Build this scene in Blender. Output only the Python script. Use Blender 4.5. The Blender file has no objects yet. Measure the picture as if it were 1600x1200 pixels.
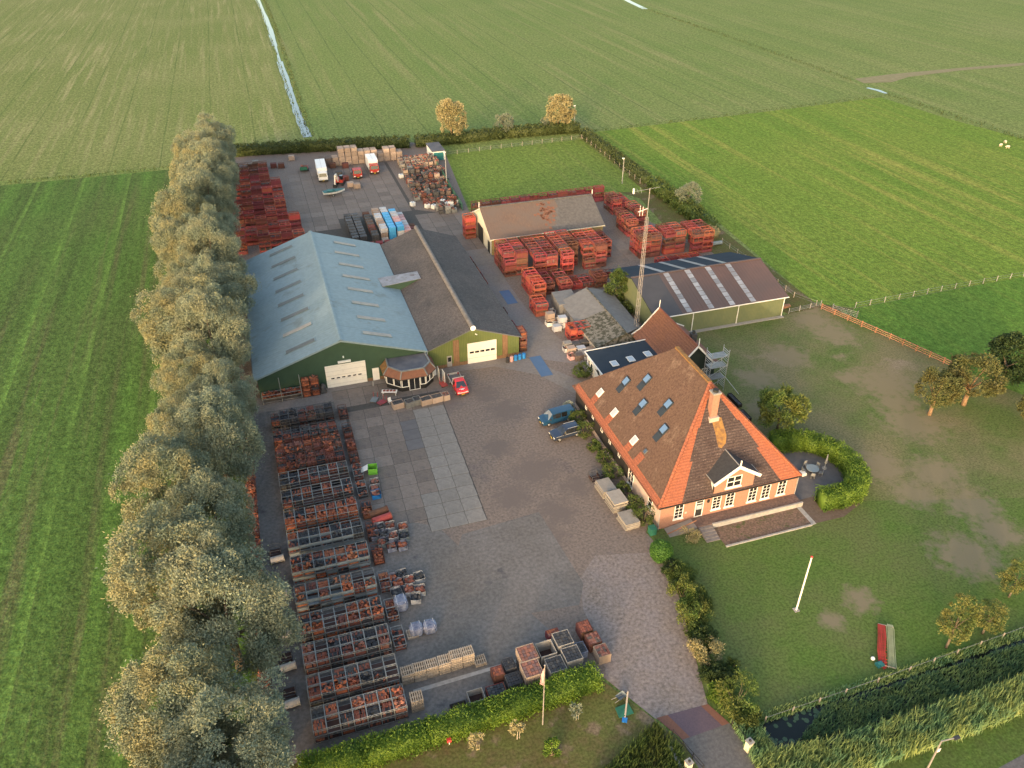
import bpy, math, random
import numpy as np
from mathutils import Vector, Matrix
from mathutils.geometry import tessellate_polygon
R = math.radians
random.seed(7); rng = np.random.default_rng(7)
SC = bpy.context.scene
COL = SC.collection

# ---------------------------------------------------------------- camera, sky, sun, exposure
FPX, PITCH, CAMH = 1235.0, R(33.74), 70.0
YAW = math.atan(478 / (FPX / math.cos(PITCH)))
cd = bpy.data.cameras.new('camera'); cam = bpy.data.objects.new('camera', cd); COL.objects.link(cam)
cam.location = (0, 0, CAMH); cam.rotation_euler = (math.pi / 2 - PITCH, 0, -YAW)
cd.sensor_fit = 'HORIZONTAL'; cd.sensor_width = 36; cd.lens = FPX / 1600 * 36
cd.clip_start = 0.5; cd.clip_end = 20000
SC.camera = cam
SUN_AZ, SUN_EL = R(36), R(9.0)          # the light travels towards (sin az, cos az)
w = bpy.data.worlds.new('World'); SC.world = w; w.use_nodes = True
nt = w.node_tree; bg = nt.nodes['Background']
sky = nt.nodes.new('ShaderNodeTexSky'); sky.sky_type = 'NISHITA'; sky.sun_disc = False
sky.sun_elevation = SUN_EL; sky.sun_rotation = math.pi + SUN_AZ; sky.air_density = 1.0; sky.dust_density = 4.0; sky.ozone_density = 0.3
nt.links.new(sky.outputs[0], bg.inputs[0]); bg.inputs[1].default_value = 0.15
sl = bpy.data.lights.new('sun', 'SUN'); sun = bpy.data.objects.new('sun', sl); COL.objects.link(sun)
sl.energy = 0.58; sl.angle = R(0.6); sl.color = (1.0, 0.735, 0.54)
sun.rotation_euler = Vector((math.sin(SUN_AZ) * math.cos(SUN_EL), math.cos(SUN_AZ) * math.cos(SUN_EL), -math.sin(SUN_EL))).to_track_quat('-Z', 'Y').to_euler()
sun.location = (-60, -60, 60)
vs = SC.view_settings; vs.view_transform = 'Standard'; vs.look = 'None'; vs.gamma = 1; vs.exposure = 2.1
vs.use_curve_mapping = False
SC.cycles.max_bounces = 5; SC.cycles.diffuse_bounces = 3; SC.cycles.transparent_max_bounces = 4

# ---------------------------------------------------------------- survey: photo point -> place on the site
CY, SY, CP, SP = math.cos(YAW), math.sin(YAW), math.cos(PITCH), math.sin(PITCH)
def ray(px, py):
    a = (px - 800) / FPX; b = (600 - py) / FPX
    X, Y, Z = a, CP + b * SP, -SP + b * CP
    return Vector((X * CY + Y * SY, -X * SY + Y * CY, Z))
def G(px, py, z=0.0):
    d = ray(px, py); t = (z - CAMH) / d.z
    return Vector((d.x * t, d.y * t, z))
def Vp(px, py, v):
    d = ray(px, py); t = v / d.y
    return Vector((d.x * t, v, CAMH + d.z * t))
def PL(px, py, p0, n):
    d = ray(px, py); o = Vector((0, 0, CAMH))
    t = (Vector(p0) - o).dot(n) / d.dot(n)
    return o + d * t

# ---------------------------------------------------------------- materials
MATS = {}
def mat(name, c1, c2=None, scale=2.0, rough=0.85, metal=0.0, bump=0.0, c3=None, big=0.08, bigf=0.5, rnd=0.0, wave=None,
        spec=0.3, detail=6.0, streak=None, c4=None, c4s=1.0, c4t=0.62, hue=0.0, speck=0.0, speck_s=4.0, patches=None):
    m = bpy.data.materials.new(name); MATS[name] = m; m.use_nodes = True
    N = m.node_tree.nodes; L = m.node_tree.links; p = N['Principled BSDF']
    p.inputs['Roughness'].default_value = rough; p.inputs['Metallic'].default_value = metal
    p.inputs['Specular IOR Level'].default_value = spec
    tc = N.new('ShaderNodeTexCoord')
    def noise(s, det=detail, stretch=None):
        n = N.new('ShaderNodeTexNoise'); n.inputs['Scale'].default_value = s; n.inputs['Detail'].default_value = det; n.inputs['Roughness'].default_value = 0.62
        if stretch:
            mp = N.new('ShaderNodeMapping'); mp.inputs['Scale'].default_value = stretch
            L.new(tc.outputs['Object'], mp.inputs[0]); L.new(mp.outputs[0], n.inputs['Vector'])
        else: L.new(tc.outputs['Object'], n.inputs['Vector'])
        return n
    def mix(f, a, b):
        x = N.new('ShaderNodeMix'); x.data_type = 'RGBA'
        for k, q in ((0, f), (6, a), (7, b)):
            if hasattr(q, 'links'): L.new(q, x.inputs[k])
            elif isinstance(q, tuple): x.inputs[k].default_value = (*q[:3], 1)
            else: x.inputs[k].default_value = q
        return x.outputs[2]
    def ramp(o, lo, hi):
        r = N.new('ShaderNodeMapRange'); r.inputs[1].default_value = lo; r.inputs[2].default_value = hi
        L.new(o, r.inputs[0]); return r.outputs[0]
    c2 = c2 or tuple(x * 0.75 for x in c1)
    n1 = noise(scale, stretch=streak)
    out = mix(ramp(n1.outputs[0], 0.32, 0.68), c1, c2)
    if c3:
        n2 = noise(big, 4); out = mix(ramp(n2.outputs[0], 0.5 - 0.25 * bigf, 0.5 + 0.25 * bigf), out, c3)
    if c4:
        n4 = noise(c4s, 5); out = mix(ramp(n4.outputs[0], c4t, c4t + 0.08), out, c4)
    if wave:
        axis, ws, wc, wf = wave
        wv = N.new('ShaderNodeTexWave'); wv.bands_direction = axis; wv.inputs['Scale'].default_value = ws; wv.inputs['Distortion'].default_value = 0
        L.new(tc.outputs['Object'], wv.inputs['Vector'])
        if wc: 
            mu = N.new('ShaderNodeMath'); mu.operation = 'MULTIPLY'; mu.inputs[1].default_value = wf
            L.new(ramp(wv.outputs[1], 0.75, 0.98), mu.inputs[0]); out = mix(mu.outputs[0], out, wc)
    if speck:
        n5 = noise(speck_s, 3); r5 = N.new('ShaderNodeMapRange'); r5.inputs[1].default_value = .34; r5.inputs[2].default_value = .66; r5.inputs[3].default_value = 1 - speck; r5.inputs[4].default_value = 1 + speck
        L.new(n5.outputs[0], r5.inputs[0]); mm = N.new('ShaderNodeMix'); mm.data_type = 'RGBA'; mm.blend_type = 'MULTIPLY'; mm.inputs[0].default_value = 1; L.new(out, mm.inputs[6]); L.new(r5.outputs[0], mm.inputs[7]); out = mm.outputs[2]
    if rnd or hue:
        oi = N.new('ShaderNodeObjectInfo'); hs = N.new('ShaderNodeHueSaturation')
        a = N.new('ShaderNodeMapRange'); a.inputs[3].default_value = 1 - rnd; a.inputs[4].default_value = 1 + rnd
        L.new(oi.outputs['Random'], a.inputs[0]); L.new(a.outputs[0], hs.inputs['Value'])
        if hue:
            ml = N.new('ShaderNodeMath'); ml.operation = 'MULTIPLY'; ml.inputs[1].default_value = 7.31
            fr = N.new('ShaderNodeMath'); fr.operation = 'FRACT'; hr = N.new('ShaderNodeMapRange')
            hr.inputs[3].default_value = 0.5 - hue; hr.inputs[4].default_value = 0.5 + hue
            L.new(oi.outputs['Random'], ml.inputs[0]); L.new(ml.outputs[0], fr.inputs[0]); L.new(fr.outputs[0], hr.inputs[0]); L.new(hr.outputs[0], hs.inputs['Hue'])
        L.new(out, hs.inputs['Color']); out = hs.outputs[0]
    if patches:
        acc = None
        for (cx, cy, rr) in patches[1]:
            vd = N.new('ShaderNodeVectorMath'); vd.operation = 'DISTANCE'; L.new(tc.outputs['Object'], vd.inputs[0]); vd.inputs[1].default_value = (cx, cy, 0)
            r6 = N.new('ShaderNodeMapRange'); r6.inputs[1].default_value = 0; r6.inputs[2].default_value = rr * 1.9; r6.inputs[3].default_value = 1; r6.inputs[4].default_value = 0; L.new(vd.outputs['Value'], r6.inputs[0])
            if acc is None: acc = r6.outputs[0]
            else:
                mx_ = N.new('ShaderNodeMath'); mx_.operation = 'MAXIMUM'; L.new(acc, mx_.inputs[0]); L.new(r6.outputs[0], mx_.inputs[1]); acc = mx_.outputs[0]
        n6 = noise(.8, 9); ad = N.new('ShaderNodeMath'); ad.operation = 'ADD'; L.new(acc, ad.inputs[0]); L.new(ramp(n6.outputs[0], .2, .8), ad.inputs[1])
        mu6 = N.new('ShaderNodeMath'); mu6.operation = 'MULTIPLY'; mu6.inputs[1].default_value = .9; L.new(ramp(ad.outputs[0], .72, 1.2), mu6.inputs[0])
        out = mix(mu6.outputs[0], out, patches[0])
    L.new(out, p.inputs['Base Color'])
    if bump or wave:
        b = N.new('ShaderNodeBump'); b.inputs['Strength'].default_value = bump or 0.4; b.inputs['Distance'].default_value = 0.05
        L.new((wv.outputs[1] if wave else n1.outputs[0]), b.inputs['Height']); L.new(b.outputs[0], p.inputs['Normal'])
    return m
def leafmat(name, c1, c2, trans=0.35, c3=None):
    m = bpy.data.materials.new(name); MATS[name] = m; m.use_nodes = True
    N = m.node_tree.nodes; L = m.node_tree.links; p = N['Principled BSDF']; p.inputs['Roughness'].default_value = 0.6; p.inputs['Specular IOR Level'].default_value = 0.25
    g = N.new('ShaderNodeNewGeometry'); x = N.new('ShaderNodeMix'); x.data_type = 'RGBA'
    x.inputs[6].default_value = (*c1, 1); x.inputs[7].default_value = (*c2, 1); L.new(g.outputs['Random Per Island'], x.inputs[0])
    o = x.outputs[2]
    if c3:
        tc = N.new('ShaderNodeTexCoord'); n = N.new('ShaderNodeTexNoise'); n.inputs['Scale'].default_value = 0.45; n.inputs['Detail'].default_value = 2
        oi = N.new('ShaderNodeObjectInfo'); ad = N.new('ShaderNodeVectorMath'); ad.operation = 'ADD'
        L.new(tc.outputs['Object'], ad.inputs[0]); L.new(oi.outputs['Location'], ad.inputs[1]); L.new(ad.outputs[0], n.inputs['Vector'])
        r = N.new('ShaderNodeMapRange'); r.inputs[1].default_value = 0.42; r.inputs[2].default_value = 0.62; L.new(n.outputs[0], r.inputs[0])
        y = N.new('ShaderNodeMix'); y.data_type = 'RGBA'; L.new(r.outputs[0], y.inputs[0]); L.new(o, y.inputs[6]); y.inputs[7].default_value = (*c3, 1); o = y.outputs[2]
    L.new(o, p.inputs['Base Color'])
    t = N.new('ShaderNodeBsdfTranslucent'); L.new(o, t.inputs[0]); s = N.new('ShaderNodeMixShader'); s.inputs[0].default_value = trans
    L.new(p.outputs[0], s.inputs[1]); L.new(t.outputs[0], s.inputs[2]); L.new(s.outputs[0], N['Material Output'].inputs[0])
    return m
def fieldmat(name, ca, cb, cdry, period, line=None, lw=0.06, dry=0.5, big=0.02, line_p=None, fine=0.7):
    """mown grass: swaths run away from the camera along the site axis, with dry patches and furrow lines"""
    m = bpy.data.materials.new(name); MATS[name] = m; m.use_nodes = True
    N = m.node_tree.nodes; L = m.node_tree.links; p = N['Principled BSDF']; p.inputs['Roughness'].default_value = 0.95; p.inputs['Specular IOR Level'].default_value = 0.1
    tc = N.new('ShaderNodeTexCoord')
    def noise(s, det=5, st=(1, 1, 1), ro=0.6):
        mp = N.new('ShaderNodeMapping'); mp.inputs['Scale'].default_value = st; L.new(tc.outputs['Object'], mp.inputs[0])
        n = N.new('ShaderNodeTexNoise'); n.inputs['Scale'].default_value = s; n.inputs['Detail'].default_value = det; n.inputs['Roughness'].default_value = ro
        L.new(mp.outputs[0], n.inputs['Vector']); return n.outputs[0]
    def rg(o, lo, hi, a=0.0, b=1.0):
        r = N.new('ShaderNodeMapRange'); r.inputs[1].default_value = lo; r.inputs[2].default_value = hi; r.inputs[3].default_value = a; r.inputs[4].default_value = b
        L.new(o, r.inputs[0]); return r.outputs[0]
    def mx(f, a, b):
        x = N.new('ShaderNodeMix'); x.data_type = 'RGBA'
        for k, q in ((0, f), (6, a), (7, b)):
            if hasattr(q, 'links'): L.new(q, x.inputs[k])
            elif isinstance(q, tuple): x.inputs[k].default_value = (*q, 1)
            else: x.inputs[k].default_value = q
        return x.outputs[2]
    def ml(a, b):
        x = N.new('ShaderNodeMath'); x.operation = 'MULTIPLY'; L.new(a, x.inputs[0])
        if hasattr(b, 'links'): L.new(b, x.inputs[1])
        else: x.inputs[1].default_value = b
        return x.outputs[0]
    # swaths: stretched noise across x
    sw = noise(1.0 / period, 3, (1, 0.025, 1)); c = mx(rg(sw, 0.36, 0.64), ca, cb)
    c = mx(ml(rg(noise(big, 4), 0.4, 0.7), 0.55), c, tuple(0.5 * (x + y) for x, y in zip(ca, cdry)))
    st = rg(noise(2.2 / period, 4, (1, 0.03, 1)), 0.5, 0.66); pt = rg(noise(0.02, 4, (1, .35, 1)), 0.36, 0.58)
    c = mx(ml(ml(st, pt), dry), c, cdry)
    c = mx(ml(rg(noise(fine, 6, (1, 0.45, 1), 0.7), 0.3, 0.75), 0.55), c, tuple(x * 0.62 for x in ca))
    c = mx(ml(rg(noise(3.0, 3, (1, 1, 1), 0.7), 0.45, 0.8), 0.35), c, tuple(min(1, x * 1.5) for x in cb))
    if line:
        wv = N.new('ShaderNodeTexWave'); wv.bands_direction = 'X'; wv.wave_profile = 'SAW'; wv.inputs['Scale'].default_value = 0.314159 / line_p * 1.0
        wv.inputs['Distortion'].default_value = 0.6; wv.inputs['Detail'].default_value = 2; wv.inputs['Detail Scale'].default_value = 0.3
        L.new(tc.outputs['Object'], wv.inputs['Vector'])
        lo = rg(wv.outputs[1], 1 - lw, 1 - lw * 0.4); c = mx(ml(lo, rg(noise(0.05, 3), 0.35, 0.6, 0.2, 0.85)), c, line)
    for s_, k_ in ((1.3, .28), (4.5, .3)):
        mm = N.new('ShaderNodeMix'); mm.data_type = 'RGBA'; mm.blend_type = 'MULTIPLY'; mm.inputs[0].default_value = 1; L.new(c, mm.inputs[6]); L.new(rg(noise(s_, 3, (1, .6, 1)), .34, .66, 1 - k_, 1 + k_), mm.inputs[7]); c = mm.outputs[2]
    L.new(c, p.inputs['Base Color'])
    b = N.new('ShaderNodeBump'); b.inputs['Strength'].default_value = 0.6; b.inputs['Distance'].default_value = 0.25
    L.new(noise(1.6, 5), b.inputs['Height']); L.new(b.outputs[0], p.inputs['Normal'])
    return m
def glassmat(name, c, rough=0.08, metal=0.0, spec=0.8):
    m = bpy.data.materials.new(name); MATS[name] = m; m.use_nodes = True; p = m.node_tree.nodes['Principled BSDF']
    p.inputs['Base Color'].default_value = (*c, 1); p.inputs['Roughness'].default_value = rough; p.inputs['Metallic'].default_value = metal; p.inputs['Specular IOR Level'].default_value = spec
    return m

# ---------------------------------------------------------------- mesh builder
class MB:
    def __init__(s): s.v = []; s.f = []; s.m = []
    def add(s, vs, fs, m=0):
        o = len(s.v); s.v += [tuple(x) for x in vs]
        for f in fs: s.f.append(tuple(i + o for i in f)); s.m.append(m)
        return s
    def box(s, x0, x1, y0, y1, z0, z1, m=0):
        return s.add([(x0, y0, z0), (x1, y0, z0), (x1, y1, z0), (x0, y1, z0), (x0, y0, z1), (x1, y0, z1), (x1, y1, z1), (x0, y1, z1)],
                     [(3, 2, 1, 0), (4, 5, 6, 7), (0, 1, 5, 4), (1, 2, 6, 5), (2, 3, 7, 6), (3, 0, 4, 7)], m)
    def mbox(s, M4, sx, sy, sz, m=0):
        P = [M4 @ Vector((x * sx / 2, y * sy / 2, z * sz / 2)) for z in (-1, 1) for x, y in ((-1, -1), (1, -1), (1, 1), (-1, 1))]
        return s.add(P, [(3, 2, 1, 0), (4, 5, 6, 7), (0, 1, 5, 4), (1, 2, 6, 5), (2, 3, 7, 6), (3, 0, 4, 7)], m)
    def bar(s, p, q, t=0.06, t2=None, m=0):
        p, q = Vector(p), Vector(q); d = q - p
        if d.length < 1e-6: return s
        M4 = Matrix.Translation((p + q) / 2) @ d.to_track_quat('Z', 'Y').to_matrix().to_4x4()
        return s.mbox(M4, t, t2 or t, d.length, m)
    def tube(s, p, q, r0, r1=None, n=8, m=0, cap=True):
        p, q = Vector(p), Vector(q); r1 = r0 if r1 is None else r1
        Q = (q - p).to_track_quat('Z', 'Y'); vs = []
        for c, r in ((p, r0), (q, r1)):
            for i in range(n):
                a = 2 * math.pi * i / n; vs.append(c + Q @ Vector((r * math.cos(a), r * math.sin(a), 0)))
        fs = [(i, (i + 1) % n, n + (i + 1) % n, n + i) for i in range(n)]
        if cap: fs += [tuple(range(n - 1, -1, -1)), tuple(range(n, 2 * n))]
        return s.add(vs, fs, m)
    def chain(s, pts, rs, n=8, m=0):
        for i in range(len(pts) - 1): s.tube(pts[i], pts[i + 1], rs[i], rs[i + 1], n, m)
        return s
    def poly(s, pts, m=0): return s.add(pts, [tuple(range(len(pts)))], m)
    def sheet(s, pts, t, m=0):
        """polygon with thickness t below it"""
        pts = [Vector(p) for p in pts]; n = Vector((0, 0, 0))
        for i in range(len(pts)): 
            a, b = pts[i], pts[(i + 1) % len(pts)]; n += a.cross(b)
        n.normalize(); k = len(pts); lo = [p - n * t for p in pts]
        fs = [tuple(range(k)), tuple(range(2 * k - 1, k - 1, -1))] + [(i, k + i, k + (i + 1) % k, (i + 1) % k) for i in range(k)]
        return s.add(pts + lo, fs, m)
    def prism(s, pts2, z0, z1, m=0):
        return s.sheet([(x, y, z1) for x, y in pts2], z1 - z0, m)
    def ball(s, c, rx, ry, rz, n=10, k=6, m=0):
        c = Vector(c); vs = []; fs = []
        for j in range(k + 1):
            th = math.pi * j / k
            for i in range(n):
                a = 2 * math.pi * i / n; vs.append((c.x + rx * math.sin(th) * math.cos(a), c.y + ry * math.sin(th) * math.sin(a), c.z + rz * math.cos(th)))
        for j in range(k):
            for i in range(n): fs.append((j * n + i, (j + 1) * n + i, (j + 1) * n + (i + 1) % n, j * n + (i + 1) % n))
        return s.add(vs, fs, m)
    def mesh(s, name, mats, smooth=False):
        me = bpy.data.meshes.new(name); me.from_pydata(s.v, [], s.f)
        for m in (mats if isinstance(mats, (list, tuple)) else [mats]): me.materials.append(MATS[m] if isinstance(m, str) else m)
        if any(s.m): me.polygons.foreach_set('material_index', s.m)
        if smooth: me.polygons.foreach_set('use_smooth', [True] * len(s.f))
        me.update(); return me
    def build(s, name, mats, parent=None, smooth=False):
        return link(name, s.mesh(name, mats, smooth), parent)
def link(name, data, parent=None, loc=None, rz=0.0):
    """parts are modelled in site coordinates; a parented part is shifted back by its parent's place"""
    o = bpy.data.objects.new(name, data); COL.objects.link(o)
    if parent is not None:
        o.parent = parent
        if loc is None: o.matrix_parent_inverse = PINV.get(parent.name, Matrix.Identity(4))
    if loc is not None: o.location = loc; o.rotation_euler = (0, 0, rz)
    return o
PINV = {}
def tag(o, label=None, cat=None, group=None, kind=None):
    if label: o['label'] = label
    if cat: o['category'] = cat
    if group: o['group'] = group
    if kind: o['kind'] = kind
    return o
def thing(name, label, cat, loc=(0, 0, 0), rz=0.0, group=None, local=False):
    o = bpy.data.objects.new(name, None); COL.objects.link(o); o.empty_display_size = 0.3
    o.location = loc; o.rotation_euler = (0, 0, rz); tag(o, label, cat, group)
    if not local:
        M4 = Matrix.Translation(Vector(loc)) @ Matrix.Rotation(rz, 4, 'Z')
        PINV[o.name] = M4.inverted()
    return o
def copy_tree(src, loc, rz=0.0, scale=None, label=None, cat=None, group=None, parent=None):
    c = src.copy(); COL.objects.link(c)
    if parent is None:
        c.location = loc; c.rotation_euler = (0, 0, rz)
        if scale: c.scale = scale if hasattr(scale, '__len__') else (scale,) * 3
        tag(c, label, cat, group)
    else: c.parent = parent
    for ch in src.children: copy_tree(ch, None, parent=c)
    return c
ORD = 'first second third fourth fifth sixth seventh eighth ninth tenth eleventh twelfth thirteenth fourteenth fifteenth sixteenth seventeenth eighteenth nineteenth twentieth twenty-first twenty-second twenty-third twenty-fourth twenty-fifth twenty-sixth twenty-seventh twenty-eighth twenty-ninth thirtieth'.split()
def struct(name, mb, m, parent=None, kind='structure'):
    o = mb.build(name, m, parent)
    if parent is None: o['kind'] = kind
    return o

# ---------------------------------------------------------------- material set
fieldmat('grass_far_left', (.145, .188, .056), (.175, .20, .07), (.33, .30, .155), 4.0, (.085, .12, .036), 0.04, .9, line_p=13.0)
fieldmat('grass_far_mid', (.128, .19, .052), (.165, .21, .066), (.27, .25, .12), 9.0, (.075, .11, .038), 0.05, 0.7, line_p=12.5)
fieldmat('grass_far_right', (.128, .188, .052), (.168, .212, .066), (.28, .26, .125), 12.0, (.085, .12, .04), 0.035, 0.45, line_p=15.0)
fieldmat('grass_near_left', (.06, .10, .028), (.09, .18, .036), (.13, .118, .062), 4.2, (.115, .205, .045), 0.10, 0.8, fine=0.5, line_p=11.0)
fieldmat('grass_bright', (.11, .19, .028), (.15, .225, .036), (.27, .265, .065), 8.0, (.065, .115, .02), 0.04, 1.1, 0.03, line_p=4.0, fine=0.45)
fieldmat('grass_paddock', (.125, .19, .035), (.15, .21, .042), (.20, .20, .07), 6.0, None, dry=0.7, fine=0.6)
fieldmat('grass_right_near', (.075, .16, .026), (.10, .19, .03), (.17, .20, .045), 5.0, None, dry=0.6, fine=0.6)
PATCH = [(*G(x, y).xy, r) for x, y, r in ((1510, 868, 3.4), (1345, 937, 1.6), (1300, 970, 1.2), (1385, 600, 4.5), (1425, 660, 4.0), (1400, 630, 3), (1232, 556, 3.0), (1185, 592, 2.6), (1465, 738, 3), (1372, 728, 3), (1300, 520, 3.4), (1520, 790, 3), (1270, 500, 3), (1190, 640, 2), (1330, 590, 2), (1430, 770, 2.5), (1560, 830, 2.5), (1260, 480, 3))]
def lawnmat(name, g1, g2, dry, dirt, t=0.5, sc=0.11, patches=None):
    m = mat(name, g1, g2, 1.2, 0.95, bump=0.5, spec=0.1, c3=dry, big=sc, bigf=0.45, c4=dirt, c4s=sc * 0.8, c4t=t + 0.06, detail=9, speck=.3, speck_s=3.5, patches=patches)
    return m
lawnmat('lawn', (.08, .115, .032), (.105, .14, .045), (.16, .145, .075), (.22, .175, .12), 0.55, 0.075, ((.20, .165, .105), PATCH))
lawnmat('lawn_front', (.068, .118, .026), (.09, .145, .034), (.10, .125, .044), (.20, .165, .11), 0.66, 0.09, ((.19, .16, .11), PATCH))
lawnmat('dry_grass', (.12, .095, .045), (.085, .09, .03), (.10, .11, .035), (.17, .13, .085), 0.48, 0.3)
lawnmat('verge', (.06, .11, .025), (.085, .13, .03), (.07, .10, .03), (.09, .10, .04), 0.6, 0.4)
mat('dirt_track', (.24, .205, .12), (.17, .16, .08), 0.6, 0.95, bump=0.3)
mat('soil', (.10, .072, .055), (.14, .105, .085), 2.5, 0.95, bump=0.6)
mat('mixed_bed', (.19, .12, .095), (.12, .09, .06), 1.6, 0.95, bump=0.8, c4=(.075, .09, .03), c4s=0.7, c4t=0.58, speck=.3)
mat('terrace_brick', (.17, .11, .09), (.12, .085, .075), 3, 0.9, speck=.25)
mat('brick_paving', (.20, .158, .135), (.15, .118, .10), 3.2, 0.85, bump=0.25, c3=(.165, .134, .118), big=0.10, bigf=0.6, c4=(.14, .115, .108), c4s=0.16, c4t=0.58, detail=10, patches=((.135, .11, .1), [(*G(x, y).xy, r) for x, y, r in ((835, 735, 3), (800, 775, 2.4), (870, 800, 2.2), (780, 700, 2), (900, 760, 1.8), (790, 640, 2.6), (760, 615, 2), (850, 840, 2.4), (640, 600, 1.5), (700, 630, 2))]), speck=0.26, speck_s=3.0)
mat('cobbles', (.25, .207, .18), (.14, .112, .10), 3.2, 0.8, bump=0.4, c3=(.20, .172, .17), big=0.3, bigf=0.7, detail=12, speck=0.3, speck_s=2.6)
mat('grey_paving', (.14, .126, .115), (.105, .095, .088), 1.6, 0.85, bump=0.2, c3=(.165, .152, .148), big=0.12, bigf=0.9, c4=(.09, .085, .088), c4s=0.3, c4t=0.62, detail=9, speck=0.2, speck_s=2.5)
mat('lane_concrete', (.215, .185, .162), (.16, .14, .125), 0.7, 0.85, bump=0.15, c3=(.19, .17, .165), big=0.12, speck=0.14, speck_s=2.5)
mat('slab', (.188, .155, .136), (.148, .124, .11), 1.1, 0.85, bump=0.12, rnd=0.16, c4=(.115, .103, .1), c4s=0.5, c4t=0.6, speck=.14, speck_s=2.5)
mat('slab_pale', (.225, .208, .192), (.18, .167, .156), 0.8, 0.85, bump=0.12, rnd=0.10, speck=.12, speck_s=2.5)
mat('slab_dark', (.105, .10, .105), (.13, .125, .13), 0.8, 0.85, bump=0.12, rnd=0.1)
mat('joint', (.085, .078, .072), (.06, .056, .052), 2, 0.95)
mat('asphalt', (.095, .092, .095), (.12, .115, .115), 3, 0.85, bump=0.15, speck=0.12, speck_s=3)
mat('purple_brick', (.12, .085, .105), (.085, .065, .085), 5, 0.8, bump=0.2)
mat('red_brick_paving', (.21, .095, .065), (.15, .075, .055), 5, 0.85, bump=0.2)
mat('kerb_stone', (.38, .36, .34), (.25, .24, .23), 2, 0.85)
glassmat('water', (.02, .03, .035), 0.06); glassmat('pond_water', (.008, .012, .012), 0.08, spec=0.25)
mat('lilypad', (.05, .09, .045), (.035, .07, .04), 0.5, 0.5)
mat('blue_roof', (.185, .25, .275), (.17, .232, .26), 0.35, 0.5, bump=0.08, c3=(.20, .262, .285), big=0.06, rnd=0.02, streak=(0.25, 2.0, 1), wave=('Y', 0.5, (.145, .20, .225), 0.35), speck=.08, speck_s=1.5, c4=(.15, .185, .19), c4s=.22, c4t=.6)
mat('dark_roof', (.08, .073, .072), (.05, .047, .048), 1.5, 0.9, speck=.3, speck_s=3, wave=('Y', 0.9, (.15, .135, .13), 0.3), bump=0.5, c3=(.095, .083, .08), big=0.12, c4=(.2, .185, .165), c4s=2.6, c4t=0.64)
mat('ridge_tube', (.19, .175, .165), (.12, .11, .105), 1.5, 0.9, bump=0.2)
mat('green_sheet', (.04, .078, .05), (.033, .064, .042), 0.6, 0.6, wave=('X', 1.6, (.03, .06, .035), 0.5), bump=0.3)
mat('olive_sheet', (.125, .15, .05), (.095, .125, .045), 0.7, 0.6, wave=('X', 1.1, (.08, .10, .03), 0.8), bump=0.3)
mat('olive_sheet_side', (.16, .175, .09), (.12, .145, .08), 0.7, 0.6, wave=('X', 1.1, (.09, .10, .05), 0.6), bump=0.3)
mat('rust_sheet', (.17, .10, .055), (.22, .13, .075), 1.5, 0.8, wave=('X', 1.1, (.10, .06, .035), 0.6))
mat('white_paint', (.78, .76, .72), (.68, .66, .62), 1.2, 0.55)
mat('cream_door', (.78, .74, .66), (.70, .665, .60), 0.9, 0.5, c4=(.6, .56, .49), c4s=1.6, c4t=0.6)
mat('skylight_dark', (.13, .135, .13), (.09, .095, .095), 0.8, 0.4)
mat('skylight_pale', (.36, .33, .29), (.26, .245, .225), 0.8, 0.6)
mat('gutter', (.13, .14, .15), (.09, .1, .1), 2, 0.5)
mat('black_tile', (.032, .033, .037), (.05, .05, .054), 3, 0.55, bump=0.2)
mat('felt', (.07, .075, .095), (.09, .093, .11), 0.8, 0.75, c3=(.115, .115, .13), big=0.4)
mat('lead_flat', (.27, .27, .31), (.16, .155, .165), 0.9, 0.4, c4=(.12, .09, .085), c4s=0.7, c4t=0.6)
mat('pantile', (.285, .098, .056), (.21, .074, .046), 4, 0.8, bump=0.6, wave=('Z', 1.1, (.15, .055, .04), .55), c3=(.28, .095, .05), big=0.5, speck=.2, speck_s=5, c4=(.38, .18, .12), c4s=4.5, c4t=0.62, detail=8)
mat('pantile_old', (.22, .095, .058), (.165, .075, .05), 3, 0.85, bump=0.5, speck=.2, wave=('Z', 1.0, (.11, .05, .035), .4), c3=(.21, .09, .05), big=0.4, streak=(1, 3, 1))
mat('purple_tile', (.06, .043, .042), (.095, .07, .067), 4, 0.8, speck=.35, speck_s=5, bump=0.7, wave=('Z', 1.1, (.025, .018, .018), .6), c4=(.17, .135, .125), c4s=4.5, c4t=0.6, c3=(.055, .038, .037), big=0.5)
mat('lichen', (.30, .165, .05), (.13, .075, .045), 2.2, 0.95, bump=0.3)
mat('thatch', (.135, .082, .06), (.085, .053, .042), 2.2, 1.0, bump=0.6, speck=.25, c3=(.11, .068, .05), big=0.25, c4=(.16, .108, .08), c4s=0.4, c4t=0.57, detail=9, streak=(0.6, 2.2, 0.6))
mat('orange_brick', (.34, .18, .13), (.29, .15, .11), 5, 0.85, speck=.1, bump=0.12, c3=(.32, .175, .125), big=0.5)
mat('pink_render', (.50, .39, .33), (.45, .345, .29), 1, 0.8, c3=(.42, .33, .29), big=0.4)
mat('black_board', (.024, .022, .021), (.035, .032, .03), 1.5, 0.7, wave=('Y', 1.4, (.012, .011, .01), 0.6))
mat('dark_green_board', (.02, .032, .028), (.028, .04, .035), 1.5, 0.6)
glassmat('pane_dark', (.018, .02, .024), 0.05, spec=0.9); glassmat('pane_sky', (.055, .075, .11), 0.04, spec=1.0)
glassmat('pane_white', (.36, .40, .45), 0.25); glassmat('pane_sky_reflection', (.11, .19, .33), 0.1, spec=1.0)  # the blue pane has the sky's reflection put into its base colour
mat('navy_roof', (.03, .042, .058), (.038, .05, .067), 0.5, 0.9, spec=.1)
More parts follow.
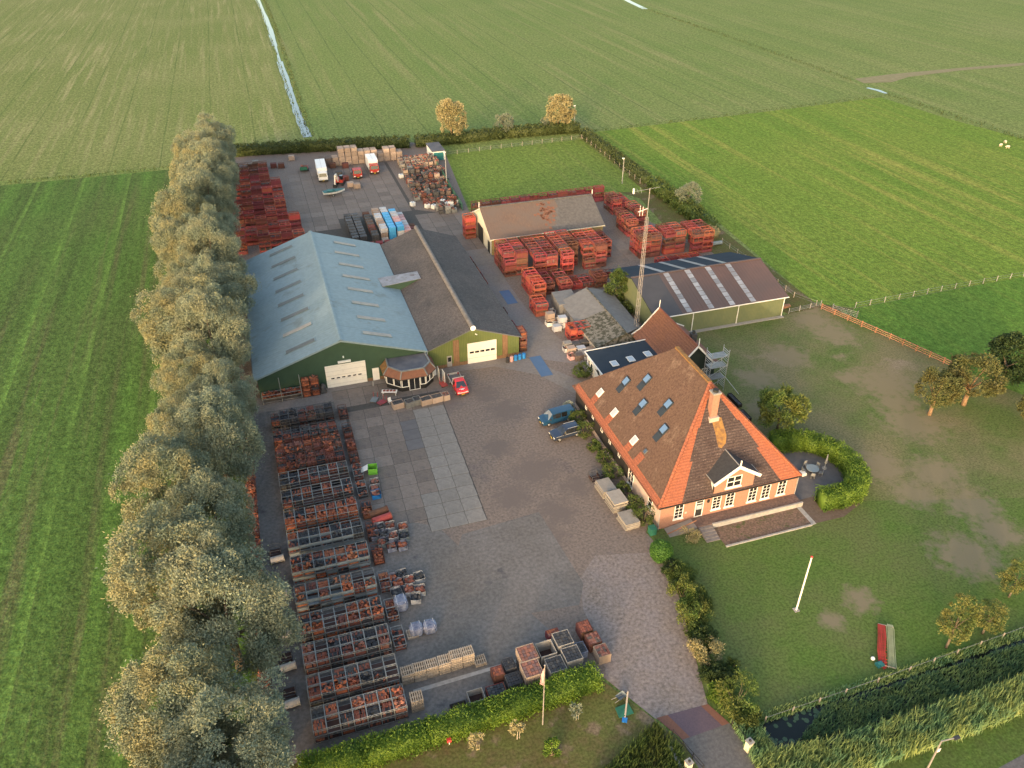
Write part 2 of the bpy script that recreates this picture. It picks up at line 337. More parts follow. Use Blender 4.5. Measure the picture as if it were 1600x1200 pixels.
mat('brown_sheet', (.125, .075, .065), (.10, .064, .058), 0.5, 0.6, c3=(.085, .062, .06), big=0.09, bigf=0.5, wave=('X', 0.5, (.07, .045, .042), 0.3), bump=.2)
mat('roof_light', (.30, .32, .36), (.19, .20, .23), 0.7, 0.35, rnd=.2)
mat('grey_dark_sheet', (.062, .062, .07), (.052, .052, .06), 0.5, 0.65)
mat('asbestos', (.195, .19, .185), (.145, .14, .137), 1.2, 0.9, bump=0.3)
mat('asbestos_moss', (.20, .19, .17), (.115, .105, .085), 1.7, 0.95, bump=0.6, c4=(.055, .055, .04), c4s=1.6, c4t=0.47)
mat('old_tile', (.155, .105, .082), (.105, .075, .065), 1.6, 0.9, bump=0.4, c3=(.12, .095, .085), big=0.25, streak=(3, 0.7, 1))
mat('old_tile_grey', (.12, .115, .115), (.075, .073, .075), 1.8, 0.9, bump=0.4)
mat('old_tile_red', (.20, .095, .062), (.14, .07, .052), 1.8, 0.9, bump=0.4)
mat('cream_wall', (.66, .60, .46), (.58, .53, .41), 0.8, 0.8)
mat('buff_sheet', (.28, .215, .10), (.21, .175, .085), 0.9, 0.75, wave=('X', 0.8, (.14, .11, .055), 0.6))
mat('concrete', (.33, .31, .29), (.25, .235, .22), 1.5, 0.85)
mat('galv', (.27, .275, .27), (.17, .175, .175), 2, 0.55, metal=0.25, rnd=0.22)
mat('galv_dark', (.10, .10, .105), (.065, .065, .07), 2, 0.7, rnd=0.25)
mat('panel_blue', (.21, .25, .27), (.15, .18, .2), 1.3, 0.6, rnd=0.22)
mat('red_steel', (.25, .058, .05), (.16, .044, .042), 1.4, 0.7, rnd=0.3, hue=0.022, c4=(.17, .07, .045), c4s=1.4, c4t=0.56)
mat('red_steel_bright', (.36, .075, .052), (.28, .062, .046), 1.4, 0.6, rnd=0.2, hue=0.02)
mat('rust_steel', (.15, .062, .043), (.095, .045, .035), 1.6, 0.85, rnd=0.3, hue=0.02)
mat('crate_inside', (.055, .032, .03), (.075, .045, .04), 2, 0.95, rnd=0.3)
mat('pallet_wood', (.36, .30, .24), (.27, .225, .18), 2, 0.85, rnd=0.2)
mat('crate_wood', (.36, .275, .22), (.28, .215, .175), 1.6, 0.85, rnd=0.24)
mat('plank_red', (.34, .17, .10), (.26, .13, .08), 1, 0.85)
for i, c in enumerate([(.44, .14, .07), (.31, .105, .07), (.215, .082, .064), (.34, .15, .11), (.055, .058, .068), (.095, .092, .092), (.15, .115, .1), (.42, .165, .085), (.23, .135, .125)]):
    mat('tile%d' % i, c, tuple(x * 0.55 for x in c), 3.0, 0.8)
mat('plastic_blue', (.02, .16, .46), (.03, .20, .5), 1, 0.45); mat('plastic_lime', (.16, .46, .05), (.14, .4, .05), 1, 0.5)
mat('wrap_white', (.46, .46, .48), (.33, .34, .37), 1.5, 0.5, rnd=0.1); mat('wrap_blue', (.05, .27, .55), (.08, .35, .62), 1.5, 0.45, rnd=0.1)
mat('wrap_pink', (.55, .34, .34), (.45, .26, .26), 1.5, 0.6, rnd=0.15); mat('wrap_dark', (.07, .085, .15), (.3, .32, .4), 1.3, 0.25)
mat('car_blue', (.012, .05, .105), (.013, .053, .11), 1, 0.22, spec=0.6); mat('car_navy', (.035, .05, .085), (.035, .05, .085), 1, 0.22, metal=0.3, spec=0.6)
mat('car_red', (.55, .035, .04), (.52, .03, .035), 1, 0.25, spec=0.6); mat('truck_white', (.78, .78, .77), (.72, .72, .71), 1, 0.4)
mat('truck_red', (.42, .05, .035), (.36, .045, .035), 1, 0.35); mat('tyre', (.018, .018, .018), None, 2, 0.9); mat('rim', (.42, .42, .42), None, 2, 0.35, metal=0.6)
mat('headlamp', (.75, .75, .72), None, 2, 0.15); mat('tail_lamp', (.35, .02, .02), None, 2, 0.2); mat('plate_yellow', (.70, .50, .05), None, 2, 0.5); mat('chassis', (.03, .03, .03), None, 2, 0.8)
mat('bed_floor', (.13, .12, .12), (.09, .085, .085), 2, 0.7); mat('aluminium', (.55, .55, .55), (.45, .45, .46), 2, 0.4, metal=0.5)
mat('boat_teal', (.02, .12, .125), (.03, .15, .15), 2, 0.5); mat('boat_white', (.75, .75, .73), None, 2, 0.4); mat('excavator', (.72, .66, .58), (.6, .55, .48), 2, 0.5)
mat('steel_plate_blue', (.055, .105, .20), (.07, .12, .215), 0.8, 0.45)
mat('bark', (.16, .125, .09), (.10, .08, .06), 3, 0.95, bump=0.5); mat('bark_sunlit', (.25, .16, .09), (.17, .11, .07), 3, 0.95, bump=0.5)  # the second bark has the low sun's orange put into its colour
mat('tarp_green', (.02, .11, .075), (.03, .14, .09), 1, 0.7); mat('net_red', (.40, .05, .04), None, 2, 0.8); mat('hose', (.40, .43, .26), None, 2, 0.6)
mat('mesh_green', (.055, .14, .10), (.04, .11, .08), 1, 0.7); mat('post_wood', (.38, .33, .27), (.28, .24, .2), 2, 0.9); mat('mast_steel', (.36, .33, .32), (.28, .26, .25), 2, 0.5, metal=0.3)
mat('flag_red', (.5, .05, .05), None, 2, 0.8); mat('stone_pile', (.30, .275, .245), (.22, .20, .18), 1.4, 0.85, rnd=.2); mat('deck', (.10, .095, .10), (.14, .13, .13), 1, 0.8)
mat('white_tank', (.72, .72, .70), (.62, .62, .6), 1, 0.5); mat('sheep', (.60, .52, .42), None, 3, 0.95); mat('black_plastic', (.03, .03, .035), (.05, .05, .055), 2, 0.6)
mat('clothes', (.03, .035, .05), (.05, .055, .07), 4, 0.9); mat('skin', (.45, .28, .2), None, 3, 0.6)
leafmat('leaf_willow', (.14, .185, .135), (.255, .295, .215), 0.18, (.275, .285, .18))
leafmat('leaf_willow_b', (.125, .165, .115), (.235, .275, .19), 0.18, (.30, .285, .15))
leafmat('leaf_hedge', (.115, .20, .026), (.19, .28, .045), 0.3, (.085, .155, .024))
leafmat('leaf_gold', (.33, .29, .15), (.42, .36, .20), 0.3, (.28, .26, .13))  # sunlit yellow of far trees and border shrub put into the leaf colour
leafmat('leaf_dark', (.03, .055, .02), (.055, .085, .03), 0.25); leafmat('leaf_mid', (.06, .105, .028), (.095, .14, .038), 0.3, (.075, .10, .026))
leafmat('leaf_shrub', (.075, .135, .032), (.125, .185, .048), 0.3, (.155, .175, .045)); leafmat('leaf_apple', (.10, .12, .045), (.15, .16, .06), 0.3, (.125, .12, .045))
leafmat('leaf_silver', (.17, .20, .14), (.24, .26, .19), 0.3); leafmat('leaf_reed', (.19, .27, .10), (.30, .36, .13), 0.3, (.13, .24, .12))
leafmat('leaf_water', (.055, .12, .065), (.10, .18, .085), 0.3, (.13, .20, .08)); leafmat('leaf_laurel', (.05, .13, .025), (.085, .19, .04), 0.25); leafmat('leaf_farhedge', (.055, .08, .028), (.085, .105, .036), 0.25)
leafmat('leaf_birch', (.15, .17, .05), (.24, .23, .075), 0.3, (.10, .14, .04))
leafmat('blossom', (.5, .48, .42), (.35, .38, .25), 0.3)

# ---------------------------------------------------------------- the land
g = MB(); S = 6000
struct('ground', g.box(-S, S, -S, S, -1.2, -0.06), 'grass_far_right')
def sheet(name, pts, m, z, kind='structure', parent=None):
    P = [(p[0], p[1]) for p in pts]
    a = sum(P[i][0] * P[(i + 1) % len(P)][1] - P[(i + 1) % len(P)][0] * P[i][1] for i in range(len(P)))
    if a < 0: P = P[::-1]
    tri = tessellate_polygon([[Vector((x, y, 0)) for x, y in P]]); fs_ = []
    for t in tri:
        A, B, C = (P[i] for i in t); ar = (B[0] - A[0]) * (C[1] - A[1]) - (B[1] - A[1]) * (C[0] - A[0])
        if abs(ar) > 1e-6: fs_.append(t if ar > 0 else t[::-1])
    return struct(name, MB().add([(x, y, z) for x, y in P], fs_), m, parent, kind)
px = lambda *q: [G(*p) for p in q]
sheet('field_far_left', px((-700, 380), (0, 283), (140, 272), (282, 258), (420, 248), (478, 216), (449, 150), (424, 75), (402, 0), (380, -60)) + [(-60, 1600), (-900, 1600), (-900, 280)], 'grass_far_left', -0.035)
sheet('field_far_middle', px((482, 216), (460, 150), (440, 75), (410, 0), (386, -60)) + [(-40, 1600), (160, 1600)] + px((930, -60), (1000, 10), (1130, 55), (1330, 124), (1365, 147), (1200, 170), (920, 204), (520, 240)), 'grass_far_mid', -0.03)
sheet('field_near_left', px((-900, 380), (0, 290), (140, 277), (282, 263)) + [(-10, 222), (-10, 20), (-200, 20), (-500, 100)], 'grass_near_left', -0.03)
sheet('field_paddock', px((694, 242), (908, 218), (1010, 300), (930, 300), (734, 324)), 'grass_paddock', -0.02)
sheet('field_bright', px((922, 207), (1200, 174), (1376, 152), (1480, 185), (1640, 228), (1850, 300)) + [(240, 130)] + px((1650, 425), (1480, 452), (1335, 480), (1275, 474), (1180, 395), (1085, 315), (1000, 262)), 'grass_bright', -0.025)
sheet('field_right_near', px((1335, 482), (1480, 454), (1700, 415), (1900, 520), (1700, 690), (1500, 590), (1330, 500)), 'grass_right_near', -0.018)
sheet('dry_verge', px((935, 290), (1005, 268), (1090, 328), (1180, 400), (1275, 474), (1335, 482), (1240, 495), (1100, 420), (1000, 310)), 'dry_grass', -0.022)
sheet('dirt_track', px((1335, 123), (1390, 116), (1500, 106), (1700, 90), (1700, 94), (1500, 110), (1420, 120), (1395, 128), (1350, 130)), 'dirt_track', -0.012)
sheet('garden_lawn', px((1085, 520), (1225, 492), (1285, 480), (1500, 578), (1720, 665), (1720, 860)) + [(112, 44), (60, 44), (60, 92)], 'lawn', -0.01)
sheet('front_lawn', [(37.8, 62.8), (60, 63.5), (66, 60), (76, 57), (90, 53), (110, 52), (110, 44)] + px((1600, 990), (1400, 1055), (1190, 1125), (1150, 1100), (1055, 880)), 'lawn_front', -0.006)
sheet('roadside_verge', [(-12, 46), (-8, 10), (26, 10), (29, 36), (27, 40), (24, 45.5), (-8, 45.5)], 'dry_grass', -0.012)
sheet('pond_bank', [(33.5, 40.5), (100, 44), (110, 8), (30, 8), (32, 30)], 'verge', -0.014)
# ditches
def strip(name, pts, ws, m, z):
    L_, R_ = [], []
    for i, p in enumerate(pts):
        a = pts[max(0, i - 1)]; b = pts[min(len(pts) - 1, i + 1)]; d = (Vector(b[:2]) - Vector(a[:2])).normalized(); n = Vector((-d.y, d.x)); w_ = ws[i] / 2
        L_.append((p[0] + n.x * w_, p[1] + n.y * w_)); R_.append((p[0] - n.x * w_, p[1] - n.y * w_))
    return sheet(name, L_ + R_[::-1], m, z)
def jitter_line(pts, n, amp):
    out = []
    for i in range(len(pts) - 1):
        for k in range(n):
            t = k / n; p = Vector(pts[i][:2]).lerp(Vector(pts[i + 1][:2]), t); out.append((p.x + random.uniform(-amp, amp), p.y))
    out.append(tuple(pts[-1][:2])); return out
dl = jitter_line(px((481, 214), (470, 190), (459, 160), (449, 130), (437, 96)), 4, 0.15); strip('ditch_water', dl, [2.5 + random.uniform(-.5, .3) for _ in dl], 'water', -0.008)
dl = jitter_line(px((430, 72), (420, 40), (403, 0), (385, -45)), 4, 0.2); strip('ditch_water', dl, [2.4 + random.uniform(-.6, .4) for _ in dl], 'water', -0.008)
strip('ditch_water', px((437, 97), (434, 85), (430, 71)), [1.3, .9, 1.2], 'water', -0.007)
strip('ditch_water', px((1008, 14), (985, 3), (960, -10)), [3, 3.2, 3], 'water', -0.008)
strip('ditch_water', px((1355, 137), (1372, 141), (1385, 146)), [1.6, 2.0, 1.4], 'water', -0.004)
sheet('pond_water', [(34.6, 35.9), (60, 35.9), (110, 36.4), (110, 30.6), (60, 30.6), (42, 31), (34.4, 32), (32.4, 26), (33.2, 34)], 'pond_water', 0.003)
sheet('road', px((1560, 1200), (1600, 1178), (1700, 1140), (1900, 1300), (1500, 1260)), 'asphalt', -0.006)
# yard
yard = sheet('yard', [(-9.2, 45.6), (24.4, 45.6)] + px((945, 1060), (1025, 1124), (1106, 1101), (1060, 935), (1052, 880)) + [(37.8, 63), (60, 92), (66, 108), (88, 108), (88, 136), (78, 172), (45, 173)] + px((698, 245), (690, 228), (640, 222), (365, 246)) + [(-9.2, 200)], 'brick_paving', 0.0)
sheet('driveway_cobbles', px((905, 905), (930, 868), (1040, 862), (1062, 935), (1106, 1101), (1025, 1124), (948, 1062), (938, 1000), (912, 955)), 'cobbles', 0.006)
sheet('yard_grey_paving', [(-9, 46), (23.6, 46), (24, 50.2), (21.5, 52), (16.5, 64), (13.4, 72), (6.4, 76), (5.5, 107), (-9, 107)], 'grey_paving', 0.004)
sheet('yard_grey_patch', px((722, 835), (842, 800), (912, 912), (905, 945), (760, 970), (700, 905)), 'grey_paving', 0.008)
sheet('lane', [(36.5, 107), (45, 94), (42, 92), (37, 101), (31, 105.6), (20.5, 106.3), (20.5, 109)] + [(36, 110), (36.5, 172), (43, 172), (43, 147), (42.3, 136), (42.4, 123), (46, 101)], 'lane_concrete', 0.005)
sheet('barn_apron', [(4, 103.5), (20, 103), (20, 108), (-7, 108), (-7, 104)], 'lane_concrete', 0.009)
# concrete slabs, each its own piece of the yard
def slab_mesh(sx, sy, m, name):
    b = MB(); k = 0.03
    b.prism([(-sx/2+k, -sy/2), (sx/2-k, -sy/2), (sx/2, -sy/2+k), (sx/2, sy/2-k), (sx/2-k, sy/2), (-sx/2+k, sy/2), (-sx/2, sy/2-k), (-sx/2, -sy/2+k)], -0.05, 0.0)
    return b.mesh(name, m)
SLAB = {(k, m): slab_mesh(*k, m, 'slab_%s' % m) for k in ((2.34, 2.34), (2.62, 2.62), (2.8, 2.8)) for m in ('slab', 'slab_pale', 'slab_dark')}
def slab(u, v, z, k, m):
    o = bpy.data.objects.new('concrete_slab', SLAB[(k, m)]); COL.objects.link(o); o.parent = yard; o.location = (u, v, z + random.uniform(0, .01)); o.rotation_euler = (random.uniform(-.002, .002), random.uniform(-.002, .002), random.uniform(-.004, .004))
sheet('yard_joint_bed', [(6.2, 168), (20, 151.5), (43, 151.5), (43, 171), (33, 178), (33, 215), (6.2, 215)], 'joint', 0.008)
sheet('yard_joint_bed', [(5.6, 73.6), (12.3, 73.6), (12.4, 71.2), (19.7, 71.2), (20.6, 101.3), (20.6, 106.3), (4.4, 106.3), (5.6, 101)], 'joint', 0.0095)
for j in range(23):                                   # back yard
    for i in range(13):
        u = 7.6 + i * 2.9; v = 152.9 + j * 2.9
        if (16 < u < 31 and 158 < v < 177) or (u > 33.5 and v > 175) or v > 214 or (v < 171 and u < 22) or (v < 160 and u < 30): continue
        slab(u, v, 0.022, (2.8, 2.8), 'slab')
for j in range(12):                                   # in front of the barns
    v = 72.4 + j * 2.4; uR = 19.6 + .03 * (v - 72)
    for k in range(6):
        u = uR - 1.2 - 2.4 * k
        if u < 6.2 or (j == 0 and k > 2): continue
        slab(u, v, 0.022, (2.34, 2.34), 'slab_dark' if (k == 2 and 7 <= j <= 9) else 'slab_pale' if (k < 2 or (k == 2 and j < 3)) and j < 11 else 'slab')
for i in range(7):
    for j in range(2): slab(5.6 + i * 2.4 - (0 if j else .0), 102.6 + j * 2.4, 0.024, (2.34, 2.34), 'slab')
for j in range(4):
    for i in range(3): slab(65.6 + i * 2.68, 137.6 + j * 2.68, 0.022, (2.62, 2.62), 'slab')
# bridge to the road
bp = [G(1025, 1122), G(1106, 1100), G(1140, 1130), G(1066, 1156)]
sheet('bridge_brick_band', bp, 'red_brick_paving', 0.012)
def lerp2(a, b, t): return a.lerp(b, t)
sheet('bridge_purple_band', [lerp2(bp[0], bp[1], .22), lerp2(bp[0], bp[1], .86), lerp2(bp[3], bp[2], .84), lerp2(bp[3], bp[2], .16)], 'purple_brick', 0.018)
sheet('driveway_asphalt', [G(1066, 1156), G(1140, 1130), G(1200, 1215), G(1260, 1300), G(1150, 1300), G(1100, 1215)], 'asphalt', 0.012)
sheet('white_strip', [G(645, 1078), G(835, 1022), G(836, 1027), G(647, 1084)], 'kerb_stone', 0.016)
# garden beds, terrace, patio
sheet('flower_bed', [(46, 57.9), (58.4, 57.9), (59.2, 61.3), (46, 61.3)], 'mixed_bed', 0.03)
sheet('hedge_bed', [(58.4, 57.9), (63, 57.8), (66.6, 59.2), (69.2, 61.8), (70, 65), (69, 69), (59, 69), (59.2, 61.3)], 'soil', 0.026)
sheet('patio', [(59.1, 62.2), (68.4, 62.5), (69.2, 67), (67.5, 72), (62, 74), (62.4, 92), (59.1, 92)], 'deck', 0.03)

# ---------------------------------------------------------------- building helpers
def opening(parent, name, o, ux, n, w_, h_, nx, ny, frame='white_paint', glass='pane_dark', fw=0.09, sill=True, mw=0.05):
    """window: o = lower left corner on the wall face, ux = unit vector along the wall, n = outward normal"""
    o, ux, n = Vector(o), Vector(ux), Vector(n); up = n.cross(ux); up = up if up.z > 0 else -up
    def slabq(b, x0, x1, z0, z1, d0, d1):
        P = [o + ux * x + up * z + n * d for d in (d0, d1) for x, z in ((x0, z0), (x1, z0), (x1, z1), (x0, z1))]
        b.add(P, [(0, 1, 2, 3), (7, 6, 5, 4), (0, 4, 5, 1), (1, 5, 6, 2), (2, 6, 7, 3), (3, 7, 4, 0)])
    f = MB(); d = 0.05
    slabq(f, 0, w_, h_ - fw, h_, 0.003, d); slabq(f, 0, w_, 0, fw, 0.003, d); slabq(f, 0, fw, fw, h_ - fw, 0.003, d); slabq(f, w_ - fw, w_, fw, h_ - fw, 0.003, d)
    wo = f.build(name, frame, parent)
    pw, ph = (w_ - 2 * fw) / nx, (h_ - 2 * fw) / ny
    if nx > 1 or ny > 1:
        mu = MB()
        for i in range(1, nx): slabq(mu, fw + pw * i - mw / 2, fw + pw * i + mw / 2, fw, h_ - fw, 0.012, d - 0.004)
        for j in range(1, ny): slabq(mu, fw, w_ - fw, fw + ph * j - mw / 2, fw + ph * j + mw / 2, 0.014, d - 0.006)
        mu.build('muntin', frame, wo)
    g_ = MB(); slabq(g_, fw, w_ - fw, fw, h_ - fw, 0.002, 0.01); g_.build('pane', glass, wo)
    if sill:
        s_ = MB(); slabq(s_, -0.12, w_ + 0.12, -0.16, -0.004, 0.003, 0.14); s_.build('sill', frame, wo)
    return wo
def skylight(parent, c, ux, n, w_, l_, glass='pane_sky', frame='gutter', lift=0.09, name='roof_window'):
    """roof window centred at c on a slope; ux along the ridge, n the slope's normal"""
    c, ux, n = Vector(c), Vector(ux), Vector(n); up = n.cross(ux)
    M4 = Matrix((ux, up, n)).transposed().to_4x4(); M4.translation = c + n * lift / 2
    o = MB().mbox(M4, w_, l_, lift).build(name, frame, parent)
    M4.translation = c + n * (lift + 0.012)
    MB().mbox(M4, w_ * (.8 if name != 'roof_light' else .95), l_ * (.82 if name != 'roof_light' else .94), 0.02).build('pane', glass, o)
    return o
def gable_walls(b, u0, u1, v0, v1, ze, ur, zr, m=0):
    """ridge along v"""
    b.add([(u0, v0, 0), (u1, v0, 0), (u1, v0, ze), (ur, v0, zr), (u0, v0, ze), (u0, v1, 0), (u1, v1, 0), (u1, v1, ze), (ur, v1, zr), (u0, v1, ze)],
          [(0, 1, 2, 3, 4), (9, 8, 7, 6, 5), (1, 6, 7, 2), (0, 4, 9, 5)], m)

# ---------------------------------------------------------------- blue-roofed barn
F = 107.6
bb = thing('barn', 'large green barn with pale blue sheet roof and cream roller door', 'barn', (7, 129, 0))
b = MB(); gable_walls(b, -6.2, 20.15, F, 151, 3.9, 6.95, 8.25); b.build('wall', 'green_sheet', bb)
rp = dict(l0=(-6.7, 3.85), r=(6.95, 8.45), l1=(20.3, 4.05))
nsh = 9; dv = 44.3 / nsh
for side in (0, 1):
    for k in range(nsh):
        v0 = F - 0.4 + k * dv; v1 = v0 + dv - 0.012; lift = 0.012 * (k % 2)
        a, c_ = (rp['l0'], rp['r']) if side == 0 else (rp['r'], rp['l1'])
        MB().sheet([(a[0], v0, a[1] + lift), (c_[0], v0, c_[1] + lift), (c_[0], v1, c_[1] + lift), (a[0], v1, a[1] + lift)], 0.08).build('roof_sheet', 'blue_roof', bb)
b = MB(); b.sheet([(6.6, F - .45, 8.47), (6.95, F - .45, 8.6), (6.95, F + 44, 8.6), (6.6, F + 44, 8.47)], .04); b.sheet([(6.95, F - .45, 8.6), (7.3, F - .45, 8.47), (7.3, F + 44, 8.47), (6.95, F + 44, 8.6)], .04)
b.build('ridge_cap', 'blue_roof', bb)
nl = Vector((-(rp['r'][1] - rp['l0'][1]), 0, rp['r'][0] - rp['l0'][0])).normalized(); nr = Vector((rp['r'][1] - rp['l1'][1], 0, rp['l1'][0] - rp['r'][0])).normalized()
for (x, y, X, Y) in [(193, 192, 312, 140), (203, 252, 327, 193), (212, 312, 340, 254), (222, 377, 356, 314), (235, 446, 370, 381), (249, 517, 393, 450), (260, 598, 408, 524), (274, 680, 425, 606)]:
    a = PL(360 + x / 3.2, 340 + y / 3.2, (6.95, F, 8.5), nl); c_ = PL(360 + X / 3.2, 340 + Y / 3.2, (6.95, F, 8.5), nl)
    v = (a.y + c_.y) / 2; skylight(bb, (a.lerp(c_, .5).x, v, a.lerp(c_, .5).z), (0, 1, 0), nl, 0.95, abs(c_.x - a.x) * 1.05, 'skylight_pale' if y == 598 else 'skylight_dark', 'blue_roof', 0.06, 'roof_light')
for (x, y, X, Y) in [(514, 120, 628, 142), (517, 168, 648, 194), (540, 228, 668, 250), (557, 288, 700, 310), (582, 350, 716, 374), (604, 420, 746, 443), (629, 492, 778, 517), (656, 570, 810, 596)]:
    a = PL(360 + x / 3.2, 340 + y / 3.2, (6.95, F, 8.5), nr); c_ = PL(360 + X / 3.2, 340 + Y / 3.2, (6.95, F, 8.5), nr)
    skylight(bb, (a.lerp(c_, .5).x, (a.y + c_.y) / 2, a.lerp(c_, .5).z), (0, 1, 0), nr, 0.95, abs(c_.x - a.x) * 1.05, 'skylight_pale', 'blue_roof', 0.06, 'roof_light')
b = MB(); b.box(4.0, 10.3, F - .10, F - .003, 0.02, 4.0); dr = b.build('roller_door', 'cream_door', bb)
for k in range(6): MB().box(4.75 + k * .85, 5.25 + k * .85, F - .125, F - .101, 1.55, 1.75).build('pane', 'pane_dark', dr)
for k in range(5): MB().box(4.0, 10.3, F - .112, F - .101, .8 * k + .55, .8 * k + .57).build('door_seam', 'concrete', dr)
MB().box(11.25, 12.3, F - .09, F - .003, .03, 2.25).build('side_door', 'white_paint', bb)
for q in ((10.35, 11.2), (12.35, 20.1)): MB().box(q[0], q[1], F - .05, F - .003, 0, .55).build('plinth', 'rust_sheet', bb)
MB().box(6.1, 8.1, F - .35, F - .003, 4.35, 4.6).build('door_lamp_box', 'white_paint', bb)
MB().box(6.95, 7.15, F - .3, F - .003, 5.2, 5.4).build('wall_lamp', 'white_paint', bb)
MB().bar((-6.75, F - .45, 3.72), (-6.75, 151.4, 3.72), .16).build('gutter', 'gutter', bb)
MB().sheet([(-6.7, F - .42, 3.78), (6.95, F - .42, 8.38), (6.95, F - .42, 8.18), (-6.7, F - .42, 3.58)], .04).sheet([(6.95, F - .42, 8.38), (20.3, F - .42, 3.98), (20.3, F - .42, 3.78), (6.95, F - .42, 8.18)], .04).build('verge_board', 'blue_roof', bb)
# ---------------------------------------------------------------- dark-roofed barn
db = thing('barn', 'olive green barn with dark fibre cement roof and ridge tube', 'barn', (28, 129, 0))
b = MB(); gable_walls(b, 20.45, 35.9, F + .15, 150.8, 3.75, 27.95, 6.6); b.build('wall', 'olive_sheet', db)
for q in ((20.5, 27), (32, 35.85)): MB().box(q[0], q[1], F + .08, F + .147, 0, .6).build('plinth', 'rust_sheet', db)
MB().sheet([(20.35, F - .2, 3.95), (27.95, F - .2, 6.75), (27.95, 151.1, 6.75), (20.35, 151.1, 3.95)], .1).build('roof_slope', 'dark_roof', db)
MB().sheet([(27.95, F - .2, 6.75), (36.3, F - .2, 3.75), (36.3, 151.1, 3.75), (27.95, 151.1, 6.75)], .1).build('roof_slope', 'dark_roof', db)
b = MB(); k = 26
for i in range(k): b.tube((27.95, F - .3 + i * 43.8 / k, 6.85), (27.95, F - .3 + (i + 1) * 43.8 / k - .03, 6.85), .42, .42, 12, 0, False)
b.build('ridge_tube', 'ridge_tube', db, True); MB().tube((27.95, F - .36, 6.85), (27.95, F - .31, 6.85), .46, .46, 12).build('ridge_end_cap', 'white_paint', db)
b = MB(); b.box(27.0, 31.95, F + .03, F + .147, .02, 3.85); dr = b.build('roller_door', 'cream_door', db)
for k in range(5): MB().box(27.35 + k * .9, 28.05 + k * .9, F + .005, F + .029, 1.95, 2.3).build('pane', 'pane_dark', dr)
MB().box(27.1, 31.9, F + .015, F + .029, 1.0, 1.03).build('door_seam', 'concrete', dr)
MB().box(23.5, 24.3, F + .03, F + .147, .1, 2.1).build('side_door', 'concrete', db); MB().box(23.62, 24.18, F + .01, F + .03, 1.1, 1.9).build('pane', 'pane_dark', db)
for q in ((24.6, 25.6, 4.9), (33.0, 33.9, 4.55)): MB().box(q[0], q[1], F + .05, F + .147, .65, q[2]).build('rust_strip', 'rust_sheet', db)
MB().bar((20.33, F - .25, 3.8), (20.33, 151, 3.95), .2, .14).build('valley_gutter', 'chassis', db)
MB().sheet([(27.95, F - .22, 6.72), (36.3, F - .22, 3.72), (36.3, F - .22, 3.55), (27.95, F - .22, 6.55)], .04).sheet([(20.35, F - .22, 3.9), (27.95, F - .22, 6.72), (27.95, F - .22, 6.55), (20.35, F - .22, 3.73)], .04).build('verge_board', 'gutter', db)
MB().bar((28.3, F - .25, 5.7), (28.6, F - .25, 5.5), .12).build('wall_lamp', 'white_paint', db)
MB().tube((20.3, F - .06, 0), (20.3, F - .06, 3.8), .06).build('downpipe', 'white_paint', db)
# box between the two roofs
rb = thing('roof_box', 'flat-topped green box straddling the valley between blue and dark roofs', 'roof box', (20.6, 132, 4.2))
MB().add([(17.3, 129.9, 5.15), (24.2, 130.4, 5.45), (24.2, 133.3, 5.45), (17.0, 133.3, 5.15), (20.3, 129.9, 3.9), (20.3, 133.3, 3.9)], [(0, 1, 4), (2, 3, 5), (0, 4, 5, 3), (1, 2, 5, 4)]).build('side_panel', 'green_sheet', rb)
MB().sheet([(17.2, 129.75, 5.22), (24.35, 130.25, 5.52), (24.35, 133.45, 5.52), (16.9, 133.45, 5.22)], .06).build('lid', 'lead_flat', rb)

# ---------------------------------------------------------------- showroom pavilion
pv = thing('pavilion', 'glazed showroom pavilion with red tiled mansard against the barn', 'pavilion', (17, 105, 0))
base = [(13.0, 107.4), (13.0, 104.9), (15.0, 102.9), (18.9, 102.9), (20.4, 104.4), (20.4, 107.4)]
def offset(poly, d):
    c0 = Vector((16.7, 107.4)); return [(p[0] + (Vector(p) - c0).normalized().x * d, p[1] + min(0, (Vector(p) - c0).normalized().y * d)) for p in poly]
MB().prism(base, 0, .75).build('plinth', 'black_board', pv); MB().prism(offset(base, -.25), .75, 2.5).build('inner_wall', 'chassis', pv)
for k in range(5):
    a, c_ = Vector((*base[k], 0)), Vector((*base[k + 1], 0)); d = (c_ - a); L_ = d.length; d.normalize(); n = Vector((d.y, -d.x, 0)); n = n if n.dot(a - Vector((16.7, 107.4, 0))) > 0 else -n
    if k == 2:
        opening(pv, 'window', a + d * .05 + Vector((0, 0, .8)), d, n, 1.1, 1.6, 1, 1, sill=False, fw=.1)
        opening(pv, 'entrance_door', a + d * 1.2 + Vector((0, 0, .05)), d, n, 1.75, 2.4, 2, 1, sill=False, fw=.08, mw=.06)
        opening(pv, 'window', a + d * 3.0 + Vector((0, 0, .8)), d, n, .85, 1.6, 1, 1, sill=False, fw=.1)
    else:
        m_ = max(1, round(L_ / 1.2))
        for i in range(m_): opening(pv, 'window', a + d * (i * L_ / m_ + .03) + Vector((0, 0, .8)), d, n, L_ / m_ - .06, 1.6, 1, 1, sill=False, fw=.1)
lo = offset(base, .55); hi = offset(base, -.55)
for k in range(5):
    MB().sheet([(*lo[k], 2.55), (*lo[k + 1], 2.55), (*hi[k + 1], 3.75), (*hi[k], 3.75)], .1).build('mansard_slope', 'old_tile_red' if k > 0 else 'lichen', pv)
MB().prism(lo, 2.42, 2.54).build('soffit', 'black_board', pv)
top = [(hi[0][0], 107.4), hi[1], hi[2], hi[3], hi[4], (hi[5][0], 107.4)]
MB().prism(top, 3.6, 3.7).build('flat_roof', 'felt', pv)
b = MB()
for k in range(5): b.bar((*top[k], 3.8), (*top[k + 1], 3.8), .22, .2)
for k in range(1, 5): b.bar((*lo[k], 2.62), (*hi[k], 3.82), .16, .14)
